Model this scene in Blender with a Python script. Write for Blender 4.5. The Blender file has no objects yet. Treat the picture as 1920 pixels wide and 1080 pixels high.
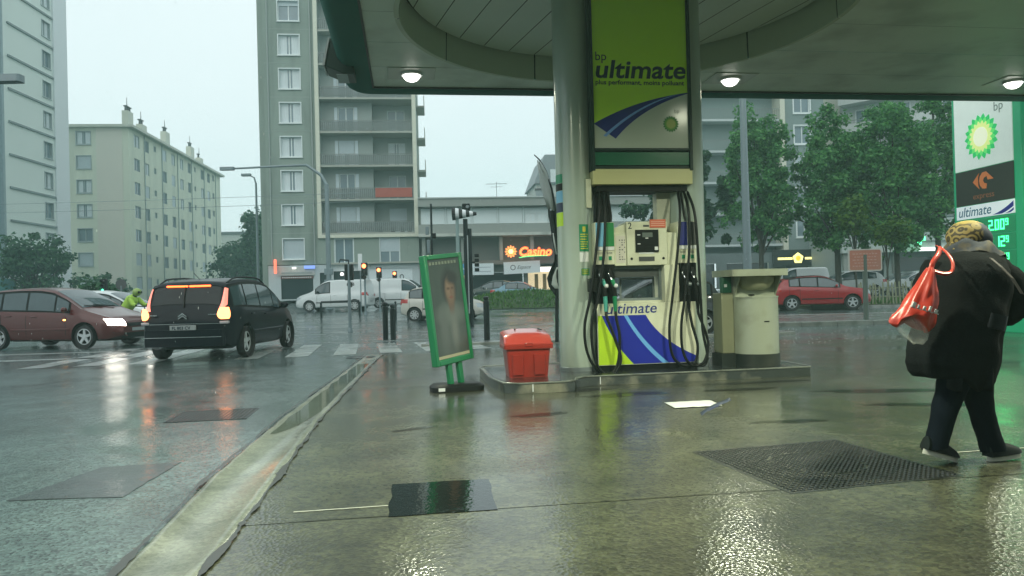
import bpy, bmesh, math, random
import numpy as np
from mathutils import Matrix, Vector, noise
R = math.radians
rnd = random.Random(7)
S = bpy.context.scene
COL = S.collection

# ------------------------------------------------------------------ camera
cam = bpy.data.cameras.new('camera')
cam.lens = 25.99; cam.sensor_width = 36; cam.clip_start = .05; cam.clip_end = 3000
camo = bpy.data.objects.new('camera', cam); COL.objects.link(camo)
camo.matrix_world = (Matrix.Translation((0, 0, 1.2)) @ Matrix.Rotation(math.pi / 2 + 9 / 1386, 4, 'X')
                     @ Matrix.Rotation(-.026, 4, 'Z'))
S.camera = camo

# ------------------------------------------------------------------ world, sun, exposure
w = bpy.data.worlds.new('World'); S.world = w; w.use_nodes = True
nt = w.node_tree; nt.nodes.clear()
out = nt.nodes.new('ShaderNodeOutputWorld'); bg = nt.nodes.new('ShaderNodeBackground')
sky = nt.nodes.new('ShaderNodeTexSky'); sky.sky_type = 'NISHITA'; sky.sun_disc = False
sky.sun_elevation = R(40); sky.sun_rotation = R(200); sky.dust_density = 4; sky.ozone_density = 1
mix = nt.nodes.new('ShaderNodeMix'); mix.data_type = 'RGBA'
mix.inputs['Factor'].default_value = .93
CLOUD = (6.7, 8.3, 8.35, 1)
mix.inputs['B'].default_value = CLOUD
tc = nt.nodes.new('ShaderNodeTexCoord'); cn = nt.nodes.new('ShaderNodeTexNoise')
cn.inputs['Scale'].default_value = 2.2; cn.inputs['Detail'].default_value = 4
cm = nt.nodes.new('ShaderNodeMix'); cm.data_type = 'RGBA'
cm.inputs['A'].default_value = (6.3, 7.2, 7.3, 1); cm.inputs['B'].default_value = (6.9, 7.6, 7.7, 1)
nt.links.new(tc.outputs['Generated'], cn.inputs['Vector'])
nt.links.new(cn.outputs['Fac'], cm.inputs['Factor'])
nt.links.new(cm.outputs['Result'], mix.inputs['B'])
nt.links.new(sky.outputs[0], mix.inputs['A'])
nt.links.new(mix.outputs['Result'], bg.inputs['Color'])
bg.inputs['Strength'].default_value = .1
nt.links.new(bg.outputs[0], out.inputs[0])

sun = bpy.data.lights.new('sun', 'SUN'); sun.energy = .5; sun.angle = R(60); sun.color = (1, .98, .94)
suno = bpy.data.objects.new('sun', sun); COL.objects.link(suno)
suno.rotation_euler = (R(50), 0, R(-20)); suno.location = (0, -20, 60)

S.view_settings.view_transform = 'Standard'; S.view_settings.look = 'None'
S.view_settings.exposure = 0.58; S.view_settings.gamma = 1; S.view_settings.use_curve_mapping = False
S.render.engine = 'CYCLES'
S.cycles.use_denoising = True
S.cycles.max_bounces = 6; S.cycles.diffuse_bounces = 3; S.cycles.glossy_bounces = 4
S.cycles.transmission_bounces = 4; S.cycles.transparent_max_bounces = 8; S.cycles.volume_bounces = 2
S.cycles.caustics_reflective = False; S.cycles.caustics_refractive = False
S.cycles.sample_clamp_indirect = 4

# ------------------------------------------------------------------ helpers
def gz(y):
    return .026 * max(0., min(y, 70.) - 30.)

A8 = R(8)
def fc(x, y):
    """forecourt frame (turned 8 degrees) to world"""
    return (x * math.cos(A8) - y * math.sin(A8), x * math.sin(A8) + y * math.cos(A8))

MATS = {}
def M(name, col, rough=.5, metal=0., var=.12, scale=3., bump=0., bscale=40., spec=.5, coat=0., crough=.05,
      emit=None, es=0., dirt=None, dirt_amt=.0, dscale=1.5, stretch=None, trans=0., alpha=1.):
    if name in MATS: return MATS[name]
    m = bpy.data.materials.new(name); m.use_nodes = True
    n = m.node_tree; b = n.nodes['Principled BSDF']; L = n.links.new
    b.inputs['Roughness'].default_value = rough; b.inputs['Metallic'].default_value = metal
    b.inputs['Specular IOR Level'].default_value = spec
    b.inputs['Coat Weight'].default_value = coat; b.inputs['Coat Roughness'].default_value = crough
    b.inputs['Transmission Weight'].default_value = trans
    b.inputs['Alpha'].default_value = alpha
    t = n.nodes.new('ShaderNodeTexCoord'); src = t.outputs['Object']
    if stretch:
        mp = n.nodes.new('ShaderNodeMapping'); mp.inputs['Scale'].default_value = stretch
        L(src, mp.inputs['Vector']); src = mp.outputs[0]
    nz = n.nodes.new('ShaderNodeTexNoise'); nz.inputs['Scale'].default_value = scale
    nz.inputs['Detail'].default_value = 6; nz.inputs['Roughness'].default_value = .62
    L(src, nz.inputs['Vector'])
    mx = n.nodes.new('ShaderNodeMix'); mx.data_type = 'RGBA'
    mx.inputs['A'].default_value = tuple(c * (1 - var) for c in col) + (1,)
    mx.inputs['B'].default_value = tuple(min(1, c * (1 + var)) for c in col) + (1,)
    L(nz.outputs['Fac'], mx.inputs['Factor'])
    res = mx.outputs['Result']
    if dirt:
        d = n.nodes.new('ShaderNodeTexNoise'); d.inputs['Scale'].default_value = dscale; d.inputs['Detail'].default_value = 8
        L(src, d.inputs['Vector'])
        rp = n.nodes.new('ShaderNodeMapRange'); rp.inputs['From Min'].default_value = .48; rp.inputs['From Max'].default_value = .72
        rp.inputs['To Max'].default_value = dirt_amt
        L(d.outputs['Fac'], rp.inputs['Value'])
        m2 = n.nodes.new('ShaderNodeMix'); m2.data_type = 'RGBA'; m2.inputs['B'].default_value = dirt + (1,)
        L(rp.outputs[0], m2.inputs['Factor']); L(res, m2.inputs['A']); res = m2.outputs['Result']
    L(res, b.inputs['Base Color'])
    if bump:
        bn = n.nodes.new('ShaderNodeTexNoise'); bn.inputs['Scale'].default_value = bscale; bn.inputs['Detail'].default_value = 3
        L(src, bn.inputs['Vector'])
        bp = n.nodes.new('ShaderNodeBump'); bp.inputs['Strength'].default_value = bump; bp.inputs['Distance'].default_value = .01
        L(bn.outputs['Fac'], bp.inputs['Height']); L(bp.outputs[0], b.inputs['Normal'])
    if emit:
        b.inputs['Emission Color'].default_value = emit + (1,); b.inputs['Emission Strength'].default_value = es
    MATS[name] = m
    return m

class MB:
    def __init__(s): s.v = []; s.f = []; s.m = []; s.T = None
    def add(s, vs, fs, m=0):
        o = len(s.v)
        if s.T is not None: vs = [tuple(s.T @ Vector(p)) for p in vs]
        s.v += [tuple(p) for p in vs]
        for f in fs: s.f.append([o + i for i in f]); s.m.append(m)
        return s
    def box(s, x0, x1, y0, y1, z0, z1, m=0):
        return s.add([(x0,y0,z0),(x1,y0,z0),(x1,y1,z0),(x0,y1,z0),(x0,y0,z1),(x1,y0,z1),(x1,y1,z1),(x0,y1,z1)],
              [(0,3,2,1),(4,5,6,7),(0,1,5,4),(1,2,6,5),(2,3,7,6),(3,0,4,7)], m)
    def quad(s, a, b, c, d, m=0): return s.add([a,b,c,d], [(0,1,2,3)], m)
    def tube(s, pts, r, n=8, m=0, cap=True):
        pts = [Vector(p) for p in pts]
        rs = r if isinstance(r, (list, tuple)) else [r] * len(pts)
        up = None; rings = []
        for i, p in enumerate(pts):
            d = (pts[min(i+1, len(pts)-1)] - pts[max(i-1, 0)]).normalized()
            if up is None:
                up = d.orthogonal().normalized()
            up = (up - d * up.dot(d))
            up = up.normalized() if up.length > 1e-6 else d.orthogonal().normalized()
            q = d.cross(up)
            rings.append([p + (up * math.cos(2*math.pi*k/n) + q * math.sin(2*math.pi*k/n)) * rs[i] for k in range(n)])
        return s.loft(rings, m, cap)
    def loft(s, rings, m=0, cap=True, closed=True):
        n = len(rings[0]); vs = [p for r in rings for p in r]; fs = []
        for i in range(len(rings)-1):
            for k in range(n if closed else n-1):
                a = i*n+k; b = i*n+(k+1) % n
                fs.append((a, b, b+n, a+n))
        if cap and closed:
            fs.append(tuple(range(n-1, -1, -1))); fs.append(tuple((len(rings)-1)*n + k for k in range(n)))
        return s.add(vs, fs, m)
    def cyl(s, p0, p1, r0, r1=None, n=16, m=0): return s.tube([p0, p1], [r0, r0 if r1 is None else r1], n, m)
    def prism(s, poly, y0, y1, m=0):
        """outline in x,z pushed from y0 to y1 (outline counter-clockwise seen from -y)"""
        n = len(poly)
        vs = [(x, y0, z) for x, z in poly] + [(x, y1, z) for x, z in poly]
        fs = [tuple(range(n)), tuple(range(2*n-1, n-1, -1))] + [(k, k+n, (k+1) % n + n, (k+1) % n) for k in range(n)]
        return s.add(vs, fs, m)
    def slab(s, poly, z0, z1, m=0):
        n = len(poly)
        vs = [(x, y, z0) for x, y in poly] + [(x, y, z1) for x, y in poly]
        fs = [tuple(range(n-1, -1, -1)), tuple(range(n, 2*n))] + [(k, (k+1) % n, (k+1) % n + n, k+n) for k in range(n)]
        return s.add(vs, fs, m)
    def sheet(s, poly, z, m=0): return s.add([(x, y, z) for x, y in poly], [tuple(range(len(poly)))], m)
    def ball(s, c, r, n=10, m=0, sc=(1,1,1)):
        rings = []
        for i in range(1, n):
            t = math.pi*i/n
            rings.append([(c[0]+r*sc[0]*math.sin(t)*math.cos(2*math.pi*k/(2*n)), c[1]+r*sc[1]*math.sin(t)*math.sin(2*math.pi*k/(2*n)),
                           c[2]-r*sc[2]*math.cos(t)) for k in range(2*n)])
        return s.loft(rings, m, True)
    def lathe(s, prof, n=24, m=0, axis='z', c=(0,0,0), cap=None):
        rings = []
        for r, h in prof:
            ring = []
            for k in range(n):
                a = 2*math.pi*k/n
                p = (r*math.cos(a), r*math.sin(a), h) if axis == 'z' else (r*math.cos(a), h, -r*math.sin(a))
                ring.append((p[0]+c[0], p[1]+c[1], p[2]+c[2]))
            rings.append(ring)
        return s.loft(rings, m, len(prof) == 2 if cap is None else cap)
    def mesh(s, name, mats, smooth=None):
        me = bpy.data.meshes.new(name); me.from_pydata(s.v, [], s.f)
        for m in (mats if isinstance(mats, (list, tuple)) else [mats]): me.materials.append(m)
        if any(s.m): me.polygons.foreach_set('material_index', s.m)
        if smooth:
            me.polygons.foreach_set('use_smooth', [True]*len(s.f)); me.set_sharp_from_angle(angle=R(smooth))
        me.update()
        return me
    def build(s, name, mats, parent=None, smooth=None, loc=None, rz=None, bevel=0, seg=2, label=None):
        o = bpy.data.objects.new(name, s.mesh(name, mats, smooth)); COL.objects.link(o)
        if parent: o.parent = parent
        if loc: o.location = loc
        if rz: o.rotation_euler[2] = rz
        if bevel:
            b = o.modifiers.new('bevel', 'BEVEL'); b.width = bevel; b.segments = seg; b.limit_method = 'ANGLE'; b.angle_limit = R(40)
            if not smooth:
                o.data.polygons.foreach_set('use_smooth', [True]*len(s.f)); o.data.set_sharp_from_angle(angle=R(35))
        if label: o['label'] = label
        return o

def tag(o, label=None, cat=None, group=None, kind=None):
    if label: o['label'] = label
    if cat: o['category'] = cat
    if group: o['group'] = group
    if kind: o['kind'] = kind
    return o
def thing(name, label, cat, loc=(0,0,0), rz=0, group=None):
    o = bpy.data.objects.new(name, None); COL.objects.link(o); o.location = loc; o.rotation_euler[2] = rz
    o.empty_display_size = .2
    return tag(o, label, cat, group)
def struct(o): o['kind'] = 'structure'; return o
def kids(o, table={}):
    return [c for c in bpy.data.objects if c.parent == o]
def copy_one(o, parent, loc=None, rz=None):
    c = o.copy(); COL.objects.link(c); c.parent = parent
    if loc is not None: c.location = loc
    if rz is not None: c.rotation_euler[2] = rz
    return c
def text(s, size, mat, parent, loc, name='lettering', ext=.002, shear=0., bold=0., align='LEFT', sx=1., rot=(math.pi/2, 0, 0)):
    c = bpy.data.curves.new(name, 'FONT'); c.body = s; c.size = size; c.extrude = ext; c.shear = shear; c.offset = bold
    c.align_x = align; c.resolution_u = 3; c.materials.append(mat)
    tmp = bpy.data.objects.new('tmp', c); COL.objects.link(tmp); bpy.context.view_layer.update()
    dg = bpy.context.evaluated_depsgraph_get(); me = bpy.data.meshes.new_from_object(tmp.evaluated_get(dg)); me.name = name
    bpy.data.objects.remove(tmp); bpy.data.curves.remove(c)
    for v in me.vertices: v.co.x *= sx
    if not me.materials: me.materials.append(mat)
    o = bpy.data.objects.new(name, me); COL.objects.link(o); o.parent = parent; o.location = loc; o.rotation_euler = rot
    return o
def wall_grid(mb, x0, x1, z0, z1, holes, y=0., m=0):
    xs = sorted({x0, x1} | {h[0] for h in holes} | {h[1] for h in holes}); zs = sorted({z0, z1} | {h[2] for h in holes} | {h[3] for h in holes})
    for i in range(len(xs)-1):
        for j in range(len(zs)-1):
            cx = (xs[i]+xs[i+1])/2; cz = (zs[j]+zs[j+1])/2
            if any(h[0] < cx < h[1] and h[2] < cz < h[3] for h in holes): continue
            mb.quad((xs[i], y, zs[j]), (xs[i+1], y, zs[j]), (xs[i+1], y, zs[j+1]), (xs[i], y, zs[j+1]), m)
def side_T(x, y, ang): return Matrix.Translation((x, y, 0)) @ Matrix.Rotation(ang, 4, 'Z')

# ------------------------------------------------------------------ materials
def wet_ground(name, col, col2, grain=95., gstr=.35, wet=.22, dry=.5, pud=.35, agg=.5, rip=.10, stain=.8):
    m = bpy.data.materials.new(name); m.use_nodes = True; n = m.node_tree; b = n.nodes['Principled BSDF']; L = n.links.new
    g = n.nodes.new('ShaderNodeNewGeometry'); P = g.outputs['Position']
    def nz(sc, det=5, ro=.6, dist=0.):
        k = n.nodes.new('ShaderNodeTexNoise'); k.inputs['Scale'].default_value = sc; k.inputs['Detail'].default_value = det
        k.inputs['Roughness'].default_value = ro; k.inputs['Distortion'].default_value = dist; L(P, k.inputs['Vector']); return k.outputs['Fac']
    def mr(v, a, c, d, e):
        k = n.nodes.new('ShaderNodeMapRange'); k.inputs['From Min'].default_value = a; k.inputs['From Max'].default_value = c
        k.inputs['To Min'].default_value = d; k.inputs['To Max'].default_value = e; L(v, k.inputs['Value']); return k.outputs[0]
    big = nz(.45, 6, .6, .4); mid = nz(2.3, 6, .65)
    vo = n.nodes.new('ShaderNodeTexVoronoi'); vo.inputs['Scale'].default_value = grain; L(P, vo.inputs['Vector'])
    mx = n.nodes.new('ShaderNodeMix'); mx.data_type = 'RGBA'; mx.inputs['A'].default_value = col + (1,); mx.inputs['B'].default_value = col2 + (1,)
    L(mr(mid, .3, .7, 0, 1), mx.inputs['Factor'])
    hs = n.nodes.new('ShaderNodeMix'); hs.data_type = 'RGBA'; hs.blend_type = 'MULTIPLY'; hs.inputs['Factor'].default_value = agg
    L(mx.outputs['Result'], hs.inputs['A'])
    cr = n.nodes.new('ShaderNodeSeparateColor'); L(vo.outputs['Color'], cr.inputs[0])
    v2 = mr(cr.outputs[0], 0, 1, .25, 1.6)
    cb = n.nodes.new('ShaderNodeCombineColor'); [L(v2, cb.inputs[i]) for i in range(3)]
    L(cb.outputs[0], hs.inputs['B'])
    st = n.nodes.new('ShaderNodeMix'); st.data_type = 'RGBA'; st.blend_type = 'MULTIPLY'
    st.inputs['B'].default_value = (.36, .38, .33, 1)
    L(mr(nz(.9, 8, .7, 1.2), .46, .66, 0, stain), st.inputs['Factor']); L(hs.outputs['Result'], st.inputs['A'])
    L(st.outputs['Result'], b.inputs['Base Color'])
    b.inputs['Roughness'].default_value = dry
    b.inputs['Specular IOR Level'].default_value = .3
    puddle = mr(big, .42, .62, 0, 1)
    b.inputs['Coat Weight'].default_value = 1.; b.inputs['Coat IOR'].default_value = 1.48
    L(mr(puddle, 0, 1, wet, wet*pud), b.inputs['Coat Roughness'])
    bp = n.nodes.new('ShaderNodeBump'); bp.inputs['Distance'].default_value = .006
    L(mr(puddle, 0, 1, gstr, gstr*.35), bp.inputs['Strength']); L(vo.outputs['Distance'], bp.inputs['Height'])
    L(bp.outputs[0], b.inputs['Normal'])
    b2 = n.nodes.new('ShaderNodeBump'); b2.inputs['Distance'].default_value = .006
    L(mr(puddle, 0, 1, gstr*.55, gstr*.12), b2.inputs['Strength']); L(vo.outputs['Distance'], b2.inputs['Height'])
    b3 = n.nodes.new('ShaderNodeBump'); b3.inputs['Distance'].default_value = .02; b3.inputs['Strength'].default_value = rip
    L(nz(7, 3), b3.inputs['Height']); L(b2.outputs[0], b3.inputs['Normal'])
    L(b3.outputs[0], b.inputs['Coat Normal'])
    MATS[name] = m
    return m
ASPH = wet_ground('wet_asphalt', (.048, .080, .079), (.092, .140, .136), 58, .62, .22, .55, .36, .9)
CONC = wet_ground('wet_exposed_concrete', (.028, .031, .015), (.076, .082, .043), 48, .52, .20, .5, .32, .8)
SMOOTHC = wet_ground('wet_smooth_concrete', (.13, .15, .115), (.25, .27, .22), 60, .2, .26, .55, .6, .3)
PAVE = wet_ground('wet_paving', (.10, .115, .11), (.15, .165, .155), 60, .3, .28, .55, .6, .4)
PAINT = wet_ground('worn_white_road_paint', (.24, .28, .275), (.48, .53, .52), 70, .15, .3, .55, .7, .4)
COVER = wet_ground('wet_patch_asphalt', (.016, .022, .024), (.03, .037, .038), 120, .3, .10, .5, .35, .5)
WATER = M('standing_water', (.006, .009, .009), .02, spec=.5, bump=.11, bscale=26)
BLACKIRON = M('wet_cast_iron', (.006, .009, .009), .4, .1, coat=.6, crough=.10, bump=.25, bscale=60)
GREEN = M('dark_green_cladding', (.003, .105, .085), .6, spec=.05, var=.12)
SIGNGREEN = M('sign_green', (.012, .24, .11), .32, var=.06)
POSTERGREEN = M('poster_frame_green', (.012, .19, .075), .35, coat=.4, var=.15)
SOFF = M('painted_soffit', (.66, .73, .65), .45, var=.09, scale=1.2, dirt=(.16, .17, .12), dirt_amt=.5, dscale=.9)
BAND = M('ring_band_paint', (.42, .48, .34), .4, var=.1, scale=1.5)
DOME = M('dome_plank_paint', (.62, .69, .65), .42, var=.08, scale=1.)
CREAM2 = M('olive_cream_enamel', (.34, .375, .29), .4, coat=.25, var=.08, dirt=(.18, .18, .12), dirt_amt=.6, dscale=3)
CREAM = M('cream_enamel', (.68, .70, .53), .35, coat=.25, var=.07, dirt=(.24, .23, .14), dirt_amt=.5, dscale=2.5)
COLM = M('column_grey_enamel', (.37, .45, .39), .28, coat=.5, crough=.12, var=.06, dirt=(.25, .27, .2), dirt_amt=.3, dscale=1.2)
BLACK = M('black_plastic', (.010, .012, .012), .45, var=.2, spec=.12)
RUBBER = M('black_rubber', (.010, .012, .012), .5, var=.2, spec=.25)
DARKFRAME = M('dark_green_black_frame', (.006, .026, .019), .4, spec=.2)
STEEL = M('galvanised_steel', (.22, .26, .265), .45, .4, var=.15)
CHROME = M('bright_metal', (.6, .62, .62), .18, 1., var=.05)
GLASSD = M('dark_car_glass', (.006, .010, .012), .06, spec=.27, var=.1)
GLASSC = M('blue_car_glass', (.05, .08, .09), .05, spec=.7, var=.2)
PANE = M('window_pane', (.17, .23, .26), .08, spec=.7, var=.25, scale=.7)
WHITEP = M('white_paint', (.72, .75, .75), .4, var=.05)
TEXTDK = M('print_navy', (.004, .018, .030), .5, spec=.15)
TEXTBLUE = M('print_blue', (.02, .035, .20), .45)
SWBLUE = M('print_deep_blue', (.012, .022, .32), .4)
SWLIGHT = M('print_sky_blue', (.14, .40, .78), .4)
LIME = M('print_lime', (.52, .84, .03), .25, spec=.3, var=.05)
LIME2 = M('print_bright_lime', (.46, .70, .03), .35)
SIGNWHITE = M('print_white', (.52, .58, .48), .12, spec=.35, var=.04)
# ------------------------------------------------------------------ ground
mb = MB()
ys = [-70, -40, -10, 0, 10, 20, 30, 40, 50, 60, 70, 120, 300]; xs = [-200, -120, -40, -15, 0, 15, 40, 120, 200]
for i in range(len(ys)-1):
    for j in range(len(xs)-1):
        mb.quad((xs[j], ys[i], gz(ys[i])), (xs[j+1], ys[i], gz(ys[i])), (xs[j+1], ys[i+1], gz(ys[i+1])), (xs[j], ys[i+1], gz(ys[i+1])))
road = struct(mb.build('road', ASPH))

def edge_L(y):   # gutter left edge, x at y
    return float(np.interp(y, [-6, 3.25, 5.09, 7.25, 14.3, 15.2], [-1.03, -1.755, -2.065, -2.31, -2.92, -3.0]))
def edge_R(y):
    return float(np.interp(y, [-6, 3.22, 4.51, 7.18, 13.4, 15.2], [-.67, -1.41, -1.56, -1.93, -2.56, -2.71]))
# forecourt slab: exposed-aggregate concrete in bays with real joints
bays = []
jy = [-6, -1.6, 4.07, 9.6, 15.3]     # joint lines (forecourt y), bays between
jx = [None, 7.9, 14.5, 22]
fore = struct(MB().sheet([fc(-1.4, -6.4), fc(22, -6.4), fc(22, 15.4), fc(-.6, 15.4)], .002).build('forecourt', M('joint_dark', (.035, .036, .03), .4, coat=1., crough=.2)))
def slab_poly(ix, iy):
    g = .006
    y0, y1 = jy[iy] + g, jy[iy+1] - g
    if jx[ix] is None:
        # left bay follows the gutter
        pts = []
        for k in range(9):
            yy = y0 + (y1-y0)*k/8
            # solve world x of gutter edge along the bay line
            X, Y = fc(-1, yy)
            for _ in range(4):
                ex = edge_R(Y) + .012 + .012*math.sin(Y*9.)*math.sin(Y*3.1)
                # point on forecourt line y=yy with world x = ex
                lx = (ex + yy*math.sin(A8))/math.cos(A8); X, Y = fc(lx, yy)
            pts.append((X, Y))
        x1 = jx[ix+1] - g
        return [fc(x1, y0), fc(x1, y1)] + pts[::-1]
    x0, x1 = jx[ix] + g, jx[ix+1] - g
    return [fc(x0, y0), fc(x1, y0), fc(x1, y1), fc(x0, y1)]
for iy in range(4):
    for ix in range(3):
        q = MB().sheet(slab_poly(ix, iy), 0).build('concrete_slab', CONC, fore); q.location.z = .008
# pale joint filler strips seen in the photograph
for (a, b2, yy) in ((-1.25, -.72, 4.12), (2.9, 4.6, 5.12)):
    q = MB()
    q.add([(a, yy, .011), (b2, yy + (b2-a)*.155, .011), (b2, yy + (b2-a)*.155 + .014, .011), (a, yy + .016, .011)], [(0, 1, 2, 3)])
    struct(tag(q.build('joint_filler', M('joint_filler', (.42, .43, .36), .4), fore)))

# drainage gutter of smooth concrete: shallow channel with raised ragged lips
N = 90; sect = [(-.03, .004), (.0, .012), (.07, .014), (.10, .006), (.5, .002), (.86, .006), (.9, .016), (1.0, .016), (1.06, .004)]
rings = []
for k in range(N+1):
    y = -6 + 21.2*k/N
    xl, xr = edge_L(y), edge_R(y); W_ = xr - xl
    j = (noise.noise((y*3.1, 0, 0))*.018, noise.noise((y*2.7, 5, 0))*.02)
    rings.append([(xl + W_*t + (j[0] if t < .3 else j[1] if t > .7 else 0), y, z) for t, z in sect])
struct(MB().loft(rings, 0, False, False).build('drain_gutter', SMOOTHC, None, 60))
# rainwater standing in the far half of the gutter
wl, wr = [], []
for k in range(60):
    y = 6.55 + 6.6*k/59; f = min(1, (y-6.5)/1.1); xl, xr = edge_L(y), edge_R(y); W_ = xr-xl; nn = noise.noise((y*2.2, 1, 7))
    wl.append((xl+W_*(.16+.10*nn), y, .0085)); wr.append((xl+W_*(.16+.10*nn+(.70-.05*nn)*(f**.6)), y, .0085))
m_ = MB()
for k in range(59): m_.quad(wl[k], wr[k], wr[k+1], wl[k+1])
struct(m_.build('gutter_water', M('gutter_water', (.07, .085, .05), .05, alpha=.72, var=.3)))
# dark oily stains soaked into the concrete
OIL = M('oil_stain', (.010, .012, .010), .12, alpha=.55, var=.6, scale=9)
for i, (cx, cy, lx, ly, an) in enumerate(((1.35, 8.45, .55, .13, .2), (2.6, 8.6, .5, .10, .1), (.25, 7.2, .30, .09, .3), (4.1, 8.2, .8, .13, -.12), (4.0, 7.2, .6, .09, -.2), (2.4, 6.5, .35, .08, .1), (-.9, 6.6, .22, .05, .6), (.75, 8.9, .5, .12, .1), (3.1, 9.2, .7, .08, .14))):
    pts = []
    for k in range(28):
        a = 2*math.pi*k/28; f = 1+.55*noise.noise((math.cos(a)*1.6, math.sin(a)*1.6, i*3.3))+.2*noise.noise((math.cos(a)*5, math.sin(a)*5, i))
        x, y = lx*f*math.cos(a), ly*f*math.sin(a); pts.append((cx+x*math.cos(an)-y*math.sin(an), cy+x*math.sin(an)+y*math.cos(an)))
    MB().sheet(pts, .0125).build('oil_stain', OIL, fore)
# broken asphalt seams on both sides of the gutter
def seam(fn, off, w0, seed):
    L_, R_ = [], []
    for k in range(420):
        y = -2 + 17*k/419; x = fn(y) + off + noise.noise((y*2.3, seed, 0))*.02
        ww = max(.004, w0*(.55 + 1.2*noise.noise((y*1.9, seed+9, 0)) + .9*noise.noise((y*7, seed, 3)) + .8*noise.noise((y*19, seed, 5))))
        L_.append((x-ww, y, .0185)); R_.append((x+ww, y, .0185))
    m_ = MB()
    for k in range(419): m_.quad(L_[k], R_[k], R_[k+1], L_[k+1])
    return m_
sm = M('tar_seam', (.022, .024, .020), .5, coat=.6, crough=.3)
a = seam(edge_L, -.03, .016, 3.3).build('tar_seam', sm); struct(a)
a = seam(edge_R, .03, .022, 8.1).build('tar_seam', sm); struct(a)

# asphalt patches and iron covers in the road and forecourt
def plate(name, mat, pts, z, label, cat, ragged=.0, seed=0):
    cx = sum(p[0] for p in pts)/len(pts); cy = sum(p[1] for p in pts)/len(pts)
    poly = []
    for i in range(len(pts)):
        a, b_ = Vector(pts[i]), Vector(pts[(i+1) % len(pts)])
        for k in range(10):
            p = a.lerp(b_, k/10); p = p + (p - Vector((cx, cy))).normalized()*ragged*noise.noise((p.x*6, p.y*6, seed))
            poly.append((p.x-cx, p.y-cy))
    o = MB().slab(poly, -.02, .003).build(name, mat); o.location = (cx, cy, z)
    return tag(o, label, cat)
plate('road_patch', COVER, [(-3.14, 4.56), (-2.44, 4.58), (-2.50, 5.52), (-3.03, 5.42)], .0005, 'dark smooth rectangular repair patch in the asphalt left of the gutter', 'road patch', .03, 2)
plate('puddle', WATER, [(-.79, 4.68), (-.18, 4.75), (-.115, 4.08), (-.70, 3.99)], .0085, 'black rectangular recess brimming with mirror-still rainwater in the concrete', 'puddle', .014, 4)

def stud_cover(name, label, cx, cy, sx, sy, rz, step, z, ring=True):
    t = thing(name, label, 'manhole cover', (cx, cy, z), rz)
    MB().box(-sx/2, sx/2, -sy/2, sy/2, -.02, .003).build('plate', BLACKIRON, t, bevel=.002)
    fr = MB(); e = .025
    for x0, x1, y0, y1 in ((-sx/2-e, sx/2+e, -sy/2-e, -sy/2), (-sx/2-e, sx/2+e, sy/2, sy/2+e), (-sx/2-e, -sx/2, -sy/2, sy/2), (sx/2, sx/2+e, -sy/2, sy/2)):
        fr.box(x0, x1, y0, y1, -.02, .005)
    fr.build('frame', BLACKIRON, t)
    st = MB(); nx, ny = int(sx/step), int(sy/step)
    for i in range(nx):
        for j in range(ny):
            x = -sx/2 + (i+.5)*sx/nx; y = -sy/2 + (j+.5)*sy/ny; r = math.hypot(x, y)
            if ring and (.285 < r < .30): continue
            h = step*.34; b_ = step*.22
            st.add([(x-h, y-h, .003), (x+h, y-h, .003), (x+h, y+h, .003), (x-h, y+h, .003), (x-b_, y-b_, .010), (x+b_, y-b_, .010), (x+b_, y+b_, .010), (x-b_, y+b_, .010)],
                   [(4,5,6,7), (0,1,5,4), (1,2,6,5), (2,3,7,6), (3,0,4,7)])
    tag(st.build('raised_stud', BLACKIRON, t), kind='stuff')
    if ring:
        MB().lathe([(.462, .003), (.462, .0075), (.472, .0075), (.472, .003)], 64).build('rim', BLACKIRON, t)
        MB().lathe([(.288, .003), (.288, .0075), (.297, .0075), (.297, .003)], 48).build('rim', BLACKIRON, t)
    return t
stud_cover('grid_cover', 'large square black studded iron tank cover in the concrete before the walker', 2.01, 4.96, 1.16, 1.14, R(14), .036, .0045)
stud_cover('manhole_cover', 'dark studded manhole cover in the asphalt behind the black MPV', -3.15, 7.74, .74, .66, R(9), .04, .0005, False)
MB_ = MB().lathe([(.0, .0), (.29, .0), (.29, .006), (.27, .006), (.27, .004), (0, .004)], 32)
t = thing('drain_cover', 'small dark oval-looking round drain cover at the far end of the gutter', 'drain cover', (-3.02, 14.62, .003))
MB_.build('plate', BLACKIRON, t)

# far edge of the forecourt: low kerb with pavement beyond on the right
def kerb_run(pts, h, wdt, mat=PAVE, step=1.0, parent=None, kmat=None):
    """row of separate kerb stones along a polyline"""
    for (a, b_) in zip(pts[:-1], pts[1:]):
        a, b_ = Vector(a), Vector(b_); n = max(1, int((b_-a).length/step)); d = (b_-a)/n
        for k in range(n):
            p = a + d*k; L_ = d.length - .012
            o = MB().box(0, L_, -wdt/2, wdt/2, -.05, h + rnd.uniform(-.006, .006)).build('kerb_stone', kmat or KERB, parent, bevel=.012)
            o.location = (p.x, p.y, gz(p.y)); o.rotation_euler[2] = math.atan2(d.y, d.x)
KERB = M('kerb_granite', (.26, .28, .26), .4, coat=.7, crough=.2, bump=.3, bscale=60, var=.25, dirt=(.08, .09, .08), dirt_amt=.7, dscale=3)
pv = struct(MB().slab([(7.6, 21.9), (30, 21.5), (30, 27.0), (7.6, 27.3)], -.05, .11).build('pavement', PAVE))
kerb_run([(7.4, 21.75), (22, 21.4)], .13, .2, parent=pv)
kerb_run([(7.55, 27.45), (24, 27.1)], .12, .18, parent=pv)
pv2 = struct(MB().slab([(-2.1, 17.35), (7.0, 18.5), (7.0, 19.2), (-2.1, 18.0)], -.05, .045).build('kerb_island', PAVE))
kerb_run([(-2.15, 17.25), (7.0, 18.4)], .06, .16, parent=pv2)

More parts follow.
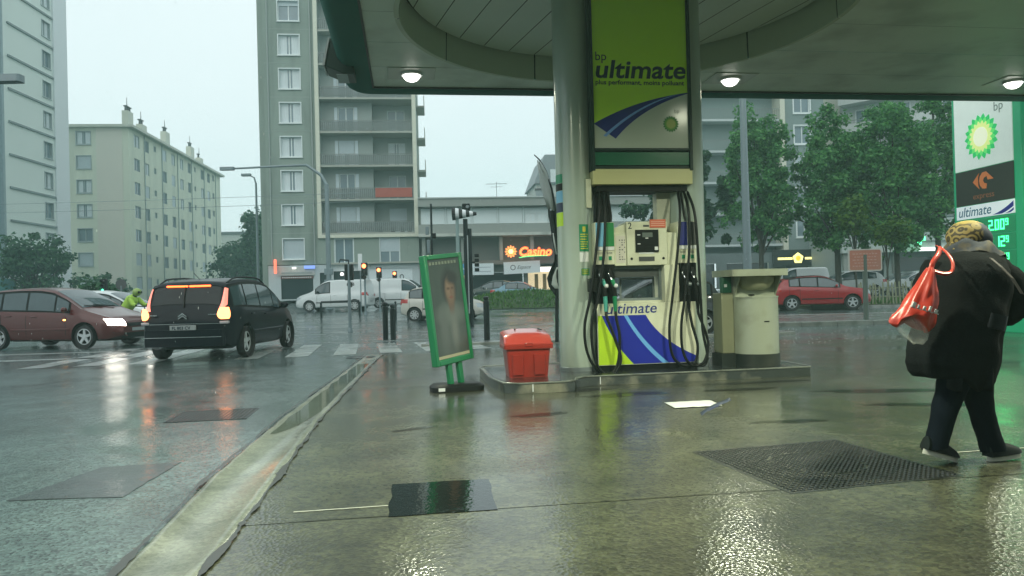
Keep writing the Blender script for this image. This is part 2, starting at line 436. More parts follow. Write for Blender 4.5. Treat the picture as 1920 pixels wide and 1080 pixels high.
# zebra crossing and lane lines: thin paint sheets on the road
def paint(name, pts, z=.004):
    o = MB().add([(x, y, gz(y) + z) for x, y in pts], [tuple(range(len(pts)))]).build(name, PAINT, road); return o
for k in range(-6, 4):
    xn = -3.75 + .94*k; xf = -4.42 + .94*k; yn = 15.35 + .25*(xn+3.75); yf = 18.9 - .06*(xf+4.4)
    if yn < 13.9: continue
    paint('crosswalk_stripe', [(xn, yn), (xn+.46, yn+.08), (xf+.46, yf), (xf, yf)])
paint('stop_line', [(-7.2, 19.25), (-1.9, 19.75), (-1.9, 19.9), (-7.2, 19.42)])
paint('lane_line', [(-14, 23.2), (0, 24.6), (0, 24.72), (-14, 23.32)])
paint('lane_line', [(-12, 26.0), (3, 27.6), (3, 27.72), (-12, 26.12)])
paint('lane_line', [(-16, 15.3), (-8.4, 16.2), (-8.4, 16.5), (-16, 15.75)])
paint('lane_line', [(-16, 17.6), (-8.2, 18.3), (-8.2, 18.55), (-16, 18.0)])

# grassy median
def mound(name, cx, cy, lx, ly, h, label, n=5200, blade=.16):
    me = MB(); G_ = 22
    def hh(u, v): return h*max(0, (1-u**2))**.8*max(0, (1-v*v))**.7*(.85+.3*noise.noise((u*3, v*3, 1)))*(.72-.42*u)*1.25
    rows = []
    for j in range(G_+1):
        v = -1+2*j/G_
        rows.append([(cx + lx*(-1+2*i/G_), cy + ly*v, gz(cy+ly*v) + .03 + hh(-1+2*i/G_, v)) for i in range(G_+1)])
    me.loft(rows, 0, False, False)
    o = struct(me.build(name, M('turf_soil', (.035, .07, .02), .8, var=.4), None, 60))
    g = MB()
    for _ in range(n):
        u, v = rnd.uniform(-1, 1), rnd.uniform(-1, 1)
        x, y, z = cx+lx*u, cy+ly*v, gz(cy+ly*v) + .02 + hh(u, v)
        a_ = rnd.uniform(0, 6.28); w_ = blade*.35; L_ = blade*rnd.uniform(.6, 1.6); dx, dy = math.cos(a_), math.sin(a_)
        g.add([(x-dx*w_, y-dy*w_, z), (x+dx*w_, y+dy*w_, z), (x+dy*L_*.5, y-dx*L_*.5, z+L_)], [(0, 1, 2)])
    g_ = g.build('grass', GRASS); tag(g_, label, 'grass', kind='stuff')
def leafmat(name, c0, c1, c2):
    m = bpy.data.materials.new(name); m.use_nodes = True; n = m.node_tree; b = n.nodes['Principled BSDF']
    g = n.nodes.new('ShaderNodeNewGeometry'); r = n.nodes.new('ShaderNodeValToRGB')
    r.color_ramp.elements[0].color = c0 + (1,); r.color_ramp.elements[1].color = c2 + (1,)
    e = r.color_ramp.elements.new(.55); e.color = c1 + (1,)
    n.links.new(g.outputs['Random Per Island'], r.inputs[0]); n.links.new(r.outputs[0], b.inputs['Base Color'])
    b.inputs['Roughness'].default_value = .55; b.inputs['Specular IOR Level'].default_value = .3
    tr_ = n.nodes.new('ShaderNodeBsdfTranslucent'); ms = n.nodes.new('ShaderNodeMixShader'); ms.inputs[0].default_value = .42
    n.links.new(r.outputs[0], tr_.inputs['Color']); n.links.new(b.outputs[0], ms.inputs[1]); n.links.new(tr_.outputs[0], ms.inputs[2]); n.links.new(ms.outputs[0], n.nodes['Material Output'].inputs[0])
    b.inputs['Subsurface Weight'].default_value = 0
    MATS[name] = m; return m
GRASS = leafmat('grass_blades', (.04, .12, .02), (.07, .18, .03), (.12, .25, .05))
mound('grass_mound', 2.8, 44.3, 6.2, 3.0, .95, 'long green grass on the raised median behind the red bin')
vg = struct(MB().slab([(13.6, 33.6), (30, 33.2), (30, 40.5), (13.6, 40.5)], -.05, .1 + gz(36)).build('verge', M('verge_soil', (.05, .065, .03), .8, var=.4)))
kerb_run([(15.6, 33.4), (30, 33.1)], .13, .18, parent=vg)
g = MB()
for _ in range(5000):
    x, y = rnd.uniform(13.7, 29), rnd.uniform(33.8, 40); z = .1 + gz(36); a_ = rnd.uniform(0, 6.28); L_ = rnd.uniform(.08, .3)
    dx, dy = math.cos(a_)*.05, math.sin(a_)*.05
    g.add([(x-dx, y-dy, z), (x+dx, y+dy, z), (x+dy*2, y-dx*2, z+L_)], [(0, 1, 2)])
tag(g.build('grass', GRASS), 'rough grass on the verge round the picket fence', 'grass', kind='stuff')

# ------------------------------------------------------------------ canopy
cn_ = thing('canopy', 'filling station canopy with dark green rounded fascia and round ceiling recess', 'canopy', (0, 0, 0), A8)
RC = (3.05, 9.95); RR = 3.12; ZS = 5.0
XL, XR, YB, YF = -.55, 17.0, -9.0, 13.6
strip = 1.21; y = YF
while y > YB:
    y0 = max(YB, y - strip + .008); y1 = y
    def piece(side):
        n = 14; A_, B_ = [], []
        for k in range(n+1):
            yy = y0 + (y1-y0)*k/n; d = RR**2 - (yy-RC[1])**2
            c = math.sqrt(d) if d > 0 else 0
            A_.append(((XL if side < 0 else RC[0]+c), yy)); B_.append(((RC[0]-c if side < 0 else XR), yy))
        m_ = MB()
        for k in range(n):
            m_.add([(A_[k][0], A_[k][1], ZS), (A_[k+1][0], A_[k+1][1], ZS), (B_[k+1][0], B_[k+1][1], ZS), (B_[k][0], B_[k][1], ZS)], [(0, 1, 2, 3)])
        m_.build('soffit_panel', SOFF, cn_)
    piece(-1); piece(1)
    y -= strip
# roof deck above everything
MB().box(XL-.5, XR, YB, YF+.4, 6.0, 6.1).build('roof_deck', M('roof_deck', (.12, .13, .12), .6), cn_)
MB().box(XL-.02, XR, YB, YF+.02, ZS+.012, ZS+.02).box(0,0.001,0,.001,ZS+.03,ZS+.031)
# ring band in segments, lip, dome planks
nseg = 10
for k in range(nseg):
    a0 = 2*math.pi*k/nseg + .004 + .55; a1 = 2*math.pi*(k+1)/nseg - .004 + .55; r_ = []
    for i in range(13):
        a = a0 + (a1-a0)*i/12
        r_.append([(RC[0]+math.cos(a)*rr, RC[1]+math.sin(a)*rr, z) for rr, z in ((RR+.03, ZS-.012), (RR-.035, ZS-.012), (RR-.035, ZS+.02), (RR-.05, ZS+.40), (RR-.05, ZS+.5))])
    MB().loft(r_, 0, False, False).build('ring_panel', BAND, cn_, 50)
MB().lathe([(RR-.025, ZS+.015), (RR-.025, ZS+.52)], 64, c=(RC[0], RC[1], 0), cap=False).build('ring_backing', BLACK, cn_)
k = -RR
while k < RR:
    x0, x1 = k, min(RR, k+.50)
    ang = R(12); n = 8; m_ = MB(); pts = []
    for i in range(n+1):
        xx = x0 + .008 + (x1-x0-.016)*i/n; c = math.sqrt(max(0, (RR-.11)**2 - xx*xx)); pts.append((xx, c))
    for i in range(n):
        q = [(pts[i][0], -pts[i][1]), (pts[i+1][0], -pts[i+1][1]), (pts[i+1][0], pts[i+1][1]), (pts[i][0], pts[i][1])]
        m_.add([(RC[0]+x*math.cos(ang)-yy*math.sin(ang), RC[1]+x*math.sin(ang)+yy*math.cos(ang), ZS+.40) for x, yy in q], [(0, 3, 2, 1)])
    m_.build('dome_plank', DOME, cn_)
    k += .50
MB().lathe([(RR-.06, ZS+.44), (.01, ZS+.44)], 48, c=(RC[0], RC[1], 0)).build('dome_void', BLACK, cn_)
# fascia: flat green underside, bullnose, upright face, following the rounded corner
prof = [(-.02, ZS+.05), (-.02, ZS-.02), (.02, ZS-.035), (.34, ZS-.04), (.43, ZS+.01), (.50, ZS+.10), (.54, ZS+.24), (.56, ZS+.45), (.56, ZS+1.15)]
path = [((XR, YF), (0, 1)), ((XL+.5, YF), (0, 1))]
for i in range(1, 9):
    a = R(90 + 90*i/8); path.append(((XL, YF), (math.cos(a), math.sin(a))))
path[1] = ((XL, YF), (0, 1))
path.append(((XL, YB), (-1, 0)))
for seg_pts in (path,):
    rings = [[(p[0]+n_[0]*d, p[1]+n_[1]*d, z) for d, z in prof] for p, n_ in seg_pts]
    MB().loft(rings, 0, False, False).build('fascia', GREEN, cn_, 40)
MB().box(XL+.0, XR, YF-.05, YF-.012, ZS-.03, ZS-.004).box(XL+.0, XL+.03, YB, YF-.05, ZS-.03, ZS-.004).build('shadow_gap_trim', BLACK, cn_)
MB().tube([(XL-.50, YF-.8, ZS+.42), (XL-.56, YF-4, ZS+.42), (XL-.57, YB, ZS+.42)], .02, 6).build('edge_strip', M('edge_light_strip', (.55, .62, .6), .3), cn_)
# box hung on the outside of the fascia
bx_ = thing('floodlight_box', 'dark wedge-shaped floodlight box on the outer left canopy edge', 'floodlight', (*fc(XL-.36, YF-1.05), ZS-.14), A8); bx_.scale = (.8, .9, .85)
MB().prism([(-.42, .12), (-.06, -.02), (.16, -.02), (.10, .66), (-.30, .66)], -.32, .32).build('housing', DARKFRAME, bx_, bevel=.02)
MB().box(-.2, .02, -.28, .28, -.032, -.022).build('lens', M('floodlight_lens', (.3, .36, .35), .2), bx_)
MB().prism([(-.47, .14), (-.43, .12), (-.31, .66), (-.35, .66)], -.34, .34).build('shield', M('grey_shield', (.3, .34, .32), .4), bx_)
# lamps
LENS = M('lamp_lens_lit', (1, 1, 1), .3, emit=(1, 1, .90), es=2.6)
PLATE = M('lamp_plate', (.46, .50, .44), .35, var=.05)
LL = ['left-hand lit canopy downlight nearest the rounded canopy corner', 'middle lit canopy downlight just right of the pump columns', 'right-hand lit canopy downlight above the price sign', 'lit canopy downlight of the near row above the gutter', 'lit canopy downlight of the near row before the pump', 'lit canopy downlight of the near row above the walker']
for (lx, ly), lb in zip(((.15, 12.72), (5.89, 12.72), (11.55, 12.62), (.15, 4.5), (5.7, 4.5), (11.55, 4.5)), LL):
    t = thing('canopy_lamp', lb, 'ceiling lamp', (*fc(lx, ly), ZS), A8, 'lit downlights in the canopy ceiling')
    MB().box(-.4, .4, -.33, .33, -.014, -.002).build('mounting_plate', PLATE, t, bevel=.004)
    MB().lathe([(.185, -.014), (.185, -.05), (.155, -.05), (.155, -.03)], 32).build('bezel', WHITEP, t, 40)
    MB().lathe([(.001, -.15), (.05, -.145), (.10, -.122), (.135, -.085), (.152, -.034)], 32).build('lens', LENS, t, 60)  # lens swollen into a hanging dome to stand in for the lamp's bloom
    ld = bpy.data.lights.new('lamp_light', 'SPOT'); ld.energy = 230 if ly > 10 else 900; ld.color = (.97, 1, .74); ld.shadow_soft_size = .16
    ld.spot_size = R(160); ld.spot_blend = .6
    lo = bpy.data.objects.new('lamp_light', ld); COL.objects.link(lo); lo.parent = t; lo.location = (0, 0, -.20)

# ------------------------------------------------------------------ pump island
isl = thing('pump_island', 'low concrete pump island with chipped metal-edged kerb', 'pump island', (0, 0, .008), A8)
poly = [(1.0, 9.35), (1.10, 8.72), (1.28, 8.60), (1.80, 8.60), (1.96, 8.70), (2.02, 8.92), (2.2, 9.03), (5.2, 9.06), (5.22, 9.12), (5.22, 10.75), (5.1, 10.85), (1.1, 10.85), (1.0, 10.7)]
KER2 = M('island_kerb', (.030, .040, .035), .45, coat=.7, crough=.22, var=.35, scale=6, bump=.3, bscale=30, dirt=(.34, .33, .24), dirt_amt=.8, dscale=2.6)
MB().slab(poly, -.01, .118).build('kerb_block', KER2, isl, bevel=.012)
cx_, cy_ = 3.1, 9.8
pin = [(x + (cx_-x)*.0 + (.05 if x < cx_ else -.05), y + (.05 if y < cy_ else -.05)) for x, y in poly]
MB().slab(pin, .112, .1215).build('island_top', COVER, isl)
edge = MB(); pl = [(x, y, .121) for x, y in poly] + [(poly[0][0], poly[0][1], .121)]
# rounded, chipped steel nosing
edge.tube(pl, .012, 8)
edge.build('nosing', M('worn_nosing', (.16, .18, .155), .35, coat=.5, var=.5, scale=9, dirt=(.05, .055, .045), dirt_amt=.9, dscale=5), isl, 40)
for kx, kw in ((2.35, .01), (1.42, .012)):
    MB().box(kx, kx+kw, 9.02 if kx > 2 else 8.59, 9.03 if kx > 2 else 8.598, .02, .11).build('joint', WHITEP, isl)
# columns carry the canopy
for cx, lb in ((2.28, 'left grey cylindrical canopy column beside the pump, with stickers'), (3.86, 'right grey cylindrical canopy column beside the pump')):
    c_ = thing('canopy_column', lb, 'column', (*fc(cx, 9.86), .128), A8, 'columns flanking the pump')
    MB().lathe([(.25, 0), (.25, ZS+.40-.128)], 48).build('shaft', COLM, c_, 40)
    MB().lathe([(.256, 0), (.256, .05), (.25, .055)], 48).build('base_ring', STEEL, c_, 40)
    if cx < 3: colL = c_
# stickers on the left column (curved)
def sticker(name, a0, a1, z0, z1, mat, parent, r=.2515, rows=()):
    m_ = MB(); n = 10
    m_.loft([[(r*math.cos(a0+(a1-a0)*i/n), r*math.sin(a0+(a1-a0)*i/n), z) for i in range(n+1)] for z in (z0, z1)], 0, False, False)
    o = m_.build(name, mat, parent, 60)
    return o
YEL = M('print_yellow', (.55, .52, .05), .5); LB = M('print_light_blue', (.16, .42, .62), .4); NAVY = M('print_dark_navy', (.012, .02, .06), .4)
for z0, z1, mt in ((2.66, 2.78, SIGNGREEN), (2.56, 2.655, BLACK), (2.40, 2.555, LB), (2.27, 2.395, NAVY), (2.08, 2.265, LIME2)):
    sticker('sticker_band', R(168), R(218), z0-.13, z1-.13, mt, colL)
a0, a1 = R(-92), R(-60)
sticker('notice', a0, a1, 1.60, 1.96, SIGNGREEN, colL)
for k, zz in enumerate((1.82, 1.79, 1.755, 1.72, 1.69, 1.66, 1.63)):
    sticker('notice_line', a0+.06, a1-.06-.04*(k % 3), zz, zz+.013, YEL, colL, .2525)
sticker('notice_emblem', R(-81), R(-71), 1.86, 1.93, YEL, colL, .2525)
sticker('notice', a0, a1, 1.46, 1.585, WHITEP, colL)
sticker('notice', R(-88), R(-60), 1.28, 1.37, SIGNGREEN, colL)
for zz in (1.345, 1.32, 1.295): sticker('notice_line', R(-86), R(-64), zz, zz+.01, YEL, colL, .2525)
MB().box(.10, .17, -.262, -.225, 2.18, 2.56).build('label_strip', CREAM, colL)
# ------------------------------------------------------------------ logos
def helios(parent, cx, cz, Rr, y0, mats, ring=(1., .80, .60, .40), n=18, step=.003):
    for k, (rr, mt) in enumerate(zip(ring, mats)):
        pts = []
        if k < 3:
            for i in range(n):
                a = 2*math.pi*(i + (.5 if k % 2 else 0))/n
                for da, f in ((-.5, .78), (-.28, .90), (0, 1.0), (.28, .90)):
                    aa = a + da*2*math.pi/n; pts.append((cx+Rr*rr*f*math.cos(aa), cz+Rr*rr*f*math.sin(aa)))
        else:
            pts = [(cx+Rr*rr*math.cos(2*math.pi*i/32), cz+Rr*rr*math.sin(2*math.pi*i/32)) for i in range(32)]
        MB().prism(pts, y0-step*(k+1), y0-step*k-.0005).build('sunflower_emblem', mt, parent)
def curve_poly(pts_a, pts_b): return pts_a + pts_b[::-1]
def bez(p0, p1, p2, n=16):
    return [((1-t)**2*p0[0]+2*t*(1-t)*p1[0]+t*t*p2[0], (1-t)**2*p0[1]+2*t*(1-t)*p1[1]+t*t*p2[1]) for t in [i/n for i in range(n+1)]]
def strip_poly(A_, B_, y0, y1, name, mat, parent):
    m_ = MB(); n = len(A_)
    for i in range(n-1):
        q = [(A_[i][0], y0, A_[i][1]), (A_[i+1][0], y0, A_[i+1][1]), (B_[i+1][0], y0, B_[i+1][1]), (B_[i][0], y0, B_[i][1])]
        m_.add(q, [(0, 1, 2, 3)])
    return m_.build(name, mat, parent)
HG = M('emblem_green', (.03, .22, .03), .4); HG2 = M('emblem_light_green', (.12, .40, .03), .4); HY = M('emblem_yellow', (.42, .52, .10), .4)

# ------------------------------------------------------------------ tall sign panel over the pump
PX, PY = fc(3.15, 9.56)
sp = thing('pump_sign', 'tall lime green and white fuel advertising panel above the pump', 'sign', (PX, PY, .128), A8)
Z0, Z1 = 2.96, 5.22; HW = .655
MB().box(-HW, HW, .0, .42, Z0, Z1).build('box_body', DARKFRAME, sp)
fr = MB()
for x0, x1, z0, z1 in ((-HW-.045, -HW, Z0-.30, Z1), (HW, HW+.045, Z0-.30, Z1), (-HW, HW, Z0-.035, Z0)):
    fr.box(x0, x1, -.045, .40, z0, z1)
fr.build('frame', DARKFRAME, sp, bevel=.006)
MB().box(-HW, HW, -.012, -.004, Z0, Z1).build('face', SIGNWHITE, sp)
# lime field above the swoosh: upper swoosh edge is a curve
up = bez((-HW, Z0+.33), (-.06, Z0+.66), (HW, Z0+.755)); n_ = len(up)
strip_poly([(x, Z1) for x, _ in up], [(x, z) for x, z in up], -.0135, 0, 'lime_field', LIME, sp)
lo_ = bez((-HW+.0, Z0+.155), (-.02+.2, Z0+.86), (HW, Z0+.975))
lo2 = bez((-.36, Z0+.13), (.0, Z0+.55), (HW, Z0+.742))
strip_poly([(x, z) for x, z in up], lo2, -.0145, 0, 'swoosh', M('print_swoosh_navy', (.008, .016, .20), .35, spec=.2), sp)
c1 = bez((-.53, Z0+.17), (-.04, Z0+.61), (HW-.12, Z0+.735)); c2 = bez((-.49, Z0+.155), (-.01, Z0+.59), (HW-.12, Z0+.733))
strip_poly(c1, c2, -.0155, 0, 'swoosh_line', M('print_pale_blue', (.20, .38, .75), .35, spec=.2), sp)
f1 = bez((-HW, Z0+.36), (-HW, Z0+.2), (-HW, Z0+.14)); 
helios(sp, .41, Z0+.33, .115, -.013, (HG, HG2, HY, HY))
text('bp', .075, M('print_grey_green', (.16, .22, .15), .5), sp, (.46, -.014, Z0+.48), ext=.0008)
text('bp', .165, TEXTDK, sp, (-.62, -.0145, Z0+1.175), ext=.001)
text('ultimate', .335, TEXTDK, sp, (-.635, -.0145, Z0+.945), ext=.001, shear=.14, bold=.007, sx=1.15)
text('plus performant, moins polluant', .085, TEXTDK, sp, (-.62, -.0145, Z0+.855), ext=.001, bold=.0016, sx=1.12)
MB().box(-HW, HW, -.02, .40, Z0-.225, Z0-.05).build('green_band', M('sign_green_gloss', (.01, .13, .065), .2, coat=.6, crough=.06), sp, bevel=.004)
MB().box(-HW-.04, HW+.04, -.01, .40, Z0-.285, Z0-.235).build('lower_rail', DARKFRAME, sp)

# ------------------------------------------------------------------ fuel pump
pu = thing('fuel_pump', 'cream fuel pump number 2 with blue and lime road graphic and black hoses', 'fuel pump', (PX, PY, .1215), A8)
MB().box(-.69, .69, -.01, .45, 0, .075).build('plinth', BLACK, pu)
MB().box(-.68, .68, -.03, .0, .08, .90).build('lower_panel', CREAM, pu, bevel=.006)
MB().box(-.58, .58, .0, .45, .075, .895).build('cabinet', BLACK, pu)
# print on lower panel
zt = .74; zb = .09
L1 = bez((-.62, zt), (-.46, .35), (-.20, zb)); L0 = [(-.675, z) for _, z in L1]
strip_poly(L0, L1, -.0315, 0, 'lime_print', LIME2, pu)
R1 = bez((-.02, zt), (.16, .40), (.675, .17))
Rr = R1 + [(.675, zb)]; Ll = bez((-.62, zt), (-.46, .35), (-.20, zb), 16) + [(-.20, zb)]
strip_poly(Ll, Rr, -.0320, 0, 'road_print', SWBLUE, pu)
s1 = bez((-.32, zt), (-.12, .36), (.20, zb)); s2 = bez((-.27, zt), (-.07, .38), (.285, zb))
strip_poly(s1, s2, -.0325, 0, 'stripe_print', SWLIGHT, pu)
text('ultimate', .20, TEXTBLUE, pu, (-.575, -.0318, .765), ext=.0008, shear=.18, bold=.0015, sx=1.08)
text('bp', .07, TEXTBLUE, pu, (-.575, -.0318, .865), ext=.0008)
# window bay
MB().box(-.42, .26, .05, .40, .90, .93).build('bay_sill', CREAM, pu)
bay = MB(); 
for x0, x1, z0, z1 in ((-.42, -.395, .93, 1.40), (.225, .26, .93, 1.40), (-.395, .225, .93, .965), (-.395, .225, 1.365, 1.40)):
    bay.box(x0, x1, .10, .15, z0, z1)
bay.build('bay_frame', STEEL, pu)
MB().box(-.25, .20, .30, .305, .95, 1.22).build('inner_window', M('clear_pane', (.05, .07, .07), .05, alpha=.35), pu)
fr = MB()
for x0, x1, z0, z1 in ((-.275, -.25, .94, 1.24), (.20, .225, .94, 1.24), (-.25, .20, .93, .95), (-.25, .20, 1.22, 1.24)): fr.box(x0, x1, .29, .31, z0, z1)
fr.build('inner_window_frame', STEEL, pu)
pk = MB(); pk.box(.26, .46, -.03, .42, .90, 1.40); pk.build('service_panel', CREAM, pu, bevel=.006)
MB().box(-.395, .225, .10, .38, 1.25, 1.36).build('meter_unit', M('dark_grey_machine', (.05, .06, .06), .5, var=.5, scale=14), pu)
# holster blocks
def nozzle_set(x0, x1, xs_, cols, caps):
    MB().box(x0, x1, -.02, .25, .90, 1.42).build('holster', BLACK, pu, bevel=.006)
    MB().box(x0-.005, x1+.005, -.028, .25, 1.42, 1.98).build('grade_panel', CREAM, pu, bevel=.005)
    for xx, cl, cp in zip(xs_, cols, caps):
        b = MB().box(xx-.058, xx+.058, -.038, -.029, 1.66, 1.975).build('grade_label', cl, pu)
        MB().box(xx-.058, xx+.058, -.04, -.030, 1.61, 1.655).build('grade_strip', WHITEP, pu)
        MB().box(xx-.02, xx+.02, -.036, -.028, 1.48, 1.53).build('push_button', SIGNGREEN, pu)
        for zz in (1.58, 1.565): MB().box(xx-.045, xx+.03, -.0305, -.0285, zz-.005, zz).build('label_line', TEXTDK, pu)
        # nozzle: spout block, body, lever guard, hose grip
        nz_ = MB(); nz_.tube([(xx-.02, -.05, 1.36), (xx-.005, -.07, 1.22), (xx+.02, -.085, 1.10), (xx+.03, -.09, 1.0)], [.022, .033, .038, .034], 10)
        o = nz_.build('nozzle', BLACK, pu, 50)
        MB().tube([(xx-.03, -.06, 1.30), (xx-.002, -.086, 1.215)], [.016, .022], 8).build('nozzle_spout', CHROME, o, 50)
        MB().tube([(xx+.0, -.09, 1.22), (xx+.03, -.10, 1.13)], [.03, .026], 8).build('nozzle_sleeve', cp, o, 50)
        MB().ball((xx+.045, -.115, 1.135), .03, 8).build('nozzle_cap', WHITEP if cp != BLACK else STEEL, o, 60)
        MB().tube([(xx+.03, -.09, 1.0), (xx+.035, -.085, .93), (xx+.04, -.075, .80)], [.03, .03, .022], 8).build('hose_grip', cp, o, 50)
NAVYL = M('label_navy', (.012, .02, .20), .4); GREYL = M('label_dark_grey', (.06, .065, .065), .4); GRL = M('label_green', (.01, .22, .06), .4)
TEALG = M('nozzle_teal', (.08, .40, .33), .4); GRNG = M('nozzle_green', (.012, .23, .09), .4)
nozzle_set(-.68, -.425, (-.615, -.485), (LB, GRL), (TEALG, GRNG))
nozzle_set(.46, .71, (.53, .655), (NAVYL, GREYL), (BLACK, BLACK))
# electronics head
MB().box(-.42, -.255, -.01, .36, 1.40, 1.84).build('card_unit', CREAM, pu, bevel=.006)
MB().prism([(-.42, 1.84), (-.255, 1.84), (-.255, 1.96), (-.42, 1.90)], .02, .36).build('card_unit_top', CREAM, pu)
MB().box(-.40, -.27, -.014, -.009, 1.44, 1.80).build('instruction_plate', M('pale_plate', (.60, .58, .50), .4), pu)
dl = MB()
for k in range(9):
    for j in range(3):
        if rnd.random() < .75: dl.box(-.355+j*.035, -.355+j*.035+rnd.uniform(.008, .02), -.0165, -.0142, 1.48+k*.032, 1.48+k*.032+.012)
tag(dl.build('print_marks', TEXTDK, pu), kind='stuff')
MB().box(-.25, .31, -.03, .38, 1.40, 1.985).build('display_head', CREAM, pu, bevel=.008)
MB().box(.31, .455, .0, .36, 1.40, 1.84).build('side_cover', CREAM, pu, bevel=.006)
MB().box(-.135, .185, -.048, -.031, 1.575, 1.875).build('display_panel', BLACK, pu, bevel=.004)
MB().box(-.04, .10, -.0505, -.0485, 1.775, 1.835).build('screen', M('lcd_grey', (.12, .15, .14), .3), pu)
MB().box(.125, .17, -.056, -.0485, 1.60, 1.645).build('button', WHITEP, pu)
for x0, zz in ((-.11, 1.80), (-.11, 1.68), (.0, 1.755)): MB().box(x0, x0+.04, -.0505, -.0485, zz, zz+.012).build('display_mark', WHITEP, pu)
MB().box(-.09, .125, -.036, -.031, 1.555, 1.572).build('display_label', WHITEP, pu)
MB().box(-.09, .125, -.036, -.031, 1.455, 1.515).build('metrology_plate', GREYL, pu)
for xx in (-.19, .25): MB().lathe([(.018, -.034), (.018, -.03)], 14, axis='y', c=(xx, 0, 1.49)).build('lock', BLACK, pu)
text('2', .12, TEXTDK, pu, (-.235, -.0315, 1.89), ext=.001)
MB().box(.07, .29, -.04, -.032, 1.90, 2.01).build('warning_sticker', M('sticker_orange', (.62, .14, .07), .4), pu)
for zz in (1.925, 1.95, 1.975): MB().box(.085, .275, -.0412, -.0402, zz, zz+.008).build('sticker_line', M('sticker_pale', (.75, .42, .34), .5), pu)
MB().box(-.02, .06, -.034, -.031, 1.915, 1.94).build('maker_plate', GREYL, pu)
# rear posts and top hose box
MB().box(.27, .46, .24, .40, 1.84, 2.48).build('rear_post', M('weathered_post', (.40, .42, .33), .4, var=.3, scale=4, dirt=(.08, .1, .07), dirt_amt=.7, dscale=4), pu)
MB().box(-.60, -.40, .22, .42, 1.98, 2.48).build('rear_post', BLACK, pu)
MB().box(.50, .66, .22, .42, 1.98, 2.48).build('rear_post', BLACK, pu)
MB().box(-.62, .64, .05, .42, 2.40, 2.48).build('hose_tray', BLACK, pu)
MB().box(-.69, .69, -.035, .44, 2.485, 2.69).build('top_panel', M('top_panel_yellow', (.56, .55, .26), .35, coat=.3, var=.04), pu, bevel=.006)
HOSE = M('hose_rubber', (.006, .008, .008), .42, spec=.22)
def hose(pts, r=.019):
    # Catmull-Rom through the points
    P_ = [Vector(p) for p in pts]; P_ = [P_[0]*2-P_[1]] + P_ + [P_[-1]*2-P_[-2]]; out_ = []
    for i in range(1, len(P_)-2):
        for k in range(8):
            t = k/8; a, b, c, d = P_[i-1], P_[i], P_[i+1], P_[i+2]
            out_.append(.5*((2*b)+(c-a)*t+(2*a-5*b+4*c-d)*t*t+(3*b-a-3*c+d)*t**3))
    out_.append(P_[-2]); MB().tube(out_, r, 8).build('hose', HOSE, pu, 60)
hose([(-.58, .1, 2.44), (-.62, -.08, 2.2), (-.70, -.13, 1.6), (-.80, -.15, 1.0), (-.885, -.15, .62), (-.86, -.15, .28), (-.72, -.15, .02), (-.57, -.15, -.03), (-.45, -.14, .12), (-.41, -.12, .45), (-.44, -.09, .70), (-.445, -.075, .80)])
hose([(-.53, .1, 2.44), (-.55, -.08, 2.2), (-.60, -.16, 1.6), (-.70, -.18, 1.0), (-.80, -.18, .62), (-.78, -.18, .25), (-.68, -.18, .02), (-.52, -.19, -.01), (-.42, -.18, .18), (-.50, -.14, .50), (-.57, -.1, .72), (-.575, -.075, .80)])
hose([(-.47, .1, 2.44), (-.46, -.02, 2.1), (-.47, -.05, 1.99)], .017)
hose([(.52, .1, 2.44), (.48, -.08, 2.1), (.42, -.12, 1.6), (.33, -.13, 1.0), (.27, -.13, .55), (.30, -.13, .20), (.44, -.13, .06), (.60, -.13, .08), (.66, -.12, .30), (.60, -.09, .60), (.57, -.075, .80)])
hose([(.60, .1, 2.44), (.60, -.08, 2.1), (.58, -.12, 1.6), (.50, -.14, 1.0), (.43, -.15, .6), (.44, -.15, .25), (.55, -.15, .06), (.72, -.15, .08), (.80, -.14, .3), (.77, -.12, .5), (.70, -.09, .72), (.695, -.075, .80)])
hose([(.645, .1, 2.44), (.68, -.08, 2.1), (.70, -.12, 1.6), (.71, -.14, 1.0), (.73, -.14, .5), (.78, -.14, .2), (.74, -.14, .05), (.60, -.15, .06)])
hose([(.56, .1, 2.44), (.555, -.02, 2.1), (.56, -.05, 1.99)], .017)
MB().box(-.80, -.69, -.14, .0, 1.06, 1.24).build('hose_clip', BLACK, pu, bevel=.01)

# ------------------------------------------------------------------ red grit bin on the island end
RED = M('bin_red', (.33, .028, .018), .38, coat=.5, crough=.18, var=.12, scale=4, dirt=(.16, .03, .02), dirt_amt=.5, dscale=3)
RED2 = M('bin_red_sky_pale', (.50, .060, .045), .3, coat=.9, crough=.12, var=.1)  # lid red made paler than the tub to carry the reflected sky
rb = thing('grit_bin', 'red plastic grit bin with sloping lid on the island end', 'grit bin', (*fc(1.485, 9.42), .1215), A8); rb.scale = (.93, .93, .98)
def rect_ring(hx, hy, z, r, cx=0, cy=0, n=4):
    p = []
    for sx, sy, a in ((1, 1, 0), (-1, 1, 90), (-1, -1, 180), (1, -1, 270)):
        for k in range(n+1):
            t = R(a+90*k/n); p.append((cx+sx*(hx-r)+r*math.cos(t), cy+sy*(hy-r)+r*math.sin(t), z))
    return p
b_ = MB().loft([rect_ring(.265, .20, 0, .03), rect_ring(.285, .215, .2, .035), rect_ring(.305, .235, .385, .035), rect_ring(.305, .235, .40, .03)])
b_.build('tub', RED, rb, 40)
MB().loft([rect_ring(.335, .262, .375, .03), rect_ring(.338, .265, .39, .03), rect_ring(.338, .265, .425, .03), rect_ring(.33, .258, .43, .03)]).build('rim', RED, rb, 40)
for xx in (-.15, .15): MB().loft([rect_ring(.075, .02, .04, .018, xx, -.205), rect_ring(.08, .02, .30, .018, xx, -.232)]).build('rib', RED, rb, 40)
lid = MB(); rows = []
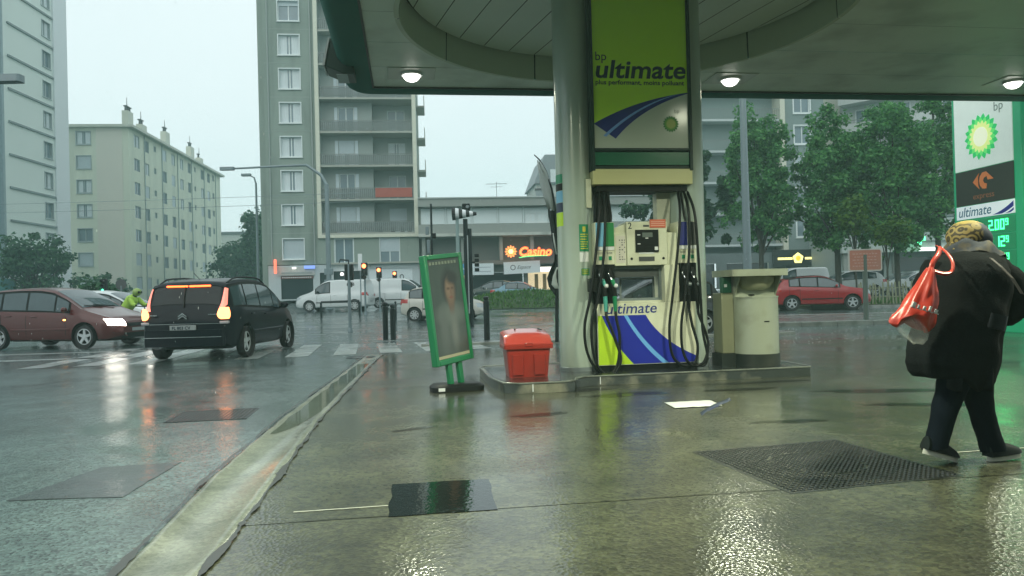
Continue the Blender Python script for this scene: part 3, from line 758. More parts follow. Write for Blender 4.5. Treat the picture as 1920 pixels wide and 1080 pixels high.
for t in [i/12 for i in range(13)]:
    y = -.262 + .52*t; z = .44 + .115*math.sin(min(1, t*2.4)*math.pi/2) + .06*t
    rows.append([(x, y, (.44 if abs(x) > .331 else z - .05*(abs(x)/.335)**6)) for x in (-.333, -.325, -.29, -.15, 0, .15, .29, .325, .333)])
lid.loft(rows, 0, False, False); lid.box(-.333, .333, -.262, .258, .43, .445)
sidep = [(-.262, .44)] + [(-.262+.52*i/12, .44 + .115*math.sin(min(1, i/12*2.4)*math.pi/2) + .06*i/12 - .05) for i in range(13)] + [(.258, .44)]
for sx in (-.329, .329):
    lid.add([(sx, y, z) for y, z in sidep], [tuple(range(len(sidep)))])
lid.build('lid', RED2, rb, 50)
MB().box(-.055, .055, -.275, -.262, .405, .455).build('hasp', RED, rb, bevel=.008)
MB().ball((-.13, .14, .612), .012, 6).build('lid_stud', BLACK, rb, 60)
MB().tube([(.20, .16, .612), (.235, .06, .60)], .009, 6).build('lid_hinge_bar', BLACK, rb)

# ------------------------------------------------------------------ leaning poster stand
ps = thing('poster_stand', 'leaning green framed advertising poster stand on a black rubber base', 'poster stand', (-.72, 9.22, .010), R(0))
base = MB(); base.loft([rect_ring(.33, .20, 0, .12), rect_ring(.33, .20, .055, .12), rect_ring(.29, .165, .085, .10)])
ob = base.build('rubber_base', RUBBER, ps, 40, rz=R(16), bevel=0)
MB().box(-.265, -.185, -.2045, -.201, .015, .055).build('base_label', WHITEP, ob)
TL = Matrix.Rotation(R(-8.3), 4, 'Y') @ Matrix.Rotation(R(49), 4, 'Z') @ Matrix.Rotation(R(4), 4, 'X')
lg = [MB(), MB()]
for m_, xx in zip(lg, (-.09, .09)):
    m_.T = Matrix.Translation((.0, 0, 0)) @ TL; m_.box(xx-.035, xx+.035, -.03, .03, .05, .37); m_.build('leg', POSTERGREEN, ps, bevel=.008)
f = MB(); f.T = TL
W2, ZB, ZT = .325, .34, 1.70
for x0, x1, z0, z1 in ((-W2, -W2+.055, ZB, ZT), (W2-.055, W2, ZB, ZT), (-W2+.055, W2-.055, ZB, ZB+.075), (-W2+.055, W2-.055, ZT-.06, ZT)): f.box(x0, x1, -.05, .05, z0, z1)
f.build('frame', POSTERGREEN, ps, bevel=.012)
def poster_mat():
    m = bpy.data.materials.new('poster_print'); m.use_nodes = True; n = m.node_tree; b = n.nodes['Principled BSDF']; L = n.links.new
    uvn = n.nodes.new('ShaderNodeUVMap'); cur = None
    def ell(cx, cy, rx, ry, soft):
        mp = n.nodes.new('ShaderNodeMapping'); mp.inputs['Location'].default_value = (-cx/rx, -cy/ry, 0); mp.inputs['Scale'].default_value = (1/rx, 1/ry, 1)
        L(uvn.outputs[0], mp.inputs['Vector'])
        nn = n.nodes.new('ShaderNodeTexNoise'); nn.inputs['Scale'].default_value = 5; L(uvn.outputs[0], nn.inputs['Vector'])
        ad = n.nodes.new('ShaderNodeMix'); ad.data_type = 'VECTOR'; ad.inputs['Factor'].default_value = .3
        L(mp.outputs[0], ad.inputs['A']); va = n.nodes.new('ShaderNodeVectorMath'); va.operation = 'SCALE'; va.inputs['Scale'].default_value = .35
        sb = n.nodes.new('ShaderNodeVectorMath'); sb.operation = 'SUBTRACT'; sb.inputs[1].default_value = (.5, .5, .5); L(nn.outputs['Color'], sb.inputs[0]); L(sb.outputs[0], va.inputs[0])
        a2 = n.nodes.new('ShaderNodeVectorMath'); a2.operation = 'ADD'; L(mp.outputs[0], a2.inputs[0]); L(va.outputs[0], a2.inputs[1])
        ln = n.nodes.new('ShaderNodeVectorMath'); ln.operation = 'LENGTH'; L(a2.outputs[0], ln.inputs[0])
        mr = n.nodes.new('ShaderNodeMapRange'); mr.inputs['From Min'].default_value = 1-soft; mr.inputs['From Max'].default_value = 1+soft
        mr.inputs['To Min'].default_value = 1; mr.inputs['To Max'].default_value = 0; L(ln.outputs['Value'], mr.inputs['Value']); return mr.outputs[0]
    nb = n.nodes.new('ShaderNodeTexNoise'); nb.inputs['Scale'].default_value = 4; nb.inputs['Detail'].default_value = 6; L(uvn.outputs[0], nb.inputs['Vector'])
    cr = n.nodes.new('ShaderNodeMix'); cr.data_type = 'RGBA'; cr.inputs['A'].default_value = (.028, .05, .042, 1); cr.inputs['B'].default_value = (.055, .075, .065, 1); L(nb.outputs['Fac'], cr.inputs['Factor'])
    cur = cr.outputs['Result']
    for col, e in (((.075, .095, .088), (.5, .10, .46, .40, .35)), ((.12, .145, .135), (.56, .44, .40, .10, .5)), ((.10, .12, .115), (.30, .30, .12, .2, .5)), ((.018, .022, .018), (.58, .72, .22, .17, .25)), ((.13, .09, .065), (.60, .53, .09, .10, .35)),
                   ((.17, .115, .078), (.60, .67, .155, .135, .3)), ((.22, .15, .10), (.55, .70, .08, .08, .5)), ((.10, .06, .04), (.55, .695, .05, .013, .5)), ((.10, .06, .04), (.68, .695, .04, .013, .5)), ((.17, .10, .07), (.625, .66, .022, .04, .6)), ((.20, .07, .05), (.62, .605, .05, .013, .5)), ((.02, .025, .02), (.70, .80, .16, .06, .4)), ((.15, .17, .16), (.62, .27, .10, .16, .6))):
        mx = n.nodes.new('ShaderNodeMix'); mx.data_type = 'RGBA'; mx.inputs['B'].default_value = col + (1,)
        L(ell(*e), mx.inputs['Factor']); L(cur, mx.inputs['A']); cur = mx.outputs['Result']
    L(cur, b.inputs['Base Color']); b.inputs['Roughness'].default_value = .35; b.inputs['Coat Weight'].default_value = .4; b.inputs['Coat Roughness'].default_value = .12
    return m
pm = MB(); pm.T = TL
pm.quad((-W2+.055, -.035, ZB+.075), (W2-.055, -.035, ZB+.075), (W2-.055, -.035, ZT-.06), (-W2+.055, -.035, ZT-.06))
po = pm.build('poster', poster_mat(), ps)
uvl = po.data.uv_layers.new(name='UVMap')
for l, q in zip(uvl.data, ((0, 0), (1, 0), (1, 1), (0, 1))): l.uv = q
m_ = MB(); m_.T = TL
m_.box(-W2+.06, W2-.06, -.04, -.037, ZB+.08, ZB+.115); m_.build('poster_edge', M('poster_cream', (.42, .40, .28), .5), ps)
m_ = MB(); m_.T = TL
for k in range(9): m_.box(-W2+.075+k*.053, -W2+.112+k*.053, -.04, -.037, ZT-.125, ZT-.09)
tag(m_.build('headline_marks', M('poster_headline', (.20, .24, .2), .5), ps), kind='stuff')

# ------------------------------------------------------------------ cream waste and squeegee unit
wb = thing('waste_bin', 'cream service bin with half-round body and flat oversailing top on the island', 'waste bin', (*fc(4.72, 9.62), .1215), A8)
def halfcyl(r, z0, z1, yb, n=20, x0=0): return [[(x0+r, yb, z)] + [(x0+r*math.cos(math.pi*k/n), -r*math.sin(math.pi*k/n)*1.0, z) for k in range(n+1)] + [(x0-r, yb, z)] for z in (z0, z1)]
MB().loft(halfcyl(.315, .0, .17, .30)).build('plinth', M('plinth_dark', (.020, .027, .024), .5, spec=.2, dirt=(.1, .1, .08), dirt_amt=.4), wb, 40)
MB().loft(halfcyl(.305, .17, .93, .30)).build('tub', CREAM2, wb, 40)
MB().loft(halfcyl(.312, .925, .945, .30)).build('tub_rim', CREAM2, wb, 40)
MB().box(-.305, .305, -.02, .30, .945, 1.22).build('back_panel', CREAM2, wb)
for sx in (-1, 1):
    q = [(-.20 if sx else 0, 1.22), (-.02, .945), (-.02, 1.22)]
    m_ = MB(); m_.add([(sx*.30, y, z) for y, z in q] + [(sx*.285, y, z) for y, z in q], [(0, 1, 2), (5, 4, 3), (0, 3, 4, 1), (1, 4, 5, 2), (2, 5, 3, 0)]); m_.build('cheek', CREAM2, wb)
m_ = MB(); hood = []
for z, r in ((1.22, .28), (1.14, .26), (1.06, .20), (1.03, .12)): hood.append([(r*math.cos(math.pi*k/16), -.015-r*.75*math.sin(math.pi*k/16), z) for k in range(17)])
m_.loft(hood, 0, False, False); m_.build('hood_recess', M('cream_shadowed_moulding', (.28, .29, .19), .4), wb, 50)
MB().loft([rect_ring(.40, .34, 1.22, .03, -.07, .0), rect_ring(.40, .34, 1.31, .03, -.07, .0)]).build('top', CREAM2, wb, 40)
MB().box(-.48, -.30, .0, .30, .17, 1.0).build('side_cabinet', M('olive_side', (.20, .21, .13), .45, var=.2), wb, bevel=.01)
MB().box(-.51, -.29, -.04, .30, .0, .17).build('side_plinth', MATS['plinth_dark'], wb)
MB().box(-.46, -.33, -.01, .1, 1.0, 1.22).build('towel_dispenser', M('dispenser_green', (.015, .11, .06), .4), wb, bevel=.01)
MB().box(-.44, -.40, -.014, -.0105, 1.08, 1.12).build('dispenser_label', WHITEP, wb)
MB().box(-.02, .05, -.312, -.305, .60, .615).build('slot', BLACK, wb)
MB().ball((-.17, -.26, .965), .03, 8, sc=(1.6, 1, .5)).build('debris', BLACK, wb, 60)

# ------------------------------------------------------------------ litter
m_ = MB(); G_ = 8
gr = [[(-.24+.50*i/G_ + .03*j/6, -.20+.37*j/6, .004 + .006*abs(noise.noise((i*.5, j*.5, 4)))) for i in range(G_+1)] for j in range(7)]
m_.loft(gr, 0, False, False)
o = m_.build('cardboard_sheet', M('wet_card', (.72, .74, .72), .5, var=.06), None, 60, loc=(1.79, 7.58, .010), rz=R(9))
sm_ = o.modifiers.new('thickness', 'SOLIDIFY'); sm_.thickness = .003; sm_.offset = 1
tag(o, 'pale rectangular cardboard sheet lying on the wet concrete before the pump', 'cardboard')
m_ = MB(); rows = []
for i in range(13):
    t = i/12; x = -.20+.44*t; z = .012 + .14*t + .012*math.sin(t*5)
    rows.append([(x, -.05+.02*math.sin(t*3), z-.010), (x+.02, .0, z + .008*math.sin(t*4)), (x+.04, .06, z+.012)])
m_.loft(rows, 0, False, False)
fl = m_.build('flyer', M('flyer_print', (.05, .065, .10), .4, var=.3, spec=.2), None, 60, loc=(1.86, 6.95, .010), rz=R(24)); fl.scale = (.8, .55, .9)
sm_ = fl.modifiers.new('thickness', 'SOLIDIFY'); sm_.thickness = .0015
tag(fl, 'curled blue and white paper flyer tilting up off the concrete', 'flyer')
m_ = MB(); m_.loft([[(p[0], p[1]-.004, p[2]-.002) for p in r_[:2]] for r_ in rows[3:8]], 0, False, False)
b2_ = m_.build('blue_print', M('flyer_blue', (.03, .05, .32), .35), fl, 60)

# ------------------------------------------------------------------ price totem
TT = R(-90+6)
tt = thing('price_totem', 'tall green fuel price totem with sunburst emblem and lit green prices', 'price sign', (11.32, 16.45, .0), TT)
# local x runs towards the camera; far edge at -2.0, near edge at 0
MB().box(-2.02, .16, -.02, .42, 0, 6.0).build('body', M('totem_green', (.012, .27, .12), .3, coat=.3, crough=.1, var=.05, emit=(.006, .30, .13), es=.30), tt, bevel=.03)
GE = M('totem_panel_white_lit', (.70, .78, .72), .3, emit=(.80, .95, .86), es=.20)
MB().box(-1.90, -.06, -.045, -.021, 3.88, 5.95).build('emblem_panel', GE, tt, bevel=.006)
MB().box(-1.90, -.06, -.044, -.021, 3.03, 3.865).build('shop_panel', M('shop_panel_dark', (.030, .035, .028), .4), tt, bevel=.006)
MB().box(-1.90, -.06, -.045, -.021, 2.70, 3.015).build('grade_panel', M('totem_panel_pale_lit', (.72, .80, .82), .3, emit=(.85, .95, 1.), es=.22), tt, bevel=.006)
EM = [M('emblem_lit_green', (.02, .45, .12), .4, emit=(.01, .55, .14), es=.35), M('emblem_lit_mid', (.15, .65, .15), .4, emit=(.10, .75, .18), es=.35),
      M('emblem_lit_yellow', (.75, .85, .25), .4, emit=(.75, .9, .35), es=.32), M('emblem_lit_cream', (.85, .9, .65), .4, emit=(.9, .95, .7), es=.32)]
helios(tt, -1.0, 4.60, .54, -.046, EM, ring=(1., .86, .70, .42), step=.006)
TG = M('totem_text_grey', (.22, .30, .26), .4)
text('bp', .30, TG, tt, (-.60, -.047, 5.10), ext=.001)
text('ultimate', .33, M('totem_text_teal', (.05, .20, .30), .4), tt, (-1.84, -.047, 2.76), ext=.001, shear=.2, bold=.002, sx=1.0)
strip_poly(bez((-.72, 2.72), (-.4, 2.78), (-.08, 2.98)), bez((-.45, 2.72), (-.3, 2.74), (-.08, 2.86)), -.047, 0, 'swoosh', SWBLUE, tt)
strip_poly(bez((-.35, 2.72), (-.2, 2.74), (-.08, 2.83)), bez((-.2, 2.72), (-.15, 2.73), (-.08, 2.77)), -.047, 0, 'swoosh', SWBLUE, tt)
# two facing arrowhead shapes with a C between, and "express"
OR = M('shop_orange', (.55, .17, .05), .4, emit=(.9, .25, .06), es=.12)
cz = 3.56; cxx = -.98
MB().prism([(cxx-.33, cz), (cxx-.12, cz-.19), (cxx-.16, cz-.09), (cxx-.16, cz+.09), (cxx-.12, cz+.19)], -.052, -.045).build('shop_emblem', OR, tt)
MB().prism([(cxx+.33, cz), (cxx+.10, cz+.20), (cxx-.02, cz+.19), (cxx-.10, cz+.10), (cxx-.12, cz), (cxx-.10, cz-.10), (cxx-.02, cz-.19), (cxx+.10, cz-.20), (cxx+.12, cz-.09), (cxx+.03, cz-.06), (cxx+.0, cz), (cxx+.03, cz+.06), (cxx+.12, cz+.09), (cxx+.15, cz)], -.052, -.045).build('shop_emblem', OR, tt)
text('express', .20, M('shop_text', (.40, .14, .06), .4), tt, (cxx, -.047, 3.15), ext=.001, align='CENTER', sx=1.1)
DIG = M('led_digits', (.05, .6, .2), .4, emit=(.05, 1., .26), es=2.4)
SEG = {'0': 'abcdef', '1': 'bc', '2': 'abged', '3': 'abgcd', '4': 'fgbc', '5': 'afgcd', '6': 'afgedc', '7': 'abc', '8': 'abcdefg', '9': 'abcdfg'}
def digit(m_, ch, x, z, h):
    w_ = h*.52; t = h*.13
    B = {'a': (x, x+w_, z+h-t, z+h), 'd': (x, x+w_, z, z+t), 'g': (x, x+w_, z+h/2-t/2, z+h/2+t/2), 'f': (x, x+t, z+h/2, z+h), 'e': (x, x+t, z, z+h/2), 'b': (x+w_-t, x+w_, z+h/2, z+h), 'c': (x+w_-t, x+w_, z, z+h/2)}
    for s_ in SEG[ch]:
        x0, x1, z0, z1 = B[s_]; m_.box(x0, x1, -.04, -.034, z0, z1)
for i, pr in enumerate(('2009', '2129', '2059')):
    z0 = 2.36 - i*.39
    MB().box(-1.9, -.06, -.034, -.021, z0-.07, z0+.30).build('price_row', M('price_row_green', (.010, .16, .075), .35, emit=(.004, .25, .09), es=.30), tt, bevel=.004)
    m_ = MB(); x = -.86
    for k, ch in enumerate(pr):
        h = .24 if k < 3 else .15
        digit(m_, ch, x, z0 if k < 3 else z0+.09, h); x += h*.52 + (.05 if k == 0 else .035)
        if k == 0: m_.box(x-.04, x-.005, -.04, -.034, z0, z0+.03); x += .02
    m_.build('price_digits', DIG, tt)
MB().box(-1.9, -.06, -.034, -.021, .25, 1.10).build('lower_panel', M('totem_green2', (.012, .2, .1), .3), tt, bevel=.006)
# ------------------------------------------------------------------ vehicles
TYRE = M('tyre_rubber', (.012, .013, .013), .6, var=.2, coat=.3, crough=.3)
RIM = M('alloy_rim', (.50, .54, .55), .35, .25, var=.08)
HUBC = M('hub_cap', (.50, .53, .53), .35, .3)
HEAD = M('headlight_lit', (1, 1, 1), .2, emit=(1, .93, .80), es=9)
HEADOFF = M('headlight_glass', (.42, .47, .5), .1, spec=.7)
TAILON = M('tail_lamp_lit', (.9, .12, .05), .2, emit=(1, .33, .10), es=3.4)
TAILRED = M('tail_lamp_red_glow', (.7, .22, .18), .2, emit=(1, .24, .17), es=.9)
TAILOFF = M('tail_lamp', (.42, .02, .015), .15, coat=.6)
BRK3 = M('brake_bar_lit', (1, .1, .03), .2, emit=(1, .10, .02), es=5)
AMBER = M('indicator_lit', (1, .4, .05), .2, emit=(1, .45, .08), es=7)
PLATEM = M('number_plate', (.30, .33, .33), .4)
def bodypaint(name, col, metal=.0): return M(name, col, .3, metal, var=.05, scale=2, coat=.55, crough=.05, spec=.3)

KINDS = {
 'mpv': dict(L=4.55, W=1.83, ax=(.93, .95), r=.325,
   zt=[(0,.56),(.05,.70),(.22,.82),(.8,.99),(1.05,1.07),(1.5,1.36),(1.95,1.585),(2.4,1.655),(3.0,1.665),(3.6,1.64),(4.1,1.575),(4.22,1.53),(4.36,1.26),(4.45,1.05),(4.49,.97),(4.55,.76)],
   zb=[(0,.50),(.3,.73),(1.0,.93),(2,.98),(3.9,1.05),(4.3,1.03),(4.46,.98),(4.49,.91),(4.55,.71)],
   w=[(0,.60),(.12,.76),(.4,.87),(1.,.915),(3.8,.915),(4.2,.885),(4.42,.84),(4.5,.80),(4.55,.74)],
   zs=[(0,.30),(.3,.20),(4.2,.22),(4.55,.34)], tum=.20, ws=(1.10,1.93), sw=[(1.42,1.80),(1.86,2.66),(2.73,3.46),(3.53,4.12)], rw=(4.235,4.42)),
 'hatch': dict(L=3.65, W=1.66, ax=(.75, .62), r=.29,
   zt=[(0,.5),(.05,.64),(.25,.80),(.75,.95),(.9,1.0),(1.3,1.24),(1.7,1.43),(2.1,1.50),(2.7,1.48),(3.15,1.40),(3.3,1.30),(3.48,1.0),(3.55,.92),(3.65,.68)],
   zb=[(0,.45),(.3,.7),(.9,.88),(2,.93),(3.2,.99),(3.48,.95),(3.55,.86),(3.65,.63)],
   w=[(0,.54),(.12,.70),(.4,.79),(.9,.83),(3.,.83),(3.4,.79),(3.58,.72),(3.65,.64)],
   zs=[(0,.28),(.3,.19),(3.3,.2),(3.65,.32)], tum=.18, ws=(.95,1.65), sw=[(1.15,1.95),(2.02,2.62),(2.70,3.22)], rw=(3.2,3.47)),
 'van': dict(L=4.4, W=1.83, ax=(.90, .78), r=.32,
   zt=[(0,.55),(.05,.78),(.3,.96),(.85,1.12),(1.05,1.2),(1.4,1.50),(1.75,1.74),(2.05,1.83),(2.6,1.86),(4.1,1.85),(4.28,1.82),(4.36,1.2),(4.4,1.0)],
   zb=[(0,.5),(.3,.8),(1.,1.02),(2,1.06),(4.28,1.08),(4.36,1.0),(4.4,.9)],
   w=[(0,.62),(.12,.78),(.4,.87),(1,.915),(4.1,.915),(4.32,.89),(4.4,.84)],
   zs=[(0,.3),(.3,.22),(4.2,.24),(4.4,.34)], tum=.09, ws=(1.10,1.72), sw=[(1.32,2.12)], rw=None),
 'saloon': dict(L=4.35, W=1.72, ax=(.85, .95), r=.30,
   zt=[(0,.5),(.05,.65),(.4,.78),(1.15,.90),(1.35,.94),(1.75,1.18),(2.1,1.36),(2.5,1.41),(3.0,1.39),(3.3,1.30),(3.75,1.01),(3.85,.98),(4.25,.94),(4.35,.7)],
   zb=[(0,.45),(.4,.7),(1.3,.86),(3.5,.93),(4.25,.88),(4.35,.64)],
   w=[(0,.58),(.12,.72),(.4,.81),(1,.86),(3.6,.86),(4.2,.78),(4.35,.66)],
   zs=[(0,.26),(.3,.19),(4,.2),(4.35,.32)], tum=.26, ws=(1.40,2.05), sw=[(1.62,2.45),(2.52,3.25)], rw=(3.2,3.7)),
 'suv': dict(L=4.35, W=1.83, ax=(.88, .80), r=.34,
   zt=[(0,.62),(.06,.84),(.35,.96),(1.0,1.05),(1.2,1.10),(1.55,1.34),(1.95,1.55),(2.4,1.61),(3.2,1.58),(3.85,1.46),(4.0,1.36),(4.15,1.10),(4.24,1.04),(4.35,.78)],
   zb=[(0,.56),(.35,.86),(1.1,1.0),(2,1.03),(3.9,1.12),(4.15,1.04),(4.24,.98),(4.35,.72)],
   w=[(0,.66),(.12,.8),(.4,.88),(1,.915),(3.8,.915),(4.15,.87),(4.35,.74)],
   zs=[(0,.32),(.3,.24),(4.1,.26),(4.35,.38)], tum=.24, ws=(1.25,1.9), sw=[(1.45,2.35),(2.42,3.15),(3.22,3.62)], rw=(3.92,4.14)),
}
class Shape:
    def __init__(s, k): s.k = k; s.L = k['L']
    def ip(s, n, x): return float(np.interp(x, [p[0] for p in s.k[n]], [p[1] for p in s.k[n]]))
    def smooth(s, n, x, h=.05): return (s.ip(n, x-h) + 2*s.ip(n, x) + s.ip(n, x+h))/4 if h < x < s.L-h else s.ip(n, x)
    def sec(s, x):
        zt = s.smooth('zt', x); zb = min(s.smooth('zb', x), zt-.03); w = s.smooth('w', x); zs = s.ip('zs', x); h = zt-zb
        wr = w-.05-h*s.k['tum']
        c = [(0, zs), (w-.16, zs), (w-.05, zs+.05), (w-.015, zs+.16), (w, zs+.34*(zb-zs)/.7), (w-.003, zb-.20*(zb-zs)/.7), (w-.02, zb-.05), (w-.045, zb)]
        for t in (.33, .66, 1.): c.append((w-.045+(wr-w+.045)*(t**1.15), zb+(h*.90-.0)*t*1.0))
        c += [(wr-.05, zt-.028*min(1, h*6)), (wr-.16, zt-.004), (wr*.45, zt+.014), (0, zt+.02)]
        return c
    def X(s, x): return s.L/2-x
    def side(s, x, a, sgn, off=0):           # a: 0 belt .. 1 roof edge
        c = s.sec(x); i0 = 7; t = a*3; i = min(2, int(t)); f = t-i
        y = c[i0+i][0]*(1-f)+c[i0+i+1][0]*f; z = c[i0+i][1]*(1-f)+c[i0+i+1][1]*f
        return (s.X(x), sgn*(y+off), z+off*.25)
    def top(s, x, b, off=0):                 # b: -1..1 across the roof / screen
        c = s.sec(x); ab = abs(b); pts = c[10:][::-1]; wmax = c[10][0]
        y = ab*wmax; z = float(np.interp(y, [p[0] for p in pts], [p[1] for p in pts]))
        dz = (s.smooth('zt', x+.05)-s.smooth('zt', x-.05))/.1
        nx = dz; nz = 1.; l = math.hypot(nx, nz)          # local +X is -x
        return (s.X(x)+off*nx/l, math.copysign(y, b), z+off*nz/l)
    def flank(s, x, z, sgn, off=0):
        c = s.sec(x)[1:8]; y = float(np.interp(z, [p[1] for p in c], [p[0] for p in c])); return (s.X(x), sgn*(y+off), z)

def make_car(kind, label, cat, paint, loc, rz, name='parked_car', lights='off', group=None, detail=1, rimk='alloy', plate_front=True, window_dark=GLASSC, screen=GLASSC, trim=None, plate_text=None):
    s = Shape(KINDS[kind]); k = s.k; L, W = k['L'], k['W']
    t = thing(name, label, cat, (loc[0], loc[1], loc[2] if len(loc) > 2 else gz(loc[1])+.004), rz, group)
    xs = sorted(set([i*L/56 for i in range(57)] + [.02, .05, .09, L-.02, L-.05, L-.09]))
    rings = []
    for x in xs:
        c = s.sec(x); half = [(s.X(x), y, z) for y, z in c]; other = [(s.X(x), -y, z) for y, z in c[-2:0:-1]]
        rings.append(half+other)
    b = MB().loft(rings); bo = b.build('body', [paint, BLACK], t, 32)
    # wheel arches by boolean
    cut = MB(); axs = (k['ax'][0], L-k['ax'][1]); r = k['r']
    for ax in axs:
        for sg in (-1, 1):
            y0, y1 = (W/2-.30, W/2+.15) if sg > 0 else (-W/2-.15, -W/2+.30)
            ring = lambda yy: [(s.X(ax)+(r+.055)*math.cos(2*math.pi*q/28), yy, r+.01+(r+.055)*math.sin(2*math.pi*q/28)) for q in range(28)]
            cut.loft([ring(y1), ring(y0)])
    co = bpy.data.objects.new('cutter', cut.mesh('cutter', [BLACK])); COL.objects.link(co); co.parent = t
    for p in (bo.data,):
        bm = bmesh.new(); bm.from_mesh(p); bmesh.ops.recalc_face_normals(bm, faces=bm.faces); bm.to_mesh(p); bm.free()
    bm = bmesh.new(); bm.from_mesh(co.data); bmesh.ops.recalc_face_normals(bm, faces=bm.faces); bm.to_mesh(co.data); bm.free()
    md = bo.modifiers.new('arches', 'BOOLEAN'); md.object = co; md.operation = 'DIFFERENCE'; md.solver = 'FAST'
    bpy.context.view_layer.update(); dg = bpy.context.evaluated_depsgraph_get()
    me = bpy.data.meshes.new_from_object(bo.evaluated_get(dg), depsgraph=dg); bo.modifiers.clear(); bo.data = me
    cm_ = co.data; bpy.data.objects.remove(co); bpy.data.meshes.remove(cm_)
    # glass
    def grid(fn, n, m): 
        mm = MB(); mm.loft([[fn(i/n, j/m) for j in range(m+1)] for i in range(n+1)], 0, False, False); return mm
    if True:
        x0, x1 = k['ws']; grid(lambda u, v: s.top(x0+(x1-x0)*u, -.86+1.72*v, .008), 8, 8).build('windscreen', screen, t, 60)
        if k['rw']:
            x0, x1 = k['rw']; grid(lambda u, v: s.top(x0+(x1-x0)*u, -.90+1.80*v, .010), 6, 8).build('rear_window', GLASSD, t, 60)
        for sg in (-1, 1):
            a, b2 = k['sw'][0][0]-.06, k['sw'][-1][1]+.05
            grid(lambda u, v: s.side(a+(b2-a)*u, .02+.97*v, sg, .004), 20, 3).build('window_surround', BLACK, t, 60)
            for x0, x1 in k['sw']:
                grid(lambda u, v: s.side(x0+(x1-x0)*u, .09+.80*v, sg, .011), 6, 3).build('side_window', window_dark, t, 60)
    # door cuts, mirrors, handles, mouldings
    for sg in (-1, 1):
        if detail:
            m_ = MB()
            for xd in [k['sw'][min(1, len(k['sw'])-1)][1]+.03 if kind != 'van' else 2.2, k['sw'][0][0]+.05, (k['sw'][min(2, len(k['sw'])-1)][1]+.02) if kind != 'van' else 3.2]:
                zz = [.34+(s.ip('zb', xd)-.36)*q/8 for q in range(9)]
                p = [s.flank(xd, z, sg, .0025) for z in zz]; q2 = [s.flank(xd+.014, z, sg, .0025) for z in zz]
                m_.loft([p, q2], 0, False, False)
            m_.build('door_gap', BLACK, t)
            for xd in ([2.45, 3.25] if L > 4 else [1.8, 2.5]):
                z = s.ip('zb', xd)-.12; p = s.flank(xd, z, sg, .014)
                MB().box(p[0]-.09, p[0]+.09, p[1]-.014, p[1]+.014, z-.012, z+.016).build('door_handle', trim or paint, t, bevel=.008)
            a_, b_ = k['ax'][0]+r+.1, L-k['ax'][1]-r-.1
            m_ = MB(); m_.loft([[s.flank(a_+(b_-a_)*q/10, z, sg, o) for q in range(11)] for z, o in ((.50, .002), (.51, .014), (.545, .014), (.555, .002))], 0, False, False)
            m_.build('side_moulding', trim or BLACK, t)
        xm = k['ws'][0]+.34; p = s.side(xm, .15, sg, .0)
        m_ = MB(); m_.ball((p[0], p[1]+sg*.13, p[2]+.05), .095, 8, sc=(.6, 1.05, .78)); m_.tube([(p[0], p[1]-sg*.02, p[2]), (p[0], p[1]+sg*.1, p[2]+.02)], .03, 6)
        m_.build('mirror', paint if kind != 'van' else BLACK, t, 60)
    # wheels
    for ax in axs:
        for sg in (-1, 1):
            yo = sg*(W/2-.03); d = sg
            wm = MB().lathe([(r*.62, -.10*d), (r*.93, -.105*d), (r, -.075*d), (r, .075*d-.16*d*0), (r*.99, .0*d), (r*.93, .0*d+.002*d), (r*.66, .006*d), (r*.64, -.03*d)], 36, axis='y')
            wo = wm.build('wheel', TYRE, t, 40, loc=(s.X(ax), yo, r))
            rm = MB(); R2 = r*.655
            rm.lathe([(R2, -.05*d), (R2, .008*d), (R2*.93, .010*d), (R2*.90, -.04*d), (.02, -.06*d), (.001, -.06*d)], 36, m=1, axis='y')
            rm.lathe([(R2*1.0, -.0*d), (R2*1.0, .010*d), (R2*.90, .012*d), (R2*.89, -.0*d)], 36, axis='y')
            ns = 5 if rimk == 'alloy' else 8
            for q in range(ns):
                a = 2*math.pi*q/ns+.3; ca, sa = math.cos(a), math.sin(a); hw0, hw1 = (.042, .030) if rimk == 'alloy' else (.022, .036)
                P_ = lambda rr, h, y: (rr*ca-h*sa, y, rr*sa+h*ca)
                rm.add([P_(.03, -hw0, .0), P_(R2*.93, -hw1, .004*d), P_(R2*.93, hw1, .004*d), P_(.03, hw0, 0), P_(.03, -hw0, -.03*d), P_(R2*.93, -hw1, -.03*d), P_(R2*.93, hw1, -.03*d), P_(.03, hw0, -.03*d)],
                       [(0,1,2,3), (0,4,5,1), (2,6,7,3), (1,5,6,2)])
            rm.lathe([(.055, -.02*d), (.055, .006*d), (.001, .010*d)], 16, axis='y')
            rm.build('rim', [RIM if rimk == 'alloy' else HUBC, BLACK], wo, 40)
    # front: grille, bumper intake, lamps, plate
    def fpt(y, z, off=.012):
        # point on the nose where half width reaches |y| at height z (search along x)
        best = 0
        for q in range(0, 60):
            x = q*.012; c = s.sec(x); zt_ = c[-1][1]; yy = float(np.interp(z, [p[1] for p in c[1:8]], [p[0] for p in c[1:8]])) if z < c[7][1] else (c[8][0] if z < zt_ else 0)
            if zt_ >= z and yy >= abs(y): best = x; break
        return (s.X(best)+off, y, z)
    def fgrid(y0, y1, z0, z1, off, nm, mt, n=6, m=3, skew=0):
        mm = MB(); rows_ = [[fpt(y0+(y1-y0)*i/n, z0+(z1-z0)*j/m+skew*abs((y0+(y1-y0)*i/n)), off) for i in range(n+1)] for j in range(m+1)]
        mm.loft(rows_, 0, False, False); return mm.build(nm, mt, t, 60)
    wf = s.ip('w', .12); zn = s.ip('zt', .05)
    fgrid(-wf*.52, wf*.52, zn-.13, zn-.04, .012, 'grille', BLACK)
    fgrid(-wf*.72, wf*.72, .26, .40, .012, 'lower_intake', BLACK)
    if plate_front: fgrid(-.25, .25, .44, .53, .02, 'number_plate', PLATEM)
    hl = HEAD if 'head' in lights else HEADOFF
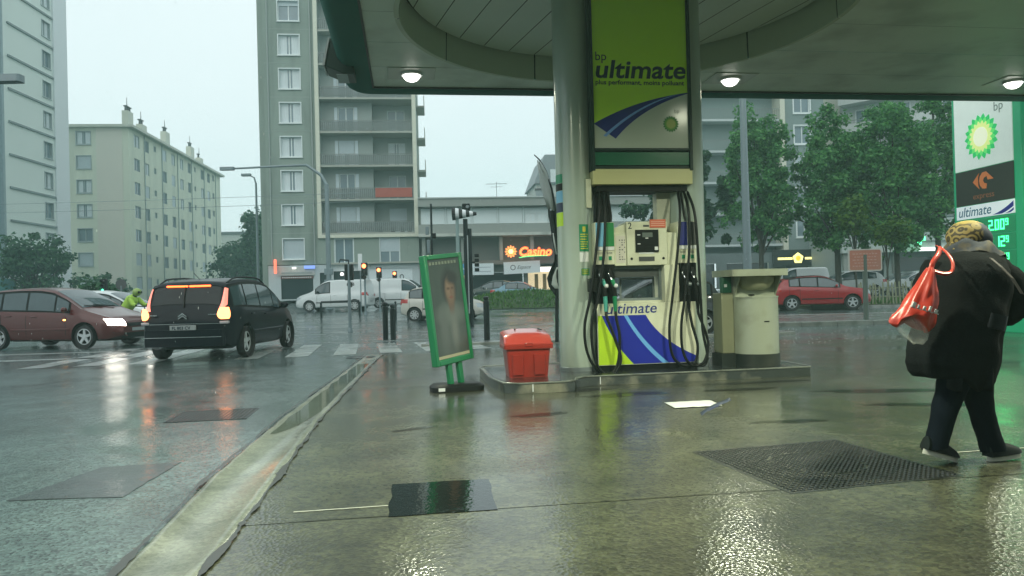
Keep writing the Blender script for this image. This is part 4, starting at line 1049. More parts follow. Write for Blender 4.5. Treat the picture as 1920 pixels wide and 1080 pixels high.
    for sg in (-1, 1):
        fgrid(sg*wf*.60, sg*(wf+.055), zn-.16, zn+.02, .014, 'headlight', hl, 8, 4, .09)
    if 'amber' in lights:
        for sg in (-1, 1):
            p = s.flank(1.5, .78, sg, .006); MB().ball(p, .03, 6, sc=(1.3, .6, .7)).build('side_indicator', AMBER, t, 60)
    # wipers at the screen base
    m_ = MB(); m_.tube([s.top(k['ws'][0]-.02, .55, .03), s.top(k['ws'][0]+.05, -.35, .03)], .012, 5); m_.tube([s.top(k['ws'][0]-.02, .0, .03), s.top(k['ws'][0]+.05, -.75, .03)], .012, 5)
    if detail: m_.build('wiper', BLACK, t)
    # rear lamps and plate
    tl = TAILOFF
    if kind == 'mpv' and 'brake' in lights: pass
    else:
        for sg in (-1, 1):
            zc = s.ip('zb', L-.2)-.06; m_ = MB()
            m_.loft([[s.flank(L-.34+.32*i/6, zc-.10+.17*j/3, sg, .010) for i in range(7)] for j in range(4)], 0, False, False)
            m_.build('tail_lamp', tl if 'tail' not in lights else TAILRED, t, 60)
            p = (s.X(L)-.004, sg*(s.ip('w', L)-.10), zc-.09)
            MB().box(p[0]-.01, p[0]+.05, p[1]-.08, p[1]+.08, zc-.16, zc-.02).build('tail_lamp', tl if 'tail' not in lights else TAILRED, t, bevel=.01)
        MB().box(s.X(L)-.012, s.X(L)+.02, -.25, .25, .50, .60).build('number_plate', PLATEM, t)
    return t, s

NAVYP = M('paint_midnight_blue', (.005, .008, .013), .3, var=.05, coat=.13, crough=.05, spec=.1); MAROON = bodypaint('paint_maroon', (.085, .012, .012), .1)
WHITEC = bodypaint('paint_white', (.62, .66, .66)); CREAMC = bodypaint('paint_pearl_cream', (.55, .54, .48)); BLUEC = bodypaint('paint_light_blue', (.10, .22, .29), .2)
DKGREEN = bodypaint('paint_dark_green', (.02, .045, .035)); REDC = bodypaint('paint_bright_red', (.30, .010, .015)); GREYC = bodypaint('paint_graphite', (.035, .045, .05), .2); SILVER = bodypaint('paint_silver', (.34, .37, .38), .5)

# --- navy MPV seen from behind
t, s = make_car('mpv', 'dark navy people carrier with lit brake lights seen from behind on the wet road', 'car', NAVYP, (-6.46, 16.85), R(90-1), 'people_carrier', 'brake', plate_front=False, trim=NAVYP)
L = s.L; XB = -L/2
# bumper with bright line
def rear_y(z):
    return s.ip('w', L-.03)-.02
MB().loft([rect_ring(.10, .80, z, .09, XB+.075, 0) for z in (.30, .34, .60, .63)]).build('rear_bumper', NAVYP, t, 40)
MB().box(XB-.034, XB-.022, -.76, .76, .478, .490).build('bumper_line', CHROME, t)
MB().box(XB-.012, XB+.02, -.72, .72, .742, .752).build('tailgate_line', CHROME, t)
MB().box(XB-.006, XB+.03, -.30, .30, .62, .73).build('plate_recess', BLACK, t, bevel=.01)
MB().box(XB-.026, XB-.005, -.26, .26, .625, .72).build('number_plate', PLATEM, t, bevel=.004)
text('FL 803 CV', .085, TEXTDK, t, (XB-.028, .215, .64), ext=.001, rot=(math.pi/2, 0, -math.pi/2), bold=.002)
# chevron badge
for dz in (0, .045):
    m_ = MB(); q = [(-.085, .905+dz-.045), (0, .905+dz+.018), (.085, .905+dz-.045), (.085, .88+dz-.045+.002), (0, .88+dz+.012), (-.085, .88+dz-.045+.002)]
    m_.T = Matrix.Translation((XB+.0, 0, 0)) @ Matrix.Rotation(R(-90), 4, 'Z')
    m_.prism([(a, b) for a, b in q], -.03, .0); m_.build('badge', CHROME, t)
for y0, y1, zz in ((.52, .68, .915), (-.68, -.50, .915)):
    m_ = MB()
    for q in range(6): m_.box(XB-.012, XB+.01, y0+(y1-y0)*q/6, y0+(y1-y0)*(q+.7)/6, zz, zz+.022)
    m_.build('trunk_lettering', CHROME, t)
# tall tail lamps following the D pillars, with bright brake cluster below
for sg in (-1, 1):
    rows_ = []
    for q in range(9):
        x = 4.235+(4.47-4.235)*q/8; wi = .018+.05*(q/8)**2
        c = s.sec(x); y = c[10][0]; z = c[10][1]
        rows_.append([(s.X(x)-.016, sg*(y-wi*1.1), z+.012), (s.X(x)-.016, sg*(y+.008), z+.008), (s.X(x)+.06+.04*q/8, sg*(y+.028+.012*q/8), z-.008)])
    m_ = MB().loft(rows_, 0, False, False); m_.build('tail_lamp_strip', TAILRED, t, 60)
    rows_ = []
    for z, f in ((.83, .30), (.85, .62), (.885, .88), (.93, .95), (.98, .82), (1.02, .60), (1.06, .38)):
        yw = s.ip('w', L-.12)+.004
        rows_.append([(XB+.006, sg*(yw-.06-.11*f), z), (XB-.022*f, sg*(yw-.06-.04*f), z), (XB+.03-.02*f, sg*(yw-.03+.02*f), z), (XB+.12, sg*(yw+.006+.016*f), z), (XB+.10+.12*f, sg*(yw+.02), z)])
    MB().loft(rows_, 0, False, False).build('brake_lamp', TAILON, t, 60)
    MB().box(XB-.012, XB+.12, sg*.78-.10, sg*.78+.055, .735, .79).build('reverse_lamp', M('lamp_clear', (.45, .42, .44), .15, coat=.5), t, bevel=.012)
# roof spoiler with brake bar, rails, rear wiper, aerial
m_ = MB(); m_.loft([[s.top(x, b_, o) for b_ in [q/6-1 for q in range(13)]] for x, o in ((4.02, .004), (4.18, .028), (4.235, .022), (4.235, -.02), (4.16, -.03))], 0, False, False)
m_.build('spoiler', NAVYP, t, 50)
p = s.top(4.24, 0, 0)
MB().box(p[0]-.05, p[0]+.015, -.44, -.02, p[2]-.020, p[2]+.012).box(p[0]-.05, p[0]+.015, .02, .44, p[2]-.020, p[2]+.012).build('brake_bar', BRK3, t, bevel=.008)
for sg in (-1, 1):
    pts = [];
    for q in range(9):
        x = 1.95+(4.05-1.95)*q/8; c = s.sec(x); pts.append((s.X(x), sg*(c[11][0]-.01), c[11][1]+(.0 if q in (0, 8) else .055)))
    MB().tube(pts, .017, 8).build('roof_rail', BLACK, t, 50)
MB().tube([s.top(4.45, .02, .02), s.top(4.33, .06, .03), s.top(4.26, .07, .03)], .011, 5).build('rear_wiper', BLACK, t)
MB().tube([s.top(3.75, 0, 0), s.top(4.0, 0, .16)], .006, 5).build('aerial', BLACK, t)
MB().cyl((XB-.01, .45, .30), (XB+.2, .45, .30), .03, .03, 10).build('exhaust', STEEL, t)

# --- other traffic
t, s = make_car('mpv', 'maroon people carrier with bright headlights driving in from the left', 'car', MAROON, (-12.55, 20.75), R(-10.5), 'people_carrier', 'head amber', plate_front=True, trim=MAROON)
make_car('mpv', 'white car half hidden behind the maroon people carrier', 'car', WHITEC, (-14.9, 27.5), R(-3), 'family_car', detail=0)
make_car('hatch', 'pearl cream hatchback passing behind the leaning green poster', 'car', CREAMC, (-2.98, 32.6), R(-4), 'hatchback', rimk='cap')
make_car('van', 'white delivery van facing left behind the grey lamp post', 'van', WHITEC, (-10.6, 44.3), R(180-4), 'delivery_van', rimk='cap')
make_car('van', 'white delivery van facing right with red tail lamp next to the other van', 'van', WHITEC, (-6.85, 46.8), R(-3), 'delivery_van', 'tail', rimk='cap')
make_car('saloon', 'pale blue saloon beyond the grass mound under the orange supermarket sign', 'car', BLUEC, (.75, 50.5), R(-6), 'saloon_car')
make_car('hatch', 'dark green hatchback with sloping screen beyond the grass mound', 'car', DKGREEN, (-1.45, 53.5), R(180-4), 'hatchback', detail=0)
t, s = make_car('suv', 'bright red compact SUV with black roof passing right of the waste bin', 'car', REDC, (13.72, 33.2), R(-8), 'compact_suv'); t.scale = (.95, .95, .95)
m_ = MB(); m_.loft([[s.top(x, -1+2*q/10, .006) for q in range(11)] for x in [1.98+i*.2 for i in range(10)]], 0, False, False); m_.build('roof_panel', BLACK, t, 60)
make_car('suv', 'white SUV parked behind the red SUV and orange sign', 'car', WHITEC, (20.3, 45.0), R(178), 'parked_suv', group='cars parked along the far pavement', detail=0)
make_car('hatch', 'white hatchback parked nose left beyond the tree beside the orange sign', 'car', WHITEC, (24.2, 44.5), R(182), 'parked_hatchback', group='cars parked along the far pavement', detail=0)
make_car('saloon', 'dark grey saloon in shade behind the white hatchback', 'car', GREYC, (26.0, 49.5), R(182), 'parked_saloon', group='cars parked along the far pavement', detail=0)
make_car('van', 'long white van parked behind the roof of the red SUV', 'van', WHITEC, (19.2, 50.5), R(178), 'parked_van', group='cars parked along the far pavement', detail=0)
make_car('hatch', 'silver hatchback parked in the far row left of the pharmacy', 'car', SILVER, (29.0, 50.0), R(182), 'parked_hatchback', group='cars parked along the far pavement', detail=0)
make_car('hatch', 'graphite hatchback stopped on the far side of the fuel pump with lit tail lamp', 'car', GREYC, (3.72, 19.9), R(180+5), 'hatchback', 'tail')
# ------------------------------------------------------------------ buildings
ZG = gz(80)          # street level beyond the road
SA = R(6)
SHUT = M('roller_shutter', (.54, .62, .65), .5, var=.1, stretch=(1, 1, 1)); CURT = M('net_curtain', (.64, .70, .71), .7, var=.2, stretch=(9, 1, .6), scale=2)
FRW = M('window_frame_white', (.66, .72, .71), .4); FRG = M('window_frame_grey', (.34, .40, .40), .4)
WM = {}
def wmesh(key, fn):
    if key not in WM: WM[key] = fn()
    return WM[key]
def obj(name, me, parent, loc=(0, 0, 0), rz=0):
    o = bpy.data.objects.new(name, me); COL.objects.link(o); o.parent = parent; o.location = loc; o.rotation_euler[2] = rz; return o
def window(parent, x, y, z, rz, w, h, kind='open', sur=.10, proud=.05, depth=.16, fm=None, cl=0., name='window', trim=None):
    fm = fm or FRW
    def frame():
        m_ = MB(); a, b = -w/2, w/2
        if sur:
            for x0, x1, z0, z1 in ((a-sur, a, -sur, h+sur), (b, b+sur, -sur, h+sur), (a, b, h, h+sur), (a, b, -sur, 0)): m_.box(x0, x1, -proud, -.002, z0, z1)
            m_.box(a-sur-.04, b+sur+.04, -proud-.05, -.002, -sur-.05, -sur)
        e = .004
        m_.quad((a+e, 0, 0), (a+e, depth, 0), (a+e, depth, h), (a+e, 0, h), 1); m_.quad((b-e, 0, 0), (b-e, depth, 0), (b-e, depth, h), (b-e, 0, h), 1)
        m_.quad((a, 0, h-e), (b, 0, h-e), (b, depth, h-e), (a, depth, h-e), 1); m_.quad((a, 0, e), (b, 0, e), (b, depth, e), (a, depth, e), 1)
        f = .06; yy = depth-.05
        for x0, x1, z0, z1 in ((a, a+f, 0, h), (b-f, b, 0, h), (-f*.7, f*.7, f, h-f), (a+f, b-f, 0, f), (a+f, b-f, h-f, h)): m_.box(x0, x1, yy, yy+.05, z0, z1)
        return m_.mesh('window', [fm, trim or fm])
    o = obj(name, wmesh(('f', w, h, sur, proud, depth, fm.name, trim.name if trim else ''), frame), parent, (x, y, z), rz)
    obj('pane', wmesh(('p', w, h, depth), lambda: MB().quad((-w/2, depth, 0), (w/2, depth, 0), (w/2, depth, h), (-w/2, depth, h)).mesh('pane', PANE)), o)
    if kind == 'shut' or cl > 0:
        c = 1. if kind == 'shut' else cl
        def sh():
            m_ = MB(); n = max(2, int(h*c/.09))
            for i in range(n):
                z0 = h-h*c + h*c*i/n; z1 = z0 + h*c/n
                m_.add([(-w/2+.03, depth-.075, z0), (w/2-.03, depth-.075, z0), (w/2-.03, depth-.09, z1-.012), (-w/2+.03, depth-.09, z1-.012)], [(0, 1, 2, 3)])
                m_.add([(-w/2+.03, depth-.07, z1-.012), (w/2-.03, depth-.07, z1-.012), (w/2-.03, depth-.075, z1), (-w/2+.03, depth-.075, z1)], [(0, 1, 2, 3)])
            return m_.mesh('shutter', SHUT)
        obj('shutter', wmesh(('s', w, h, c, depth), sh), o)
    if kind == 'curtain':
        def cu():
            m_ = MB(); n = 14
            for s_ in (-1, 1):
                m_.loft([[(s_*(w*.5-.05 - w*.36*i/n), depth-.012-.02*(i % 2)-.006, z_) for i in range(n+1)] for z_ in (.06, h-.06)], 0, False, False)
            return m_.mesh('curtain', CURT)
        obj('curtain', wmesh(('c', w, h, depth), cu), o)
    return o
def railing(parent, x0, x1, y, z, h=1.0, step=.14, mat=STEEL, ends=0., bars=True):
    m_ = MB(); m_.box(x0, x1, y-.025, y+.025, z+h-.05, z+h); m_.box(x0, x1, y-.015, y+.015, z+.06, z+.09)
    n = int((x1-x0)/step)
    for i in range(n+1):
        xx = x0+(x1-x0)*i/n; m_.box(xx-.012, xx+.012, y-.01, y+.01, z+.09, z+h-.05)
    if ends:
        for xx in (x0, x1): m_.box(xx-.02, xx+.02, y+.025, y+ends, z+h-.05, z+h)
    return m_.build('railing', mat, parent)
TW = M('tower_render', (.235, .29, .25), .75, var=.1, scale=.35, dirt=(.10, .125, .11), dirt_amt=.55, dscale=.9, bump=.2, bscale=6, stretch=(1, 1, .13))
TW2 = M('tower_loggia_render', (.31, .355, .335), .75, var=.1, scale=.5); TWT = M('tower_cream_trim', (.60, .61, .50), .6, var=.08)
TSL = M('tower_slab_edge', (.34, .355, .31), .6)
SHOPD = M('shop_glass_dark', (.02, .03, .035), .1, spec=.6); RAILM = M('railing_metal', (.19, .21, .20), .5)
K = 2.78
# ---- tower with balconies (centre left)
tw = thing('apartment_tower', 'olive grey apartment tower with cream framed balcony bays beyond the crossing', 'apartment building', (-19.75, 60.0, ZG), SA)
zb0 = 5.24-ZG-.80
H_ = 31.; XA = 4.05; XW = 12.15
holes = []
for i in range(10): holes.append((.9+.33, .9+1.98, zb0+i*K, zb0+i*K+1.6))
m_ = MB(); wall_grid(m_, 0, XA, 2.9, H_, holes)
m_.quad((XW+.05, 0, 2.9), (XW+.05, 12, 2.9), (XW+.05, 12, H_), (XW+.05, 0, H_)); m_.quad((0, 0, 0), (0, .5, 0), (0, .5, H_), (0, 0, H_))
m_.quad((-.55, .5, 0), (0, .5, 0), (0, .5, H_), (-.55, .5, H_)); m_.quad((-.55, .5, 0), (-.55, 12, 0), (-.55, 12, H_), (-.55, .5, H_))
m_.quad((-.55, 12, 0), (XW+.05, 12, 0), (XW+.05, 12, H_), (-.55, 12, H_)); m_.quad((-.55, .5, H_), (XW+.05, .5, H_), (XW+.05, 12, H_), (-.55, 12, H_)); m_.quad((0, 0, H_), (XW, 0, H_), (XW, .5, H_), (0, .5, H_))
m_.build('wall', TW, tw)
kk = ['open', 'shut', 'curtain', 'curtain', 'open', 'curtain', 'curtain', 'open', 'open', 'open']
for i in range(10):
    kd = ['shut', 'curtain', 'curtain', 'curtain', 'curtain', 'curtain', 'curtain', 'open', 'open', 'curtain'][i]
    window(tw, .9+1.155, 0, zb0+i*K, 0, 1.65, 1.6, kd, .075, .06, .24, cl=(1. if i == 0 else .22 if i in (7, 8) else 0))
for i in range(10): MB().box(0, XA-.01, -.012, -.001, zb0-.72+i*K, zb0-.69+i*K).build('floor_joint', TW2, tw)
for xx in (.35, 3.75): MB().cyl((xx, -.07, 2.9), (xx, -.07, H_), .055, n=6).build('drainpipe', TW2, tw)
zf0 = 6.34-ZG      # lowest balcony floor
MB().box(XA, XA+.32, -.25, .0, zf0-.28, H_).box(XW-.27, XW+.05, -.25, .0, zf0-.28, H_).box(XA+.32, XW-.27, -.25, 0, zf0-.28, zf0-.03).build('bay_frame', TWT, tw)
xm = 8.55
for i in range(9):
    z0 = zf0 + i*K
    MB().box(XA+.32, XW-.27, -.20, 2.0, z0-.03 if i else z0-.028, z0+.12).build('balcony_slab', TSL, tw)
    hL = (5.75, 7.05); hR = (9.75, 11.2)
    m_ = MB(); wall_grid(m_, XA+.32, xm, z0+.12, z0+K-.03, [(hL[0], hL[1], z0+.12, z0+2.35)], .9)
    wall_grid(m_, xm, XW-.27, z0+.12, z0+K-.03, [(hR[0], hR[1], z0+.12, z0+2.3)], 1.9)
    m_.quad((xm, .9, z0+.12), (xm, 1.9, z0+.12), (xm, 1.9, z0+K-.03), (xm, .9, z0+K-.03)); m_.quad((XA+.32, 0, z0+.12), (XA+.32, .9, z0+.12), (XA+.32, .9, z0+K), (XA+.32, 0, z0+K)); m_.quad((XW-.27, 0, z0+.12), (XW-.27, 1.9, z0+.12), (XW-.27, 1.9, z0+K), (XW-.27, 0, z0+K))
    m_.build('loggia_wall', TW2, tw)
    kd = ['shut', 'open', 'curtain', 'open', 'open', 'curtain', 'open', 'open', 'shut'][i]
    MB().box(hL[0]-.30, hL[0]-.03, .84, .895, z0+.14, z0+2.33).box(hL[1]+.03, hL[1]+.30, .84, .895, z0+.14, z0+2.33).build('folding_shutter', SHUT, tw)
    window(tw, (hL[0]+hL[1])/2, .9, z0+.12, 0, 1.3, 2.23, kd, .0, .04, .12, cl=(.5 if i in (2, 5) else 0), name='balcony_window')
    window(tw, (hR[0]+hR[1])/2, 1.9, z0+.12, 0, 1.45, 2.18, ['shut', 'open', 'curtain', 'open', 'open', 'open', 'shut', 'open', 'open'][i], .0, .04, .12, name='balcony_window')
    railing(tw, XA+.34, XW-.29, -.14, z0+.12, .92, .16, RAILM)
    MB().box(XA+.40, XW-.33, -.10, -.095, z0+.20, z0+.95).build('balcony_screen', M('balcony_mesh_screen', (.20, .235, .225), .5, alpha=.55, var=.1), tw)
    # little balconies sticking out on the hidden left flank and right flank
    for sx, x0, x1, yy in ((-1, -1.0, -.56, 3.0), (1, XW+.06, XW+.75, 2.5)):
        m2 = MB(); m2.box(x0, x1, yy, yy+3, z0-.03, z0+.12); m2.box(x0 if sx < 0 else x1-.06, x0+.06 if sx < 0 else x1, yy, yy+3, z0+.12, z0+1.0); m2.build('side_balcony', TSL, tw)
# coloured things on balconies
MB().box(8.75, XW-.4, -.19, -.165, zf0+K+.22, zf0+K+.98).build('red_balcony_cloth', M('red_cloth', (.36, .085, .06), .7, var=.2), tw)
for xx in (8.9, 9.9, 10.7, 11.3):
    MB().box(xx, xx+.35, .3, .7, zf0+.13, zf0+.62).build('balcony_furniture', GREYL, tw, bevel=.03)
# first floor
holes = [(5.35, 6.85, 4.0-ZG+.0, 6.0-ZG), (9.0, 10.6, 3.95-ZG, 6.0-ZG)]
m_ = MB(); wall_grid(m_, XA, XW+.05, 2.9, zf0-.28, holes); m_.build('wall', TW, tw)
window(tw, 6.1, 0, 4.0-ZG, 0, 1.5, 2.0, 'open', .05, .04, .15, cl=.0); window(tw, 9.8, 0, 3.95-ZG, 0, 1.6, 2.05, 'open', .05, .04, .15, cl=.55)
MB().box(7.7, 8.2, -.1, 0, 2.62, 2.85).box(4.9, XW+.05, -.35, 0, 2.84, 2.9+.08).build('ledge', TSL, tw)
# ground floor shops
m_ = MB(); wall_grid(m_, 0, XW+.05, 0, 2.84, [(1.0, 3.55, .1, 2.0), (4.1, 5.0, 0, 2.2), (5.2, 7.6, .2, 2.3), (8.0, 11.6, .0, 2.45)], .02)
m_.build('shop_front_wall', M('shop_wall_grey', (.46, .52, .53), .5, var=.08), tw)
for x0, x1, z0, z1 in ((1.0, 3.55, .1, 2.0), (4.1, 5.0, 0, 2.2), (5.2, 7.6, .2, 2.3)):
    m_ = MB(); m_.quad((x0, .35, z0), (x1, .35, z0), (x1, .35, z1), (x0, .35, z1))
    for q in (x0, x1): m_.quad((q, .02, z0), (q, .35, z0), (q, .35, z1), (q, .02, z1))
    m_.quad((x0, .02, z1), (x1, .02, z1), (x1, .35, z1), (x0, .35, z1)); m_.build('shop_window', SHOPD, tw)
MB().box(1.0, 3.6, -.06, .0, 1.75, 1.98).build('shop_awning', M('awning_dark_red', (.10, .035, .03), .6), tw)
m_ = MB()
for q in range(14): m_.box(1.1+q*.17, 1.2+q*.17, -.065, -.06, 1.83, 1.9)
tag(m_.build('sign_marks', WHITEP, tw), kind='stuff')
MB().box(.9, 3.7, -.09, .01, 2.05, 2.70).build('shop_sign', M('shop_sign_pale', (.50, .50, .47), .5), tw)
MB().box(1.05, 3.5, -.1, -.09, 2.15, 2.30).build('sign_band', M('sign_band_grey', (.3, .33, .32), .5, var=.5, scale=12), tw)
MB().box(2.9, 3.75, -.3, -.1, 2.55, 2.80).build('blue_light_sign', M('blue_lit', (.15, .25, .8), .4, emit=(.30, .45, 1.), es=.5), tw)
MB().box(1.95, 2.2, -.16, -.1, 2.60, 2.68).build('sign_lamp', M('small_lamp_lit', (1, 1, 1), .4, emit=(1, .97, .9), es=4), tw)
MB().box(.55, .73, -.5, -.2, 2.2, 3.35).build('red_blade_sign', M('red_neon_blade', (.8, .15, .1), .4, emit=(1, .20, .11), es=.9), tw, bevel=.04)
MB().box(8.0, 11.6, .1, .14, 0, 2.45).build('white_shop_front', M('white_shopfront', (.68, .75, .77), .4, var=.08), tw)
for x0, z0, x1, z1 in ((10.55, 1.5, 10.9, 1.95), (10.95, .9, 11.3, 1.2)):
    m_ = MB()
    for a_ in range(20):
        t0 = 2*math.pi*a_/20; t1 = 2*math.pi*(a_+1)/20; cx, cz, rx, rz_ = (x0+x1)/2, (z0+z1)/2, (x1-x0)/2, (z1-z0)/2
        m_.add([(cx+rx*math.cos(t0), .09, cz+rz_*math.sin(t0)), (cx+rx*math.cos(t1), .09, cz+rz_*math.sin(t1)), (cx+rx*.65*math.cos(t1), .09, cz+rz_*.65*math.sin(t1)), (cx+rx*.65*math.cos(t0), .09, cz+rz_*.65*math.sin(t0))], [(0, 1, 2, 3)])
    m_.build('shop_mark', GREYL, tw)
for xx in (5.9, 6.6):
    MB().ball((xx, -.25, 2.05), .13, 8).build('shop_lamp', M('shop_lamp_lit', (1, 1, 1), .4, emit=(1, .96, .88), es=3.5), tw, 60)

# ---- low supermarket building
sb = thing('supermarket_building', 'low flat-roofed supermarket building with pale window panels and orange sign', 'shop building', (-19.75+XW*math.cos(SA)+.1, 60.0+XW*math.sin(SA), ZG), SA)
BW = 22.
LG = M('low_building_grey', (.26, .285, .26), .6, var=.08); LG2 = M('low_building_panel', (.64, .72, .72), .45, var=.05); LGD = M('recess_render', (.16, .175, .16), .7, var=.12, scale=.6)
rz0 = 9.2-ZG
MB().box(-.05, BW, -.7, 12, rz0-.75, rz0-.1).build('roof_slab', LG, sb); MB().box(-.05, BW+.1, -.8, 12, rz0-.1, rz0).build('roof_edge', M('roof_edge_pale', (.40, .45, .43), .5), sb)
MB().box(0, BW, .1, 12, 5.9-ZG, rz0-.75).build('upper_wall', LG, sb)
x = .15; i = 0
while x < BW-2:
    if i != 6: MB().box(x, x+2.0, .02, .1, 7.05-ZG, rz0-.85).build('wall_panel', LG2, sb, bevel=.02)
    else:
        MB().box(x, x+2.0, .02, .1, 7.9-ZG, rz0-.85).build('wall_panel', LG2, sb, bevel=.02)
    MB().box(x+2.02, x+2.14, -.04, .1, 7.0-ZG, rz0-.8).build('mullion', LG2, sb)
    x += 2.17; i += 1
for k_ in (4, 6):
    xx = .15+2.17*k_+1.0; window(sb, xx-.5, .0, 7.1-ZG, 0, .8, .75, 'open', .03, .03, .06); window(sb, xx+.5, .0, 7.1-ZG, 0, .8, .75, 'open', .03, .03, .06)
MB().box(-.05, BW, -.9, .1, 6.2-ZG, 6.95-ZG).build('parapet', LG, sb)
MB().box(-.05, BW, -1.1, .1, 5.95-ZG, 6.19-ZG).build('ledge', M('stained_ledge', (.46, .49, .44), .6, var=.2, dirt=(.2, .22, .2), dirt_amt=.8, dscale=.8), sb)
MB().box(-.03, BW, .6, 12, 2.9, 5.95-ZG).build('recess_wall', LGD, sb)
for xx in (.2, 3.4, 6.6, 9.2, 11.7, 14.5, 17.5): MB().box(xx, xx+.28, -.5, .6, 2.9, 5.95-ZG).build('pillar', LG, sb)
MB().box(-.03, BW, -.6, .6, 2.55, 2.9).build('canopy_band', M('brownish_band', (.15, .135, .115), .6), sb)
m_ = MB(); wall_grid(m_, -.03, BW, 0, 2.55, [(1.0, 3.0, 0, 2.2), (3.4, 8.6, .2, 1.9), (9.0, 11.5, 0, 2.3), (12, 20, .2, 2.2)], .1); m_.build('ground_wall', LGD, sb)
for x0, x1, z0, z1, mt in ((1., 3., 0, 2.2, SHOPD), (3.4, 8.6, .2, 1.9, SHOPD), (12, 20, .2, 2.2, SHOPD)): MB().quad((x0, .5, z0), (x1, .5, z0), (x1, .5, z1), (x0, .5, z1)).build('shop_window', mt, sb)
WARMW = M('warm_shop_window', (.5, .42, .25), .4, emit=(1, .80, .48), es=.42, var=.35, scale=3)
MB().box(9.0, 11.5, .45, .5, 0, 2.3).build('lit_shop_window', WARMW, sb)
MB().box(9.0, 11.5, .3, .34, 1.9, 2.28).build('shop_light_panel', M('light_panel', (1, 1, 1), .4, emit=(1, 1, .98), es=1.1), sb)
for xx in (9.6, 10.3, 10.9): MB().box(xx, xx+.3, .38, .44, .2, 1.7).build('shop_display', M('display_brown', (.25, .17, .06), .6), sb)
MB().box(3.45, 4.3, .44, .48, .9, 1.75).build('lit_poster', WARMW, sb)
# banner signs
BAN = M('banner_pale', (.64, .72, .74), .5, var=.04)
MB().box(3.05, 4.15, -.75, -.68, 1.70, 2.65).build('blue_sign_panel', M('sign_blue', (.06, .26, .50), .4), sb)
MB().box(4.16, 6.05, -.75, -.68, 1.70, 2.65).build('pale_sign_panel', BAN, sb)
for zz in (2.3, 1.95): MB().box(4.4, 5.8, -.757, -.75, zz, zz+.06).build('sign_line', M('sign_line_grey', (.32, .38, .42), .5), sb)
for x0, z0 in ((2.95, 1.85), (3.3, 2.15)): MB().box(x0, x0+.45, -.80, -.757, z0, z0+.16).build('sign_mark', M('sign_pale_blue', (.45, .62, .75), .4), sb)
b_ = MB(); b_.T = Matrix.Translation((6.9, -.8, 1.70)) @ Matrix.Rotation(R(-2), 4, 'Y'); b_.box(0, 3.05, 0, .02, 0, 1.0); b_.build('banner', BAN, sb)
m_ = MB()
for a_ in range(20):
    t0 = 2*math.pi*a_/20; t1 = 2*math.pi*(a_+1)/20
    m_.add([(7.65+.22*math.cos(t0), -.805, 2.25+.22*math.sin(t0)), (7.65+.22*math.cos(t1), -.805, 2.25+.22*math.sin(t1)), (7.65+.16*math.cos(t1), -.805, 2.25+.16*math.sin(t1)), (7.65+.16*math.cos(t0), -.805, 2.25+.16*math.sin(t0))], [(0, 1, 2, 3)])
m_.build('banner_emblem', GREYL, sb)
text('Espace', .42, GREYL, sb, (7.98, -.805, 2.12), ext=.002, shear=.35, rot=(math.pi/2, R(-2), 0))
# neon supermarket sign
sg_ = thing('supermarket_sign', 'glowing orange supermarket sign with sunflower and green swoosh', 'neon sign', (-.02, 60.9, 4.6), SA)
NO = M('neon_orange', (1, .35, .1), .4, emit=(1, .24, .055), es=1.5); NY = M('neon_yellow', (1, .8, .2), .4, emit=(1, .72, .16), es=2.6); NGR = M('neon_green', (.1, .7, .2), .4, emit=(.16, .75, .20), es=.8)
NR = M('neon_red_rim', (.9, .15, .03), .4, emit=(1, .10, .015), es=1.0)
for q in range(12):
    a = 2*math.pi*q/12; ca, sa = math.cos(a), math.sin(a)
    P_ = lambda rr, h: (rr*ca-h*sa, rr*sa+h*ca)
    MB().prism([P_(.22, -.03), P_(.38, -.078), P_(.53, 0), P_(.38, .078), P_(.22, .03)], -.06, 0).build('petal', NO, sg_)
m_ = MB(); m_.lathe([(.19, -.09), (.19, -.02)], 20, axis='y'); m_.build('flower_heart', NY, sg_)
text('Casino', 1.0, NR, sg_, (.64, .0, -.36), shear=.2, bold=.06, ext=.01, sx=.98, name='lettering_rim')
text('Casino', 1.0, NO, sg_, (.64, -.04, -.36), shear=.2, bold=.012, ext=.01, sx=.98)
strip_poly(bez((.62, -.50), (1.3, -.28), (3.05, -.36)), bez((.75, -.56), (1.4, -.42), (3.05, -.42)), -.03, 0, 'swoosh', NGR, sg_)
# rooftop aerial
ae = thing('roof_aerial', 'thin television aerial on the low flat roof', 'aerial', (-1.1, 63.0, 9.2), 0)
MB().cyl((0, 0, 0), (0, 0, 1.5), .025, n=6).build('mast', STEEL, ae)
MB().box(-.9, .9, -.02, .02, 1.3, 1.34).box(-.5, .5, -.02, .02, 1.05, 1.08).build('antenna_bar', STEEL, ae)
vt = thing('roof_vent', 'small dark ventilation cowl on the low flat roof', 'roof vent', (2.6, 63.4, 9.2), 0)
MB().box(-.35, .35, -.3, .3, 0, .7).build('housing', STEEL, vt); MB().box(-.42, .42, -.36, .36, .72, .85).build('cap', GREYL, vt)

# ---- cream block on the left
B2W = M('cream_block_render', (.64, .68, .55), .75, var=.06, scale=.3, dirt=(.36, .40, .33), dirt_amt=.5, dscale=.6, stretch=(1, 1, .12)); B2P = M('cream_block_plain', (.66, .64, .55), .75, var=.05, scale=.3); B2T = M('cream_block_trim', (.52, .54, .46), .6)
b2 = thing('cream_block', 'cream apartment block with tiny side windows and rooftop chimneys at left', 'apartment building', (-42.65, 83.0, ZG), R(95.7))
